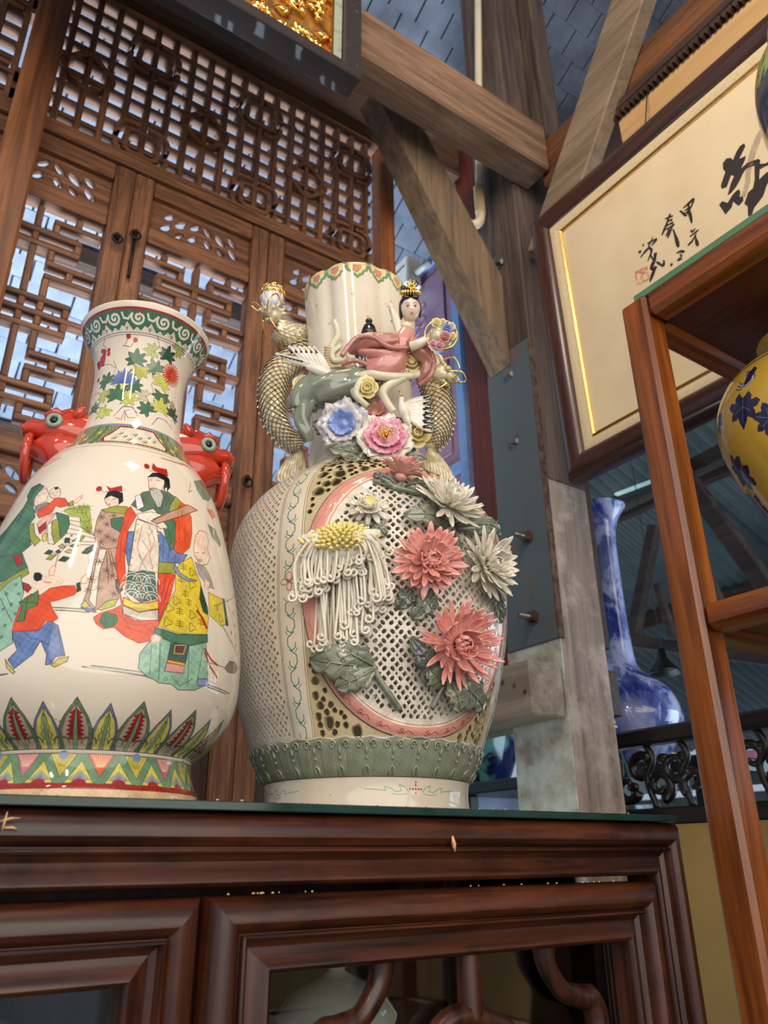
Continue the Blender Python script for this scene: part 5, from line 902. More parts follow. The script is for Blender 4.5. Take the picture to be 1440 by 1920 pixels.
# beast heads with loose rings
CORAL = plain('coral_glaze', srgb(196, 62, 36), .12, 0, srgb(170, 44, 28), 14, coat=.6); EYEG = plain('eye_green', srgb(142, 160, 140), .15, 0, None, 40, coat=.5); EYEB = plain('eye_dark', srgb(24, 18, 16), .2)
def beast(sgn):
    er = Vector((.97101, -.23902, 0)) * sgn; et = Vector((-er.y, er.x, 0)); O = Vector(PV); Q = lambda r, z, t=0: O + er * r + et * t + UZ * z
    h = MB(); n = 14; st = [(.040, .370, .038, .027), (.056, .3735, .0345, .027), (.068, .3755, .031, .026), (.079, .376, .026, .0235), (.088, .376, .0195, .019), (.0955, .376, .0125, .0148), (.102, .3775, .0122, .0135), (.1085, .3765, .0105, .011), (.1125, .375, .005, .006)]
    G = [[Q(r, z + hz * math.sin(a) * (1.0 if math.sin(a) > 0 else .62), w * math.cos(a)) for a in [2 * PI * k / n for k in range(n)]] for r, z, hz, w in st]
    h.v = [tuple(p) for g in G for p in g]; h.f = [(i * n + k, i * n + (k + 1) % n, (i + 1) * n + (k + 1) % n, (i + 1) * n + k) for i in range(len(st) - 1) for k in range(n)] + [tuple(range((len(st) - 1) * n, len(st) * n))]
    h.tube([Q(.055, .398), Q(.068, .404), Q(.080, .399), Q(.084, .392)], [.007, .0075, .006, .002], 8); h.tube([Q(.094, .381), Q(.100, .3855), Q(.1055, .383)], [.003, .006, .003], 8)
    for s in (-1, 1): h.ell(Q(.108, .377, .006 * s), .0055, .0045, .0045, 10, 6); h.tube([Q(.06, .388, .019 * s), Q(.056, .398, .024 * s), Q(.052, .402, .025 * s)], [.006, .005, .002], 8); h.tube([Q(.070, .3905, .018 * s), Q(.080, .3945, .0195 * s), Q(.091, .389, .016 * s)], [.003, .0048, .003], 8)
    o = h.build('beast_head', CORAL, pv, True)
    j = MB(); js = [(.040, .356, .034, .024), (.058, .355, .033, .0255), (.074, .3555, .027, .0245), (.087, .3585, .018, .0190), (.0955, .3565, .0095, .0140), (.105, .3565, .0068, .0105), (.1095, .3575, .003, .005)]
    G = [[Q(r, z + hz * math.sin(a), w * math.cos(a)) for a in [2 * PI * k / n for k in range(n)]] for r, z, hz, w in js]
    j.v = [tuple(p) for g in G for p in g]; j.f = [(i * n + k, i * n + (k + 1) % n, (i + 1) * n + (k + 1) % n, (i + 1) * n + k) for i in range(len(js) - 1) for k in range(n)] + [tuple(range((len(js) - 1) * n, len(js) * n))]
    j.build('lower_jaw', CORAL, o, True)
    for s in (-1, 1):
        e = MB(); c = Q(.080, .3815, .0222 * s); d = (et * s + er * .25).normalized(); u = d.orthogonal().normalized(); w = d.cross(u)
        e.tube([c + (u * math.cos(t) + w * math.sin(t)) * .0062 + d * .0012 for t in [2 * PI * k / 18 for k in range(18)]], .0028, 8, closed=True); e.build('eye_ring', EYEG, o, True)
        MB().ell(c, .0048, .0048, .0048, 10, 7).build('pupil', EYEB, o, True)
    a0 = (er * 0 + et).normalized(); rg = MB(); rg.tube([Q(.1015, .3445) + a0 * (.0235 * math.cos(t)) + UZ * (.0235 * math.sin(t)) + er * .0 for t in [2 * PI * k / 32 for k in range(32)]], .0043, 10, closed=True); rg.build('loose_ring', CORAL, pv, True)
beast(-1); beast(1)

# ================================================================ big pierced vase
VB = (.5455, .85, 1.5427); P2 = [(0,0.128),(0.0118,0.1248),(0.024,0.1238),(0.036,0.1248),(0.0398,0.1258),(0.0448,0.1295),(0.06,0.1365),(0.072,0.1415),(0.084,0.146),(0.096,0.15),(0.1173,0.159),(0.1373,0.1645),(0.1573,0.17),(0.1773,0.1748),(0.2023,0.18),(0.2273,0.1835),(0.2573,0.186),(0.2873,0.187),(0.3123,0.1865),(0.336,0.185),(0.36,0.1795),(0.372,0.1745),(0.384,0.168),(0.396,0.16),(0.408,0.15),(0.42,0.1366),(0.432,0.1197),(0.444,0.1054),(0.456,0.0947),(0.468,0.088)]
zz = np.linspace(0, P2[-1][0], 900); rr_ = np.interp(zz, [p[0] for p in P2], [p[1] for p in P2])
for _ in range(14): rr_[1:-1] = (rr_[:-2] + 2 * rr_[1:-1] + rr_[2:]) / 4
aa = np.concatenate([[0], np.cumsum(np.hypot(np.diff(zz), np.diff(rr_)))]) * 1000        # arc length, mm
rad2 = lambda z: float(np.interp(z, zz, rr_)); z_of = lambda a: float(np.interp(a, aa, zz)); a_of = lambda z: float(np.interp(z, zz, aa))
def pb(d, z, off=0.0):
    r = rad2(z) + off; return Vector((VB[0] + r * math.sin(R(d)), VB[1] - r * math.cos(R(d)), VB[2] + z))
CREAM = srgb(226, 216, 196)
p2 = Paint(3600, 2048, -180, 180, 480, CREAM[:3]); p2.mmdeg = 3.1
A0, A1 = a_of(.0765), a_of(.452); K = 3.2                                                  # panel sheet: s = degrees * K (mm), a = arc length (mm)
CT, HT = -10.0, 46.0; ca, ha = (a_of(.077) + a_of(.400)) / 2, (a_of(.400) - a_of(.077)) / 2
def inell(d, a, q): return (abs(d - CT) / (HT * q[0])) ** 2.3 + (abs(a - ca) / (ha * q[1])) ** 2.3
QO, QI, QH = (1, 1), (.85, .90), (.835, .885)
def ellp(q, n=120): return [(CT + HT * q[0] * math.copysign(abs(math.cos(t)) ** (2 / 2.3), math.cos(t)), ca + ha * q[1] * math.copysign(abs(math.sin(t)) ** (2 / 2.3), math.sin(t))) for t in [2 * PI * k / n for k in range(n)]]
tz = lambda P: [(d, z_of(a) * 1000) for d, a in P]
# painted decoration
PINK, PINKD, GILT = (226, 158, 142), (150, 70, 66), (120, 98, 60)
p2.poly([(-55.5, 79), (35.3, 79), (35.3, 452), (-55.5, 452)], (204, 190, 150), None, var=.05)
p2.poly(tz(ellp(QO)), PINK, (120, 70, 56), 1.3, var=.05); p2.line(tz(ellp((.985, .988))), (232, 190, 178), 1.6, True); p2.line(tz(ellp((.872, .918))), (240, 222, 196), 2.4, True); p2.line(tz(ellp((.864, .912))), (160, 120, 90), .6, True)
p2.poly(tz(ellp((.856, .906))), (230, 222, 204), None)
for k in range(30):
    t = 2 * PI * k / 30; q = lambda u, v: (CT + HT * (.945 + v) * math.copysign(abs(math.cos(t + u)) ** .87, math.cos(t + u)), ca + ha * (.962 + v * .7) * math.copysign(abs(math.sin(t + u)) ** .87, math.sin(t + u)))
    if 17 < k < 28: p2.line(tz([q(-.07, .01), q(-.045, .025), q(-.02, .0), q(-.035, -.022), q(-.055, -.005), q(-.02, .018), q(.03, -.01), q(.07, .015)]), PINKD, .8)
    else: p2.line(tz([q(-.1, -.01), q(0, .012), q(.1, -.008)]), (206, 120, 110), .7)
for c in (-61, 41, 131, -151):
    for e in (-5.4, -4.6, 4.6, 5.4): p2.line([(c + e, 78), (c + e, 452)], (110, 92, 64), .55)
    z = 400; s = 1
    while z > 95:
        if not 236 < z < 262: p2.line([(c + s * -1.2, z), (c + s * 1.6, z - 6), (c + s * 1.8, z - 14), (c + s * .2, z - 20), (c - s * 1.5, z - 17), (c - s * 1.6, z - 12)], (60, 128, 122), 1.2); p2.line([(c + s * 1.2, z - 3), (c + s * 2.4, z + 1)], (60, 128, 122), .9)
        z -= 19; s = -s
    for k in range(4): t = k * PI / 2; p2.line([(c + 1.9 * (1 - math.cos(q)) * math.cos(t) - 1.1 * math.sin(q) * math.sin(t), 249 + 5.6 * (1 - math.cos(q)) * math.sin(t) + 3.4 * math.sin(q) * math.cos(t)) for q in [i * PI / 6 for i in range(12)]], (176, 92, 76), .9, True)
for z in (453, 446): p2.line([(-180, z), (180, z)], (110, 92, 64), .7)
p2.poly([(-180, 79), (180, 79), (180, 39), (-180, 39)], (142, 150, 128), None, var=.1)
for k in range(16): c = -180 + 22.5 * k; p2.line([(c + 22.5 * i / 8, 78.6 + 1.2 * math.sin(i * 1.57)) for i in range(9)], (222, 212, 190), 1.6)
p2.line([(-180, 39.4), (180, 39.4)], (110, 104, 84), 1.0); p2.mmdeg = 2.2
for k in range(4):
    c = -7 + 90 * k; c = (c + 180) % 360 - 180
    for dx, dz in ((0, 0), (1.6, 0), (-1.6, 0), (3.2, 0), (-3.2, 0), (0, 4), (0, -4), (0, 7)): p2.dot(c + dx, 27 + dz, 1.1, (190, 60, 50))
    for s in (-1, 1): p2.line([(c + s * x, 27 + y) for x, y in ((4, -3), (6, 2), (9, 4), (8, -2), (11, -3), (14, 1), (17, 2), (16, -2), (20, -1), (27, 0))], (150, 184, 150), 1.2); p2.line([(c + s * x, 27 + y) for x, y in ((5, -5), (9, -6), (13, -5))], (150, 184, 150), 1.0)
p2.mmdeg = 3.1
# openings: interlaced circle fretwork, then large comma shaped openings in the corners
holes = []
def fretholes(pitch, d0, d1, ok, rows):
    c0 = (d0 + d1) / 2 * K; n = int((d1 - d0) * K / pitch / 2) + 1
    for i in range(-n, n + 1):
        for j in range(rows):
            cx, cy = c0 + (i + .18 * math.sin(j * .5)) * pitch, A0 + (j + .5) * pitch; p = pitch; L = []
            L.append([(cx + .085 * p * math.cos(t), cy + .09 * p * math.sin(t)) for t in [k * PI / 3 for k in range(6)]])
            for ex, ey in ((.5, 0), (0, .5)): L.append([(cx + ex * p + u * p, cy + ey * p + v * p) for u, v in ((.16, 0), (.03, .17), (-.16, 0), (-.03, -.17))])
            for sx in (-1, 1):
                for sy in (-1, 1):
                    q = [(.105, .19), (.20, .10), (.365, .205), (.405, .33), (.30, .41), (.15, .34)]; L.append([(cx + sx * u * p, cy + sy * v * p) for u, v in q])
            for h in L:
                if all(ok(x / K, y) for x, y in h): holes.append(h)
fretholes(20, -60, 40, lambda d, a: inell(d, a, QH) < 1, 24)
fretholes(18, -122, -66.6, lambda d, a: -121 < d < -67.2 and A0 + 3 < a < A1 - 6, 27)
rd = random.Random(11); sp = []
for _ in range(9000):
    d, a = rd.uniform(-54, 34), rd.uniform(A0 + 4, A1 - 6); r = rd.choice((8, 6.5, 5, 4, 3, 2.4)); m = min(inell(d, a, (1.02 + r / HT / K, 1.015 + r / ha)), 2)
    if m < 1 or not (-55.0 + r / K < d < 34.8 - r / K) or not A0 + 1.5 + r < a < A1 - 3 - r: continue
    if any(math.hypot((d - e) * K, a - b) < r + q + 1.3 for e, b, q in sp): continue
    sp.append((d, a, r))
for d, a, r in sp:
    ph = rd.uniform(0, 6.28); h = [(d * K + r * math.cos(t) * (1 + .16 * math.sin(2 * t + ph)), a + r * math.sin(t) * (1 + .16 * math.cos(3 * t + ph))) for t in [k * 2 * PI / 10 for k in range(10)]]; holes.append(h)
    p2.line(tz([(x / K, y) for x, y in [((q[0] - d * K) * 1.16 + d * K, (q[1] - a) * 1.16 + a) for q in h]]), GILT, 1.1, True)
def area(h): return sum(h[i][0] * h[(i + 1) % len(h)][1] - h[(i + 1) % len(h)][0] * h[i][1] for i in range(len(h)))
holes = [h if area(h) > 0 else h[::-1] for h in holes]
D0, D1 = -126.0, 62.0; vs = [Vector((x, y)) for x, y in ((D0 * K, A0), (D1 * K, A0), (D1 * K, A1), (D0 * K, A1))]; vs = []; ed = []
nb = 40
outer = [(D0 * K + (D1 - D0) * K * i / nb, A0) for i in range(nb)] + [(D1 * K, A0 + (A1 - A0) * i / nb) for i in range(nb)] + [(D1 * K - (D1 - D0) * K * i / nb, A1) for i in range(nb)] + [(D0 * K, A1 - (A1 - A0) * i / nb) for i in range(nb)]
vs += [Vector(p) for p in outer]; fc = [list(range(len(outer)))]
for h in holes: fc.append(list(range(len(vs), len(vs) + len(h)))); vs += [Vector(p) for p in h]
hc = {}
for h in holes:
    cx, cy = sum(p[0] for p in h) / len(h), sum(p[1] for p in h) / len(h); hc.setdefault((int(cx // 12), int(cy // 12)), []).append((cx, cy, max(math.hypot(p[0] - cx, p[1] - cy) for p in h)))
def free(x, y, m=1.2):
    i, j = int(x // 12), int(y // 12)
    return all(math.hypot(x - cx, y - cy) > r + m for u in (-1, 0, 1) for v in (-1, 0, 1) for cx, cy, r in hc.get((i + u, j + v), ()))
for q in (QO, (.985, .988), (.94, .955), QI): 
    for d, a in ellp(q, 150):
        if A0 + 1 < a < A1 - 1 and free(d * K, a, .6): vs.append(Vector((d * K, a)))
for i in range(int((D1 - D0) * K / 6.5)):
    for j in range(int((A1 - A0) / 6.5)):
        x, y = D0 * K + 3 + i * 6.5 + rd.uniform(-.6, .6), A0 + 3 + j * 6.5 + rd.uniform(-.6, .6)
        if free(x, y): vs.append(Vector((x, y)))
V, E, F, ov, oe, of = delaunay_2d_cdt(vs, [], fc, 0, 1e-5)
def relief(d, a):
    e = inell(d, a, QO); o = 0.0
    if e < 1.0: o = .0034 * min(1, (1 - e) / .05)
    if inell(d, a, (.868, .915)) < 1: o = .0012
    for c in (-61, 41):
        u = abs(d - c)
        if u < 5.2: o = max(o, .0016 * min(1, (5.2 - u) / .6))
    return o
sh_ = MB(); nV = len(V); uv = []
VP = []
for p in V:
    d, a = p[0] / K, p[1]; z = z_of(a); VP.append((d, a, z)); sh_.v.append(pb(d, z, relief(d, a))); uv.append(((d + 180) / 360, z / .48))
for d, a, z in VP: sh_.v.append(pb(d, z, -.0045)); uv.append(((d + 180) / 360, z / .48))
ec = set(); tri = []
for f, o in zip(F, of):
    if list(o) == [0]:
        f = tuple(f); A_, B_, C_ = V[f[0]], V[f[1]], V[f[2]]
        if (B_[0] - A_[0]) * (C_[1] - A_[1]) - (B_[1] - A_[1]) * (C_[0] - A_[0]) < 0: f = f[::-1]
        tri.append(f)
        for i in range(3): ec.add((f[i], f[(i + 1) % 3]))
sh_.f = tri + [(b, a, a + nV, b + nV) for a, b in ec if (b, a) not in ec]; sh_.uv = uv
big = thing('pierced_vase', VB, 'tall white pierced porcelain vase with applied chrysanthemums and dragon handles', 'vase')
V2M = glaze('pierced_porcelain', p2.image('pierced_vase_paint'), .12, .5, None, .05)
sh_.build('pierced_wall', V2M, big, 50)
# plain remainder of the body, inner wall, ribbed band and foot
zs = [z_of(A0 + (A1 - A0) * i / 36) for i in range(37)]; b = MB(); uv = []
for z in zs:
    for k in range(49): d = D1 + (360 + D0 - D1) * k / 48; b.v.append(pb(d, z)); dd = (d + 180) % 360; uv.append((dd / 360, z / .48))
b.f = [(i * 49 + k, i * 49 + k + 1, (i + 1) * 49 + k + 1, (i + 1) * 49 + k) for i in range(36) for k in range(48)]; b.uv = uv; b.build('back_wall', plain('plain_porcelain', CREAM, .12, 0, None, 9, coat=.5), big, True)
fp = [(p[1], p[0]) for p in P2 if p[0] <= .0405]; uvlathe([(.118, .0004)] + smooth_prof(fp, 4), VB, 128, -180, 180, .48).build('foot', V2M, big, 40)
def ribs(d, z, r):
    u = ((d + 32.7) / 12.0 + .5) % 1 - .5; e = math.sin(PI * min(max((z - .0385) / .0405, 0), 1)) ** .5; o = 0
    if abs(u) > .27: o = .0014 * (.5 + .5 * math.cos((abs(u) - .5) * 2 * PI / .077))
    return r + e * (o + .0012) - .0002
bz = [.0385 + .0405 * i / 16 for i in range(17)]
uvlathe([(rad2(z), z) for z in bz], VB, 1080, -180, 180, .48, ribs).build('ribbed_band', V2M, big, True)
CEL = plain('celadon_relief', srgb(150, 156, 134), .12, 0, srgb(196, 188, 160), 60, coat=.5)
for k in range(-8, 9):
    d0 = -32.7 + 12 * k; m = MB()
    for s in (-1, 1): m.tube([pb(d0 + s * (3.3 - (1.75 - .072 * i) * math.cos(i * .42)) * .88 + s * .2, .0712 + (.0050 - .0002 * i) * math.sin(i * .42), .0022) for i in range(21)], [.0013 - .00003 * i for i in range(21)], 6)
    m.tube([pb(d0, .069, .002), pb(d0, .064, .0022), pb(d0, .0615, .002)], [.0009, .0014, .0006], 6); m.ell(pb(d0, .0575, .0022), .0014, .0016, .0016, 8, 6)
    m.tube([pb(d0 - 1.1, .041, .0018), pb(d0 - 1.1, .047, .002), pb(d0, .0505, .0022), pb(d0 + 1.1, .047, .002), pb(d0 + 1.1, .041, .0018)], .0011, 6); m.build('scroll_relief', CEL, big, True)
# lobed neck, leaning a little to the left
pn = Paint(2048, 512, -180, 180, 340, CREAM[:3]); pn.mmdeg = 1.4
for k in range(15):
    c = -180 + 24 * k + 5.5; f = lambda u, v: (c + u * 12, 323 - 25 * v)
    shp = [(-1, -.2), (1, -.2), (1, .22), (.86, .48), (.6, .52), (.5, .74), (.2, .84), (0, 1), (-.2, .84), (-.5, .74), (-.6, .52), (-.86, .48), (-1, .22)]
    pn.poly([f(*p) for p in shp], (120, 150, 112), (84, 112, 84), .8); pn.poly([f(p[0] * .78, p[1] * .80 - .02) for p in shp], (226, 214, 150), None); pn.poly([f(p[0] * .36, p[1] * .42 + .16) for p in shp], (214, 140, 116), (150, 80, 70), .5)
    for q in range(7): pn.dot(c + rd.uniform(-6, 6), 316 - rd.uniform(0, 16), 1.4, ((150, 170, 96), (196, 90, 80))[q % 2])
for k in range(90): pn.dot(rd.uniform(-180, 180), rd.uniform(60, 285), rd.uniform(.5, .9), (150, 120, 100))
for k in range(24):
    a, z = -172 + 15 * k, 270 - 40 * (k % 3)
    for q in range(5): pn.dot(a + 1.4 * math.cos(q * 1.257), z + 2 * math.sin(q * 1.257), .9, (170, 150, 120))
    for q in range(8): pn.dot(a, z + 10 + q * 4, .5, (190, 150, 130))
pn.line([(-180, 323), (180, 323)], (214, 176, 140), 1.4)
npf = smooth_prof([(.0895, 0), (.0872, .008), (.0840, .02), (.0815, .04), (.0795, .075), (.0785, .12), (.0780, .18), (.0785, .23), (.0800, .28), (.0822, .315), (.0828, .325)], 4) + [(.0815, .3285), (.079, .3275), (.076, .31), (.073, .24), (.072, .1)]
NO = (VB[0], VB[1], VB[2] + .457)
def lobes(d, z, r):
    u = abs(((d + 65) / 60 + .5) % 1 - .5) * 60; g = min(1, max(0, (z - .01) / .05)); return r * (1 + .014 * g - .058 * g * math.exp(-(u / 7.5) ** 2))
b = uvlathe(npf, NO, 240, -180, 180, .34, lobes); b.v = [(p[0] - .0185 * min(1, max(0, (p[2] - NO[2]) / .325)), p[1] + .004 * max(0, (p[2] - NO[2]) / .325), p[2]) for p in b.v]
b.build('neck', glaze('neck_porcelain', pn.image('neck_paint'), .10, .5), big, True)

# ================================================================ applied flowers on the pierced vase
def nrm(P):
    P = Vector(P); z = P.z - VB[2]; e = Vector((P.x - VB[0], P.y - VB[1], 0)).normalized(); sl = (rad2(z + .004) - rad2(z - .004)) / .008
    return (e - UZ * sl).normalized()
def frame(n, up=UZ):
    n = n.normalized(); u = (up - n * up.dot(n)).normalized(); return u.cross(n).normalized(), u, n     # right, up, out
def petal_mesh(name, L, w, curl, m, cup=.35, thick=.0012, tipw=.25, n=6):
    G = []
    for i in range(n + 1):
        t = i / n; ww = w * (.34 + .66 * math.sin(PI * min(t * .62 + .08, 1))) * (1 if t < .75 else 1 - (1 - tipw) * ((t - .75) / .25) ** 1.4); a = curl * t * t
        x = L * (t - .10 * abs(curl) * t * t); z = L * (curl * .5 * t * t * t); G.append([(x, -ww, z + cup * ww), (x, -ww * .5, z + cup * ww * .3), (x, 0, z), (x, ww * .5, z + cup * ww * .3), (x, ww, z + cup * ww)])
    return MB().sheet([r[::-1] for r in G], thick).mesh(name, m, (0, 0, 0), True)
def chrysanthemum(name, P, n, m, R0, rings, core, lab, seed, stamens=None, spin=0, cm=None):
    rd = random.Random(seed); P = Vector(P); rt, up, n = frame(Vector(n)); root = MB(); fl = root.ell(P - n * .004, R0 * .34, R0 * .34, R0 * .24, 12, 8, Matrix((rt, up, n)).transposed()).build(name, m, big, True, label=lab)
    org = Vector(VB); k = 0
    for cnt, L, w, el, curl, r0, h in rings:
        meshes = [petal_mesh('petal', L * s_, w * q_, curl + c_, m) for s_, q_, c_ in ((1, 1, 0), (.9, 1.1, .15), (1.08, .92, -.2))]
        for i in range(cnt):
            a = spin + 2 * PI * (i + .5 * (k % 2)) / cnt + rd.uniform(-.09, .09); e = R(el) + rd.uniform(-.16, .16); d = rt * math.cos(a) + up * math.sin(a); X = d * math.cos(e) + n * math.sin(e); Z = n * math.cos(e) - d * math.sin(e); Y = Z.cross(X); s = rd.uniform(.88, 1.1)
            M = Matrix((X * s, Y * s, Z * s)).transposed().to_4x4(); M.translation = P + d * r0 + n * h - org; o = put('petal', meshes[rd.randrange(3)], fl); o.matrix_local = M
        k += 1
    cnt, L, w = core; mb = MB()
    for i in range(cnt):
        t = i / cnt; a = i * 2.4; rr = R0 * .24 * math.sqrt(t); d = rt * math.cos(a) + up * math.sin(a); b = P + d * rr + n * (R0 * .12); q = b + n * L * (.75 + .25 * t) + d * L * .25 * t; c = q + n * L * .18 - d * L * (.3 + .25 * t)
        mb.tube([b, q, c], [w * .7, w, w * .45], 6)
    mb.build('petal_core', cm or m, fl, True, kind='stuff')
    if stamens:
        mb = MB()
        for i in range(16): a = i * 2.4; d = rt * math.cos(a) + up * math.sin(a); b = P + n * R0 * .2; q = P + n * (R0 * .30 + .003) + d * R0 * .022 * math.sqrt(i); mb.tube([b, q, q + d * R0 * .06 * math.sqrt(i / 4)], [.0006, .0007, .0003], 5)
        mb.build('stamens', stamens, fl, True)
    return fl
PNK = plain('pink_petal', srgb(238, 176, 164), .24, 0, srgb(228, 146, 134), 60, coat=.35); WHT = plain('white_petal', srgb(236, 231, 216), .22, 0, srgb(216, 208, 184), 60, coat=.35); CRM = plain('cream_petal', srgb(234, 228, 210), .2, 0, srgb(214, 206, 182), 40, coat=.4); YEL = plain('yellow_petal', srgb(238, 222, 134), .25, 0, srgb(238, 226, 150), 70, coat=.3)
DKS = plain('dark_stamen', srgb(40, 30, 34), .3); LEAF = plain('leaf_celadon', srgb(150, 156, 132), .10, 0, srgb(106, 118, 100), 26, coat=.6, lo=.4, hi=.7); LEAFD = plain('leaf_slate', srgb(130, 138, 120), .10, 0, srgb(84, 92, 90), 22, coat=.6, lo=.4, hi=.65)
V_ = Vector; CAMD = V_((-.5455, -.85, -.42)).normalized()
p_ = V_((0.4997,0.649,1.8047)); chrysanthemum('pink_chrysanthemum', p_, nrm(p_) + CAMD * .35, PNK, .036, [(22, .037, .0048, 4, .25, .006, 0), (21, .034, .0046, 20, .35, .006, .002), (18, .027, .0044, 42, .5, .005, .004), (15, .017, .0040, 64, .7, .005, .006)], (34, .011, .0016), 'pink chrysanthemum in the middle of the medallion', 1, DKS)
p_ = V_((0.5406,0.6536,1.7164)); chrysanthemum('pink_chrysanthemum', p_, nrm(p_) * .8 + CAMD * .4 + V_((0, 0, .1)), PNK, .036, [(26, .046, .0036, 2, .75, .006, 0), (23, .040, .0036, 20, .9, .006, .002), (15, .028, .0036, 48, .9, .005, .005), (13, .018, .0034, 66, .9, .005, .007)], (34, .011, .0014), 'lower pink chrysanthemum with long curling petals', 2, DKS)
p_ = V_((0.5312,0.6479,1.8801)); chrysanthemum('white_chrysanthemum', p_, nrm(p_) * .9 + V_((.02, -.1, .5)), WHT, .037, [(24, .040, .0042, 0, .35, .006, 0), (22, .036, .0040, 18, .5, .006, .002), (15, .027, .0038, 44, .6, .005, .005), (12, .018, .0036, 64, .7, .005, .006)], (34, .011, .0014), 'upper white chrysanthemum on the vase shoulder', 3, DKS)
p_ = V_((0.5889,0.6523,1.8178)); chrysanthemum('white_chrysanthemum', p_, nrm(p_) * .75 + CAMD * .35 + V_((.2, -.3, .1)), WHT, .036, [(23, .039, .0046, 2, .4, .006, 0), (20, .036, .0044, 20, .5, .006, .002), (14, .027, .0042, 46, .6, .005, .005), (12, .017, .0038, 66, .7, .005, .006)], (30, .010, .0015), 'white chrysanthemum at the right edge of the medallion', 4, DKS)
p_ = V_((0.4821,0.6736,1.9195)); chrysanthemum('pink_chrysanthemum', p_, nrm(p_) * .3 + V_((.25, -.1, .9)), PNK, .022, [(16, .026, .0040, 30, -.3, .004, 0), (14, .025, .0036, 48, -.2, .004, .002), (12, .020, .0034, 64, .1, .003, .003)], (22, .012, .0014), 'half open pink chrysanthemum under the peony', 5)
p_ = V_((0.4415,0.6822,1.8717)); chrysanthemum('button_chrysanthemum', p_, nrm(p_) + CAMD * .3 + V_((0, 0, .25)), CRM, .021, [(11, .020, .0036, -4, -.3, .006, -.004), (15, .013, .0034, 14, .6, .006, 0), (13, .010, .0032, 38, .9, .006, .003), (11, .008, .003, 58, .9, .005, .005)], (40, .008, .0022), 'small yellow hearted white chrysanthemum at the upper left', 6, None, 0, YEL)
# weeping chrysanthemum: yellow dome and long curled strands
wp = V_((0.4147,0.6953,1.8207)); wn = (nrm(wp) + UZ * .7).normalized(); rt, up, nn = frame(wn); wf = MB().ell(wp, .03, .022, .014, 14, 8, Matrix((rt, up, nn)).transposed()).build('weeping_chrysanthemum', CRM, big, True, label='white weeping chrysanthemum with yellow heart and long curled strands')
rd = random.Random(21); mb = MB()
for i in range(90):
    a = i * 2.4; q = math.sqrt(i / 90); d = rt * math.cos(a) * 1.15 + up * math.sin(a) * .85; b = wp + d * .025 * q + nn * (.017 - .011 * q * q); mb.tube([b, b + nn * .006 + d * .003 * q, b + nn * .008 + d * (.002 + .005 * q)], [.0020, .0024, .0012], 6)
mb.build('yellow_heart', YEL, wf, True, kind='stuff')
def strand(px0, z0, px1, z1, out, side, m):
    """a ribbon leaving the heart, hanging down and ending in a small spiral"""
    b = wp + rt * px0 + nn * .004 + up * z0; e = wp + V_((rt.x, rt.y, 0)).normalized() * px1 + UZ * z1; z = e.z - VB[2]; er = V_((e.x - VB[0], e.y - VB[1], 0)).normalized(); e = V_((VB[0], VB[1], e.z)) + er * (rad2(z) + out); sd = V_((rt.x, rt.y, 0)).normalized() * side
    k = b + (e - b) * .12 + nn * .012 + UZ * .006; m1 = V_((b.x * .2 + e.x * .8, b.y * .2 + e.y * .8, b.z + (e.z - b.z) * .38)) + er * rd.uniform(.002, .007) + sd * rd.uniform(-.003, .006); P = spline([b, k, m1, e], 5); r = rd.uniform(.0034, .0056)
    c = e + sd * r; P += [c - sd * r * (1 - .7 * t / 11) * math.cos(t * .62) - UZ * r * (1 - .7 * t / 11) * math.sin(t * .62) + er * .0012 * t / 11 for t in range(1, 12)]
    MB().tube(P, [.0016] * 4 + [.0017] * (len(P) - 8) + [.0021, .0021, .0020, .0016], 6).build('strand', m, wf, True)
for i in range(78):
    u = (i * .618) % 1; px = -.045 + .098 * u; ln = (.020 + .118 * ((i * .387) % 1)) * (1 - .35 * abs(u - .55) / .55); strand(px * .55, rd.uniform(-.012, .004), px + rd.uniform(-.004, .004), -.012 - ln, rd.uniform(.007, .021), rd.choice((-1, 1)), CRM)
for i in range(64):
    u = (i * .618) % 1; px = -.050 + .106 * u; strand(px * .6, rd.uniform(-.012, .002), px + rd.uniform(-.004, .004), -.008 - .066 * ((i * .377) % 1) * (1 - .3 * abs(u - .5)), rd.uniform(.018, .030), rd.choice((-1, 1)), CRM)
for i in range(26):
    a = PI * (.02 + .96 * i / 25) + PI; d = V_((rt.x, rt.y, 0)).normalized() * math.cos(a) * (.95 + .25 * rd.random()) + nn * .25 + UZ * (.05 - .18 * abs(math.sin(a)) + .15 * rd.random()); er = nrm(wp)
    P = [wp + d * .012 + nn * .004, wp + d * .026 + er * .006 + nn * .004, wp + d * .040 + er * .006 * abs(math.sin(a))]; P += [P[-1] - UZ * .003 + d * .002 + er * .001, P[-1] - UZ * .0045 - d * .002]
    MB().tube(spline(P, 3), .0021, 6).build('strand', CRM if i % 3 else YEL, wf, True)
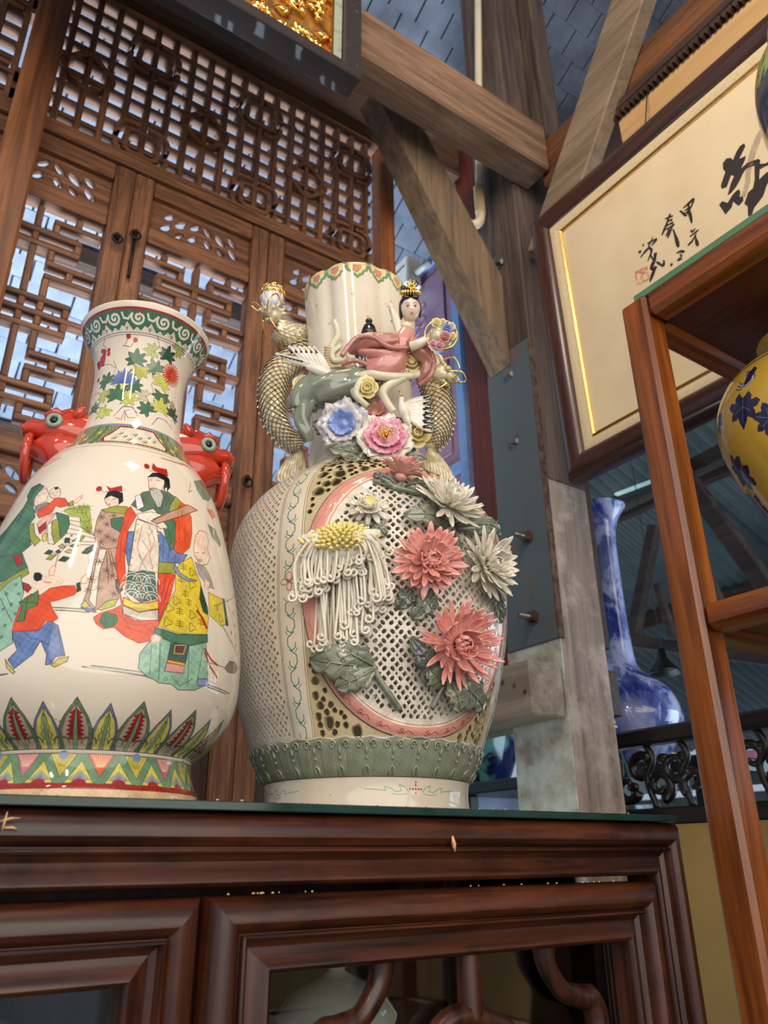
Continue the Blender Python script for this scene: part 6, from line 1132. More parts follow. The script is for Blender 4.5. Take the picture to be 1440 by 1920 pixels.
# leaves and stems
def leaf_part(name, P, tip, n, w, m, lobes=7, lab=None, fold=.25):
    """lobed leaf from base P to tip; n is the outward direction"""
    P, tip, n = V_(P), V_(tip), V_(n).normalized(); L = (tip - P).length; X = (tip - P).normalized(); n = (n - X * n.dot(X)).normalized(); Y = n.cross(X); G = []
    for i in range(15):
        t = i / 14; env = math.sin(PI * min(1, .06 + t * .97)) ** .7 * (1 - .25 * t); ww = w * env * (1 - .34 * abs(math.sin(PI * (t * (lobes / 2) + .1))) ** 3); row = []
        for j in range(-4, 5):
            s = j / 4; h = -fold * abs(s) * ww * .6 + .0022 * math.cos(s * 9 - t * 11) * abs(s) + .012 * math.sin(PI * t) * L / .06 - (.0012 if j == 0 else 0); row.append(P + X * (L * t + .25 * ww * abs(s)) + Y * s * ww + n * h)
        G.append(row)
    o = MB().sheet(G, .0026).build(name, m, big, True)
    if lab: o['label'] = lab
    v = MB(); v.tube([P + X * L * t + n * (.012 * math.sin(PI * t) * L / .06 + .0006) for t in (0, .25, .5, .75, .96)], [.0014, .0013, .0011, .0009, .0004], 6)
    for t in (.25, .45, .65):
        for s in (-1, 1): b = P + X * L * t + n * (.012 * math.sin(PI * t) * L / .06 + .0003); v.tube([b, b + X * L * .13 + Y * s * w * .6 - n * fold * w * .3], [.0009, .0004], 5)
    v.build('veins', m, o, True); return o
for a, b, w, m in (((0.4574,0.6985,1.6899), (0.4006,0.7399,1.6995), .024, LEAF), ((0.4542,0.6955,1.6911), (0.4195,0.7097,1.7101), .019, LEAF), ((0.4587,0.6959,1.6883), (0.4255,0.7245,1.6687), .017, LEAF), ((0.5284,0.6803,1.672), (0.4886,0.6719,1.721), .018, LEAFD), ((0.5352,0.6771,1.6743), (0.5081,0.6681,1.6893), .020, LEAF), ((0.5412,0.674,1.6851), (0.5959,0.6831,1.6567), .024, LEAFD), ((0.5403,0.6732,1.6811), (0.5559,0.6769,1.6481), .014, LEAF), ((0.5419,0.6583,1.864), (0.4764,0.6623,1.8613), .019, LEAF), ((0.5499,0.658,1.8622), (0.6333,0.6714,1.8772), .017, LEAFD), ((0.5986,0.6676,1.8052), (0.6358,0.6847,1.7626), .013, LEAFD), ((0.5505,0.6578,1.8482), (0.5392,0.6576,1.8251), .010, LEAFD), ((0.4443,0.6891,1.8567), (0.4274,0.6978,1.8354), .009, LEAF), ((0.4496,0.6857,1.8553), (0.4596,0.6778,1.8369), .010, LEAF), ((0.4911,0.6772,1.9083), (0.5268,0.665,1.9076), .013, LEAF), ((0.4802,0.6787,1.9037), (0.4554,0.6938,1.9203), .009, LEAFD), ((0.4905,0.6704,1.7769), (0.4761,0.6764,1.7544), .013, LEAFD), ((0.5202,0.6638,1.777), (0.4918,0.6725,1.7433), .016, LEAFD), ((0.4609,0.6811,1.7904), (0.4586,0.6831,1.7626), .012, LEAFD)): leaf_part('leaf', a, b, nrm(V_(a)) , w, m)
for P, r in ((((0.4497,0.7,1.7042), (0.4623,0.6995,1.6819), (0.4774,0.6987,1.6632), (0.4919,0.7004,1.6482)), .0036), (((0.5475,0.6732,1.6954), (0.5362,0.6812,1.6718), (0.5284,0.6901,1.6516)), .003), (((0.4553,0.694,1.9138), (0.4822,0.6751,1.9011), (0.5156,0.6654,1.8964), (0.5399,0.6605,1.8945)), .003), (((0.4439,0.6884,1.8589), (0.432,0.6956,1.8418), (0.4249,0.6996,1.8287)), .0025), (((0.5492,0.6587,1.8548), (0.554,0.6585,1.8282), (0.5448,0.6593,1.7998)), .003), (((0.4888,0.6809,1.9239), (0.4823,0.6775,1.9078), (0.4733,0.6799,1.9015)), .003)):
    MB().tube(spline(P, 5), [r] * (5 * (len(P) - 1) + 1), 8).build('stem', LEAF, big, True)

# ================================================================ dragons, peonies and the goddess on the vase neck
GPOR = plain('dragon_gilt_glaze', srgb(224, 216, 188), .2, .1, srgb(188, 168, 118), 130, coat=.6, lo=.4, hi=.65); GLD = plain('bright_gold', (1, .70, .24, 1), .2, 1, (.8, .5, .15, 1), 60)
GR_ = plain('skirt_green', srgb(134, 142, 122), .08, 0, srgb(112, 124, 108), 12, coat=.7); ROB = plain('robe_pink', srgb(216, 150, 138), .1, 0, srgb(196, 122, 114), 14, coat=.6); ROBD = plain('robe_rose', srgb(186, 122, 108), .12, 0, srgb(160, 98, 90), 16, coat=.6)
SKN = plain('porcelain_skin', srgb(238, 214, 190), .22, 0, srgb(232, 196, 168), 40, coat=.4); HAIR = plain('black_hair', srgb(36, 30, 32), .2, 0, None, 40, coat=.5); RIB = plain('ribbon_cream', srgb(216, 210, 180), .1, 0, srgb(190, 182, 140), 20, coat=.6); IVORY = plain('ivory_porcelain', srgb(230, 222, 200), .1, 0, srgb(206, 196, 168), 20, coat=.6)
BLU1 = plain('petal_blue', srgb(226, 220, 222), .15, 0, srgb(186, 198, 222), 40, coat=.5); BLU2 = plain('petal_deep_blue', srgb(136, 160, 216), .15, 0, srgb(90, 120, 196), 60, coat=.5); PNK1 = plain('petal_rose', srgb(232, 180, 190), .15, 0, srgb(214, 118, 150), 45, coat=.5, lo=.4, hi=.6); YLW = plain('rose_yellow', srgb(244, 230, 164), .15, 0, srgb(238, 212, 116), 50, coat=.5); LIP = plain('lip_red', srgb(200, 80, 76), .3); EYB = plain('brow_black', srgb(40, 32, 34), .4); EYW = plain('eye_white', srgb(240, 234, 226), .2)
def dragon(P, head, pearl, lab, flip):
    """scaly body arching beside the neck, gold whiskers and claws, fan tail at the shoulder"""
    dg = bpy.data.objects.new('dragon_handle', None); COL.objects.link(dg); dg.parent = big; dg['label'] = lab
    Q = spline(P, 9); N = len(Q); rr = [.0085 + .0125 * math.sin(PI * min(1, .18 + .82 * i / (N - 1))) ** .8 for i in range(N)]
    MB().tube(Q, rr, 14).build('body', GPOR, dg, True)
    sc = MB(); cx = V_((VB[0], VB[1], 0)); fwd = CAMD
    for i in range(2, N - 2):
        T = (Q[i + 1] - Q[i - 1]).normalized(); u = (fwd - T * fwd.dot(T)).normalized(); w = T.cross(u)
        for k in range(-3, 4):
            a = (k + .5 * (i % 2)) * .50; d = u * math.cos(a) + w * math.sin(a); c = Q[i] + d * rr[i] * 1.0; e = d.cross(T); s = rr[i] * .30
            sc.v += [tuple(p) for p in (c - T * s * 1.2 + d * .0003, c + e * s + d * .0008, c + T * s * 1.3 + d * .0046, c - e * s + d * .0008)]; b = len(sc.v) - 4; sc.f += [(b, b + 1, b + 2, b + 3)]
    sc.build('scales', GPOR, dg, kind='stuff')
    fin = MB()
    for i in range(3, N - 3, 2):
        T = (Q[i + 1] - Q[i - 1]).normalized(); o_ = (Q[i] - V_((VB[0], VB[1], Q[i].z))); o_.z = 0; o_ = (o_ - T * o_.dot(T)).normalized(); c = Q[i] + o_ * rr[i] * .9; s = T.cross(o_) * .0018
        fin.v += [tuple(p) for p in (c - T * .005 + s, c - T * .005 - s, c + T * .005 - s, c + T * .005 + s, c + o_ * .0075 + T * .004)]; b = len(fin.v) - 5; fin.f += [(b, b + 1, b + 4), (b + 1, b + 2, b + 4), (b + 2, b + 3, b + 4), (b + 3, b, b + 4)]
    fin.build('back_fins', GPOR, dg)
    tb = Q[-1]; T = (Q[-1] - Q[-3]).normalized(); sd = V_((.84, -.54, 0)) * flip; tl_ = MB()
    for k in range(9):
        s = (k - 4) / 4; tl_.tube(spline([tb, tb + V_((0, 0, -.022)) - sd * .006 + sd * s * .011 + CAMD * .006 * (1 - s * s), tb + V_((0, 0, -.048)) - sd * .010 + sd * s * .019 + CAMD * .004, tb + V_((0, 0, -.066 + .006 * s * s)) - sd * .002 + sd * s * .012], 5), [.0045] * 8 + [.0042, .0040, .0038, .0036, .0034, .003, .002, .001], 6)
    tl_.build('fan_tail', GPOR, dg, True)
    h, f = V_(head[0]), V_(head[1]).normalized(); s_, u_, _ = frame(f); up_ = (UZ - f * UZ.dot(f)).normalized(); sd = f.cross(up_); hd = MB()
    hd.ell(h, .016, .013, .015, 12, 9, Matrix((f, sd, up_)).transposed()); hd.ell(h + f * .016 + up_ * .003, .013, .009, .0075, 12, 8, Matrix((f, sd, up_)).transposed()); hd.ell(h + f * .013 - up_ * .009, .011, .007, .004, 10, 7, Matrix((f, sd, up_)).transposed())
    for q in (-1, 1): hd.ell(h + f * .026 + up_ * .006 + sd * q * .005, .0045, .0045, .004, 8, 6); hd.ell(h + f * .008 + up_ * .010 + sd * q * .008, .0055, .005, .0055, 8, 6); hd.tube(spline([h - f * .004 + up_ * .012 + sd * q * .007, h - f * .016 + up_ * .020 + sd * q * .010, h - f * .026 + up_ * .018 + sd * q * .012], 4), [.003] * 5 + [.0025, .002, .0014, .001], 6)
    for k in range(7): a = (k - 3) * .5; hd.tube([h - f * .008 + (sd * math.sin(a) + up_ * math.cos(a)) * .010, h - f * .022 + (sd * math.sin(a) + up_ * math.cos(a)) * .018], [.004, .0008], 6)
    hd.build('head', GPOR, dg, True); wk = MB()
    for q in (-1, 1): wk.tube(spline([h + f * .026 + sd * q * .006 + up_ * .002, h + f * .030 + sd * q * .016 + up_ * .016, h + f * .012 + sd * q * .021 + up_ * .026, h - f * .004 + sd * q * .016 + up_ * .016], 6), .0012, 6); wk.tube(spline([h + f * .022 + sd * q * .006 - up_ * .008, h + f * .020 + sd * q * .010 - up_ * .022, h + f * .012 + sd * q * .012 - up_ * .034], 5), [.0018] * 5 + [.0016] * 5 + [.0008], 6)
    wk.build('gold_whiskers', GLD, dg, True); cl = MB(); c0 = Q[len(Q) // 4] + CAMD * .018
    for k in range(4): cl.tube(spline([c0, c0 + V_((.010 * (k - 1.5), -.006, .004)), c0 + V_((.014 * (k - 1.5), -.008, -.010))], 4), [.003] * 5 + [.0025, .002, .0012, .0005], 6)
    cl.build('gold_claws', GLD, dg, True)
    if pearl:
        c = V_(pearl); MB().ell(c, .0175, .0175, .0150, 16, 10).build('pearl_core', WHT, dg, True); g = MB()
        for j in range(3):
            zj = -.4 + j * .42; n_ = 10
            for k in range(n_): a = 2 * PI * (k + .5 * j) / n_; rz_ = .0182 * math.cos(zj); q = c + V_((rz_ * math.cos(a), rz_ * math.sin(a), .0165 * math.sin(zj))); nn_ = (q - c).normalized(); s1, u1, _ = frame(nn_); g.tube([q + (s1 * math.cos(t) + u1 * math.sin(t)) * .0046 + nn_ * .0004 for t in [i * 2 * PI / 10 for i in range(10)]], .0012, 5, closed=True)
        g.tube([c + UZ * .015, c + UZ * .022, c + UZ * .029], [.004, .0028, .0006], 8); g.build('gold_filigree', GLD, dg, True); cu = MB()
        for k in range(8): a = k * PI / 4; d = V_((math.cos(a), math.sin(a), 0)); cu.sheet([[c - UZ * .038 + d * .008 + V_((-d.y, d.x, 0)) * s * .005, c - UZ * .022 + d * .0145 + V_((-d.y, d.x, 0)) * s * .0075, c - UZ * .009 + d * .019 + V_((-d.y, d.x, 0)) * s * .006] for s in (-1, 0, 1)], .0014)
        cu.build('blue_cup', BLU1, dg, True)
    return dg
dragon([(0.4152,0.9098,2.2539),(0.4446,0.9088,2.2511),(0.4873,0.923,2.269),(0.4564,0.9072,2.2184),(0.4247,0.9097,2.1763),(0.4173,0.9085,2.1349),(0.4216,0.9057,2.0935),(0.4408,0.8994,2.0631),(0.458,0.8943,2.0481)], ((0.4072,0.9031,2.2726), CAMD * .6 + V_((-.55, 0, -.25))), (0.4089,0.9139,2.3224), 'left dragon handle balancing a gold pearl', 1)
dragon([(0.6058,0.7757,2.1766),(0.6192,0.8027,2.2153),(0.6345,0.8048,2.1943),(0.6387,0.7961,2.1567),(0.6398,0.7895,2.1154),(0.6359,0.792,2.0784),(0.6214,0.7954,2.0512)], ((0.6308,0.7715,2.172), CAMD * .6 + V_((.55, .1, -.2))), None, 'right dragon handle half hidden by the goddess', -1)
# flowers
def rose(P, n, r, m, name='rose', lab=None, leaves=True, par=None, seed=0):
    rd = random.Random(seed); P, n = V_(P), V_(n); rt, up, n = frame(n); mb = MB()
    for ring, (cnt, rr, h, op) in enumerate(((5, r, -.0, .55), (4, r * .74, r * .16, .34), (3, r * .48, r * .3, .16))):
        for k in range(cnt):
            a0 = 2 * PI * k / cnt + ring * .6; G = []
            for i in range(7):
                a = a0 + (i - 3) * (2 * PI / cnt) * .2; row = []
                for j in range(4): t = j / 3; q = rr * (.42 + op * t ** 1.6 * (1 - .04 * (i - 3) ** 2)); row.append(P + (rt * math.cos(a) + up * math.sin(a)) * q + n * (h + r * .82 * t - r * .25 * t ** 4 * op - r * .45))
                G.append(row)
            mb.sheet(G, r * .045)
    mb.tube([P + (rt * math.cos(t * .8) + up * math.sin(t * .8)) * r * .22 * (1 - t / 14) + n * (r * .25 + r * .012 * t) for t in range(13)], r * .10, 6); mb.ell(P - n * r * .25, r * .62, r * .62, r * .35, 12, 7, Matrix((rt, up, n)).transposed())
    o = mb.build(name, m if isinstance(m, list) else m, par or big, True)
    if lab: o['label'] = lab
    if leaves:
        lf = MB()
        for k in range(3): a = 2.1 * k + .5; d = rt * math.cos(a) + up * math.sin(a); b = P - n * r * .3 + d * r * .6; w = n.cross(d); lf.sheet([[b + d * r * .95 * t + w * s * r * .32 * math.sin(PI * (.1 + .88 * t)) - n * r * .1 * t for s in (-1, 0, 1)] for t in (0, .35, .7, 1)], r * .07)
        lf.build('rose_leaves', LEAFD, o, True)
    return o
rose((0.4147,0.8092,2.0952), CAMD + V_((-.2, 0, .1)), .0155, YLW, lab='pale yellow rose at the hem of the green skirt', seed=1)
rose((0.4816,0.7425,2.1229), CAMD + V_((-.1, 0, .1)), .0165, BLU1, lab='white and blue rose under the pink sleeve', seed=2)
rose((0.5295,0.7118,2.1197), CAMD + V_((.1, 0, .15)), .0160, YLW, lab='yellow rose below the bodice', seed=3)
rose((0.4764,0.7399,2.0749), CAMD + V_((-.1, 0, 0)), .0160, YLW, lab='yellow rose on the cream sash', seed=4)
def peony(P, n, r, mats, lab, seed, stam=None):
    rd = random.Random(seed); P = V_(P); rt, up, n = frame(V_(n)); o = MB().ell(P, r * .3, r * .3, r * .25, 12, 8, Matrix((rt, up, n)).transposed()).build('peony', mats[-1], big, True, label=lab)
    for ring, (cnt, rr, el) in enumerate(((7, 1, .25), (6, .8, .55), (5, .58, .9))):
        for k in range(cnt):
            a = 2 * PI * (k + .5 * ring) / cnt + rd.uniform(-.1, .1); d = rt * math.cos(a) + up * math.sin(a); w = n.cross(d); L = r * rr; G = []
            for i in range(6):
                t = i / 5; c = P + d * L * (.12 + .88 * t * math.cos(el * (1 - .3 * t))) + n * L * (t * math.sin(el) - .12 * t ** 3); ww = L * .52 * math.sin(PI * (.12 + .55 * t)); G.append([c + w * s * ww + n * L * (.20 * s * s * t + .05 * math.sin(9 * s + k) * t) + d * L * .05 * math.cos(8 * s + k) * (t > .8) for s in (-1, -.66, -.33, 0, .33, .66, 1)])
            MB().sheet(G, r * .045).build('petal', mats[min(ring, len(mats) - 1)], o, True)
    if stam:
        mb = MB()
        for k in range(18): a = k * 2.4; d = rt * math.cos(a) + up * math.sin(a); b = P + n * r * .2; q = P + n * r * .55 + d * r * .07 * math.sqrt(k); mb.tube([b, q], [.0008, .0011], 5); mb.ell(q, .0016, .0016, .0016, 6, 4)
        mb.build('gold_stamens', stam, o, True)
    return o
peony((0.4634,0.7779,2.0328), CAMD + V_((-.25, 0, .15)), .034, [BLU1, BLU1, BLU2], 'pale blue peony on the neck', 1)
peony((0.504,0.74,2.0035), CAMD + V_((.05, 0, .45)), .036, [WHT, PNK1, PNK1], 'pink and white peony with gold stamens', 2, GLD)
rose((0.5434,0.7266,2.0207), CAMD + V_((.3, 0, .1)), .023, YLW, lab='large yellow rose beside the pink peony', seed=5)
peony((0.4993,0.7608,2.0543), CAMD + V_((.1, 0, .6)), .026, [PNK1, PNK1, plain('petal_peach', srgb(226, 160, 136), .15, 0, srgb(214, 130, 110), 40, coat=.5)], 'peach peony behind the sash', 6)
for a, b, w in (((0.4931,0.7648,1.9885), (0.4421,0.7797,1.9938), .016), ((0.5199,0.7476,1.9829), (0.5525,0.7148,1.9777), .013), ((0.4511,0.8036,2.0266), (0.4325,0.8037,2.0415), .010), ((0.4991,0.761,1.9845), (0.4659,0.7608,1.9702), .012)): leaf_part('leaf', a, b, CAMD, w, LEAF)
# the goddess
gd = bpy.data.objects.new('goddess_figurine', None); COL.objects.link(gd); gd.parent = big; gd['label'] = 'flying lady in pink robe and green skirt'
def folds(P, rr, m, name, n=26, amp=.10, k=7, tw=1.2, flat=1.0, par=None, lab=None):
    """swept tube with drapery folds"""
    Q = spline(P, 6); N = len(Q); rad = [lerp(rr, i / (N - 1)) for i in range(N)]; mb = MB(); mb.tube(Q, rad, n, True, flat)
    for i in range(N):
        for j in range(n):
            q = V_(mb.v[i * n + j]); a = 2 * PI * j / n; mb.v[i * n + j] = tuple(Q[i] + (q - Q[i]) * (1 + amp * math.sin(k * a + tw * i * .25) * min(1, i / 4)))
    o = mb.build(name, m, par or gd, True)
    if lab: o['label'] = lab
    return o
folds([(0.5015,0.7475,2.1211),(0.4868,0.7546,2.1004),(0.4684,0.7664,2.0917),(0.448,0.7819,2.0886),(0.4286,0.7991,2.0843),(0.4176,0.8085,2.0727),(0.4175,0.8133,2.0582)], [.014, .020, .0235, .025, .024, .021, .019], GR_, 'skirt', 28, .09, 6, 1.5)
folds([(0.4249,0.7991,2.0719),(0.4143,0.8011,2.055),(0.4134,0.8041,2.0355),(0.4205,0.8043,2.0198),(0.426,0.8078,2.0102)], [.010, .011, .010, .009, .006], GR_, 'skirt_hem', 18, .14, 4, 1.5)
folds([(0.5231,0.7123,2.1691),(0.5165,0.7165,2.1484),(0.511,0.7271,2.1322),(0.5019,0.7401,2.117)], [.0130, .0175, .0185, .0165], ROB, 'bodice', 24, .05, 8, 1.0)
folds([(0.5186,0.7199,2.1344),(0.506,0.728,2.1167),(0.4959,0.7392,2.109),(0.4871,0.7497,2.1064)], [.017, .0215, .022, .019], ROB, 'robe_skirt', 24, .05, 7, 1.2)
folds([(0.5245,0.7114,2.18),(0.5212,0.7123,2.1683)], [.008, .0145], IVORY, 'shoulder_collar', 18, .05, 6, .5)
folds([(0.5064,0.7111,2.1454),(0.4876,0.7184,2.1423),(0.4716,0.731,2.1437),(0.4614,0.7447,2.1374),(0.4566,0.7549,2.1347)], [.010, .012, .011, .009, .0045], ROBD, 'sleeve', 22, .10, 5, 1.8, 1.0)
folds([(0.5218,0.7013,2.1455),(0.5336,0.6936,2.128),(0.5442,0.694,2.1149),(0.5437,0.7015,2.0974),(0.5386,0.7095,2.0906)], [.010, .011, .010, .009, .004], ROBD, 'sleeve', 20, .12, 5, 1.8)
folds([(0.5081,0.71,2.1348),(0.494,0.7191,2.1243),(0.4793,0.7297,2.1266),(0.4639,0.7432,2.1322)], [.008, .008, .007, .004], ROB, 'sleeve_lining', 16, .10, 4, 1.2)
# head with face
hc_ = V_((0.5258,0.7058,2.2036)); fd = (CAMD * 1.0 + V_((.10, 0, -.03))).normalized(); tilt = V_((-.08, 0, 1)).normalized(); upv = (tilt - fd * tilt.dot(fd)).normalized(); sdv = upv.cross(fd).normalized(); HM = Matrix((sdv, fd, upv)).transposed(); hr = .0158
hb = MB(); nu, nv = 20, 16
for i in range(nv + 1):
    t = PI * i / nv
    for k in range(nu):
        a = 2 * PI * k / nu; x, y, z = math.sin(t) * math.sin(a), math.sin(t) * math.cos(a), math.cos(t); f_ = max(0, y)
        w = .92 - .16 * max(0, -z) ** 1.3; q = V_((x * w * hr, y * .95 * hr, z * 1.16 * hr))
        q.y += hr * f_ * (.16 * math.exp(-((x / .16) ** 2 + ((z + .05) / .22) ** 2)) + .08 * math.exp(-((x / .22) ** 2 + ((z + .48) / .10) ** 2)) + .09 * math.exp(-((x / .25) ** 2 + ((z + .82) / .18) ** 2)) - .07 * math.exp(-(((abs(x) - .36) / .18) ** 2 + ((z - .12) / .13) ** 2)) + .05 * math.exp(-(((abs(x) - .5) / .22) ** 2 + ((z + .3) / .22) ** 2)))
        hb.v.append(tuple(hc_ + HM @ q))
hb.f = [(i * nu + k, (i + 1) * nu + k, (i + 1) * nu + (k + 1) % nu, i * nu + (k + 1) % nu) for i in range(nv) for k in range(nu)]
hd = hb.build('head', SKN, gd, True); fp_ = lambda x, y, z: hc_ + HM @ V_((x * hr, y * hr, z * hr))
for s in (-1, 1):
    MB().ell(fp_(.33 * s, .86, .14), .0024, .0011, .0011, 10, 6, HM).build('eye', EYW, hd, True); MB().ell(fp_(.33 * s, .93, .13), .0011, .0008, .0010, 8, 6, HM).build('iris', EYB, hd, True)
    MB().tube([fp_(.14 * s, .96, .16), fp_(.33 * s, .955, .245), fp_(.55 * s, .82, .17)], [.0003, .0004, .0002], 5).build('eyelid', EYB, hd, True); MB().tube([fp_(.12 * s, .97, .36), fp_(.33 * s, .93, .45), fp_(.58 * s, .78, .40)], [.0003, .0004, .0002], 5).build('eyebrow', EYB, hd, True)
    MB().ell(fp_(.88 * s, -.02, -.02), .0014, .0022, .0034, 8, 6, HM).build('ear', SKN, hd, True)
MB().ell(fp_(0, .985, -.50), .0021, .0010, .0010, 10, 6, HM).build('mouth', LIP, hd, True)
folds([fp_(0, -.1, -.8), fp_(0, -.12, -1.35), fp_(-.1, -.15, -1.9)], [.0070, .0062, .0085], SKN, 'neck', 14, 0, 2, 0)
hm = MB(); hm.ell(fp_(0, -.24, .34), .0160, .0150, .0160, 16, 11, HM); hm.ell(fp_(-.84, .0, -.1), .003, .006, .0125, 10, 8, HM); hm.ell(fp_(.84, .0, -.05), .003, .006, .011, 10, 8, HM); hm.ell(fp_(-.40, .50, .98), .0062, .0035, .0036, 10, 7, HM); hm.ell(fp_(.40, .50, .98), .0062, .0035, .0036, 10, 7, HM)
hm.build('hair', HAIR, hd, True); bn_ = MB(); bn_.ell(fp_(0, -.2, 1.6), .0085, .0085, .0075, 14, 9, HM); bn_.ell(fp_(.55, -.15, 2.35), .0048, .0048, .0048, 12, 8, HM); bn_.ell(fp_(-.5, -.2, 1.9), .0045, .0045, .0055, 12, 8, HM); bn_.build('hair_bun', HAIR, hd, True)
cr_ = MB()
for k in range(11): a = PI * (.05 + .9 * k / 10); cr_.tube([fp_(.85 * math.cos(a), .30 + .32 * math.sin(a), 1.18), fp_(.9 * math.cos(a), .36 + .34 * math.sin(a), 1.45), fp_(.62 * math.cos(a), .25 + .28 * math.sin(a), 1.72)], [.0013, .0017, .0009], 6)
for k in range(7): a = k * .9; cr_.tube([fp_(.12, .35, 1.8), fp_(.12 + .40 * math.cos(a), .5, 2.1 + .35 * math.sin(a))], [.0018, .0013], 6); cr_.ell(fp_(.12 + .40 * math.cos(a), .5, 2.1 + .35 * math.sin(a)), .0018, .0018, .0018, 7, 5)
cr_.build('gold_crown', GLD, hd, True)
# arms and hands
def hand(b, d, n_, par, curl=.5, s=.0115):
    b, d, n_ = V_(b), V_(d).normalized(), V_(n_).normalized(); n_ = (n_ - d * n_.dot(d)).normalized(); w = d.cross(n_); M_ = Matrix((d, w, n_)).transposed(); h = MB(); h.ell(b + d * s * .35, s * .42, s * .32, s * .14, 10, 7, M_)
    for k in range(4):
        o_ = (k - 1.5) * .17 * s; L = s * (.62, .72, .68, .52)[k]; P = [b + d * s * .5 + w * o_]
        for q in (1, 2, 3): P.append(P[-1] + (d * math.cos(curl * q * .8) - n_ * math.sin(curl * q * .8)) * L / 3)
        h.tube(P, [s * .085, s * .08, s * .07, s * .045], 6)
    h.tube([b + w * -s * .25 + d * s * .15, b - w * s * .5 + d * s * .4, b - w * s * .5 + d * s * .68], [s * .10, s * .085, s * .05], 6); h.build('hand', SKN, par, True)
folds([(0.5107,0.7083,2.1454),(0.5068,0.7144,2.1836),(0.5015,0.7167,2.203)], [.0055, .0060, .0045], IVORY, 'forearm_sleeve', 14, .06, 4, 1); hand((0.5009,0.7171,2.2039), V_((-.05, 0, 1)), CAMD, gd, .9)
folds([(0.5156,0.6933,2.1294),(0.5224,0.6842,2.1308),(0.5297,0.6759,2.1356)], [.007, .0070, .0055], IVORY, 'forearm_sleeve', 14, .06, 4, 1); hand((0.5291,0.6763,2.1356), V_((.83, -.55, .35)), CAMD, gd, .8)
# flower basket on her arm
bk = bpy.data.objects.new('flower_basket', None); COL.objects.link(bk); bk.parent = big; bk['label'] = 'basket of tiny roses held by the goddess'
c = V_((0.5488,0.6696,2.1456)); MB().ell(c - UZ * .004, .019, .016, .017, 14, 9).build('basket_body', GPOR, bk, True); MB().tube([c + V_((.022 * math.cos(t) * .84, -.022 * math.cos(t) * .54, .024 * math.sin(t))) + CAMD * .008 for t in [k * 2 * PI / 28 for k in range(28)]], .0016, 6, closed=True).build('gold_rim', GLD, bk, True)
for k, (x, y, r, m) in enumerate(((834, 632, .0085, ROB), (838, 617, .0075, BLU2), (818, 606, .0075, YLW), (824, 648, .007, PNK1), (848, 630, .006, YLW), (846, 612, .006, IVORY), (812, 645, .006, PNK1), (830, 606, .0055, IVORY))):
    o_ = V_((0, 0, 0)); q = [(0.5395,0.6495,2.1274), (0.5436,0.6492,2.1419), (0.5345,0.6598,2.1545), (0.5356,0.6567,2.1167), (0.5531,0.6503,2.1352), (0.5538,0.6522,2.1524), (0.5299,0.6628,2.1207), (0.5456,0.6598,2.1609)][k]; rose(q, CAMD + V_((.1 * (k % 3 - 1), 0, .1)), r, m, 'tiny_rose', None, False, bk, k)
# ribbons, scarf ends and attendants
for P, r in (([(0.4526,0.7694,2.1276),(0.4412,0.7767,2.1489),(0.4499,0.7747,2.1729),(0.446,0.7808,2.201)], .0048), ([(0.4578,0.7637,2.1298),(0.4422,0.7689,2.1234),(0.4396,0.7706,2.1375),(0.4503,0.7661,2.1496)], .0042), ([(0.5389,0.7022,2.1003),(0.517,0.7091,2.091),(0.4918,0.7229,2.0896),(0.4748,0.7361,2.0942),(0.4637,0.748,2.0883),(0.4635,0.7529,2.0715),(0.4729,0.7516,2.0599)], .0062), ([(0.517,0.7091,2.0893),(0.4999,0.7224,2.0787),(0.4937,0.7287,2.0691),(0.4995,0.7298,2.0575),(0.5099,0.7279,2.0434)], .0062), ([(0.4748,0.7361,2.0942),(0.4664,0.7415,2.0823),(0.4638,0.7479,2.0648),(0.4802,0.7446,2.0503)], .0052), ([(0.5042,0.7197,2.1859),(0.5098,0.7113,2.1684),(0.5157,0.7051,2.1508)], .0034), ([(0.4109,0.8116,2.0788),(0.4041,0.81,2.0646),(0.407,0.8082,2.0479),(0.4145,0.8057,2.0284)], .005)):
    Q = spline(P, 6); MB().tube(Q, [r * (1 - .35 * abs(i / (len(Q) - 1) - .4)) for i in range(len(Q))], 10, True, .5, CAMD).build('ribbon', RIB, gd, True)
for P in ([(0.4363,0.7418,2.1119),(0.4519,0.7295,2.14),(0.4712,0.7171,2.1418),(0.4903,0.7072,2.1278),(0.5168,0.695,2.1291)], [(0.4466,0.759,2.1123),(0.4597,0.7459,2.1165),(0.4749,0.7361,2.1096)], [(0.536,0.704,2.0815),(0.5435,0.6897,2.0898),(0.5465,0.683,2.1093),(0.5434,0.685,2.1266)]):
    Q = spline(P, 6); MB().tube(Q, [.0034] * len(Q), 8, True, .6, CAMD).build('robe_edge', ROBD, gd, True)
sc_ = MB(); 
for k in range(9): a = -.5 + k * .12; b = V_((0.4725,0.7567,2.112)); sc_.tube(spline([b, b + V_((-.022, .014, .006 + .003 * k)), b + V_((-.040, .026, .002 + .0045 * k))], 4), [.003] * 5 + [.0032, .003, .0026, .001], 6)
sc_.build('feather_sash', plain('sash_tan', srgb(200, 178, 138), .15, 0, srgb(150, 100, 60), 40, coat=.5), gd, True)
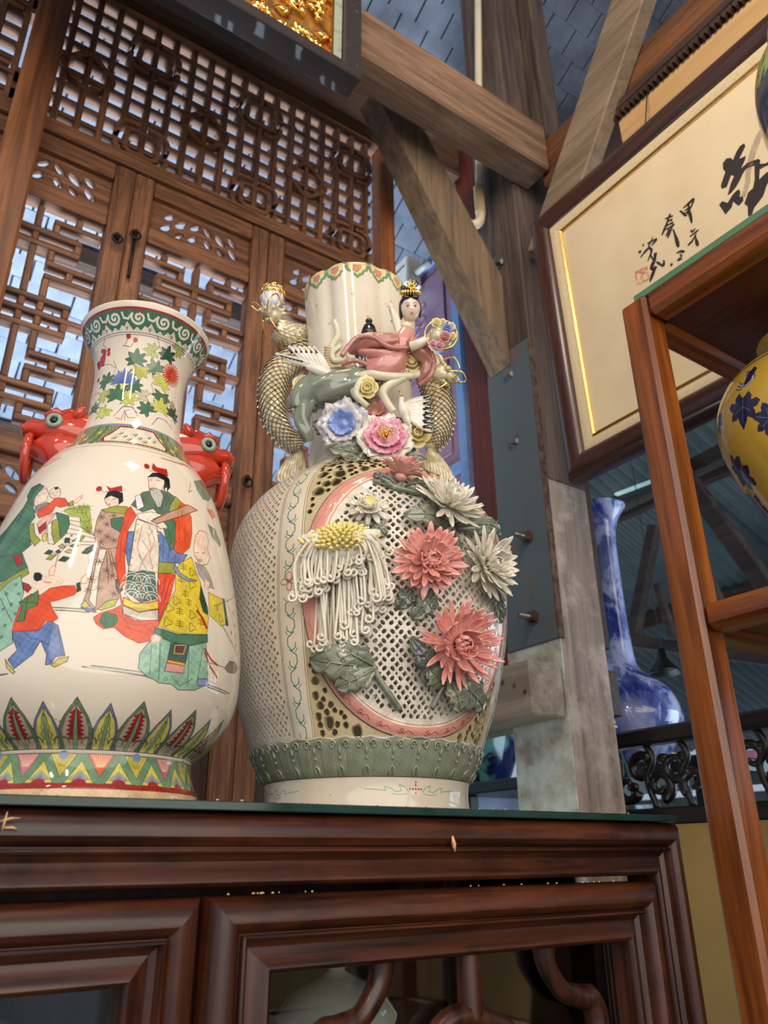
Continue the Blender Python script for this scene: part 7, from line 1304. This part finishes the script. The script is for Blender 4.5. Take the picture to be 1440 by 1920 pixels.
# attendant's head of black hair behind the sleeve
at = MB(); a_ = V_((0.4848,0.7487,2.1755)); at.lathe([(.011, -.010), (.0115, -.002), (.009, .008), (.005, .014), (.0035, .016)], a_, 16); at.ell(a_ + UZ * .019, .0052, .0052, .0042, 12, 8); at.build('black_topknot', HAIR, gd, True)
# birds
def bird(P, d, wings, lab, m=None):
    P = V_(P); d = V_(d).normalized(); s, u, _ = frame(d); b = MB(); up_ = (UZ - d * UZ.dot(d)).normalized(); sd = d.cross(up_); b.tube(spline([P - d * .026, P - d * .012, P, P + d * .012, P + d * .020 + up_ * .004], 4), [.001, .003, .005, .006, .0065, .0075, .008, .008, .0075, .007, .006, .0045, .004, .0042, .004, .003, .001], 10); o = b.build('crane', m or WHT, big, True, label=lab)
    MB().tube([P + d * .021 + up_ * .004, P + d * .031 + up_ * .002], [.0016, .0004], 6).build('beak', GLD, o, True)
    for w in wings:
        w = V_(w); wm = MB(); wd = (w - w.dot(d) * d).normalized(); L = w.length
        for k in range(6): e = P + d * (.006 - .004 * k) + w * (1 - .07 * k) - d * L * .10 * k; q = P + d * (.008 - .004 * k) + u * .003; nn_ = w.cross(d).normalized(); t1 = (e - q).normalized(); wv = nn_.cross(t1) * .0052; wm.sheet([[q - wv * .7, q + nn_ * .001, q + wv * .7], [q.lerp(e, .5) - wv, q.lerp(e, .5) + nn_ * .001, q.lerp(e, .5) + wv], [e - wv * .35, e, e + wv * .35]], .0013)
        wm.build('wing', m or WHT, o, True)
        tp = MB()
        for k in range(6): e = P + d * (.006 - .004 * k) + w * (1 - .07 * k) - d * L * .10 * k; tp.tube([e - w * .25, e + w * .03], [.0022, .0006], 6)
        tp.build('wing_tips', HAIR, o, True)
T2 = V_((.842, -.54, 0))
bird((0.4286,0.7765,2.1035), T2 * .9 - UZ * .35, (-T2 * .045 + UZ * .024, -T2 * .020 + UZ * .044), 'white crane with dark wing tips landing on the green skirt')
bird((0.5214,0.7205,2.0467), -T2 * .25 + UZ * .9, (T2 * .038 + UZ * .016, T2 * .040 - UZ * .004), 'white crane flying up under the right sleeve')
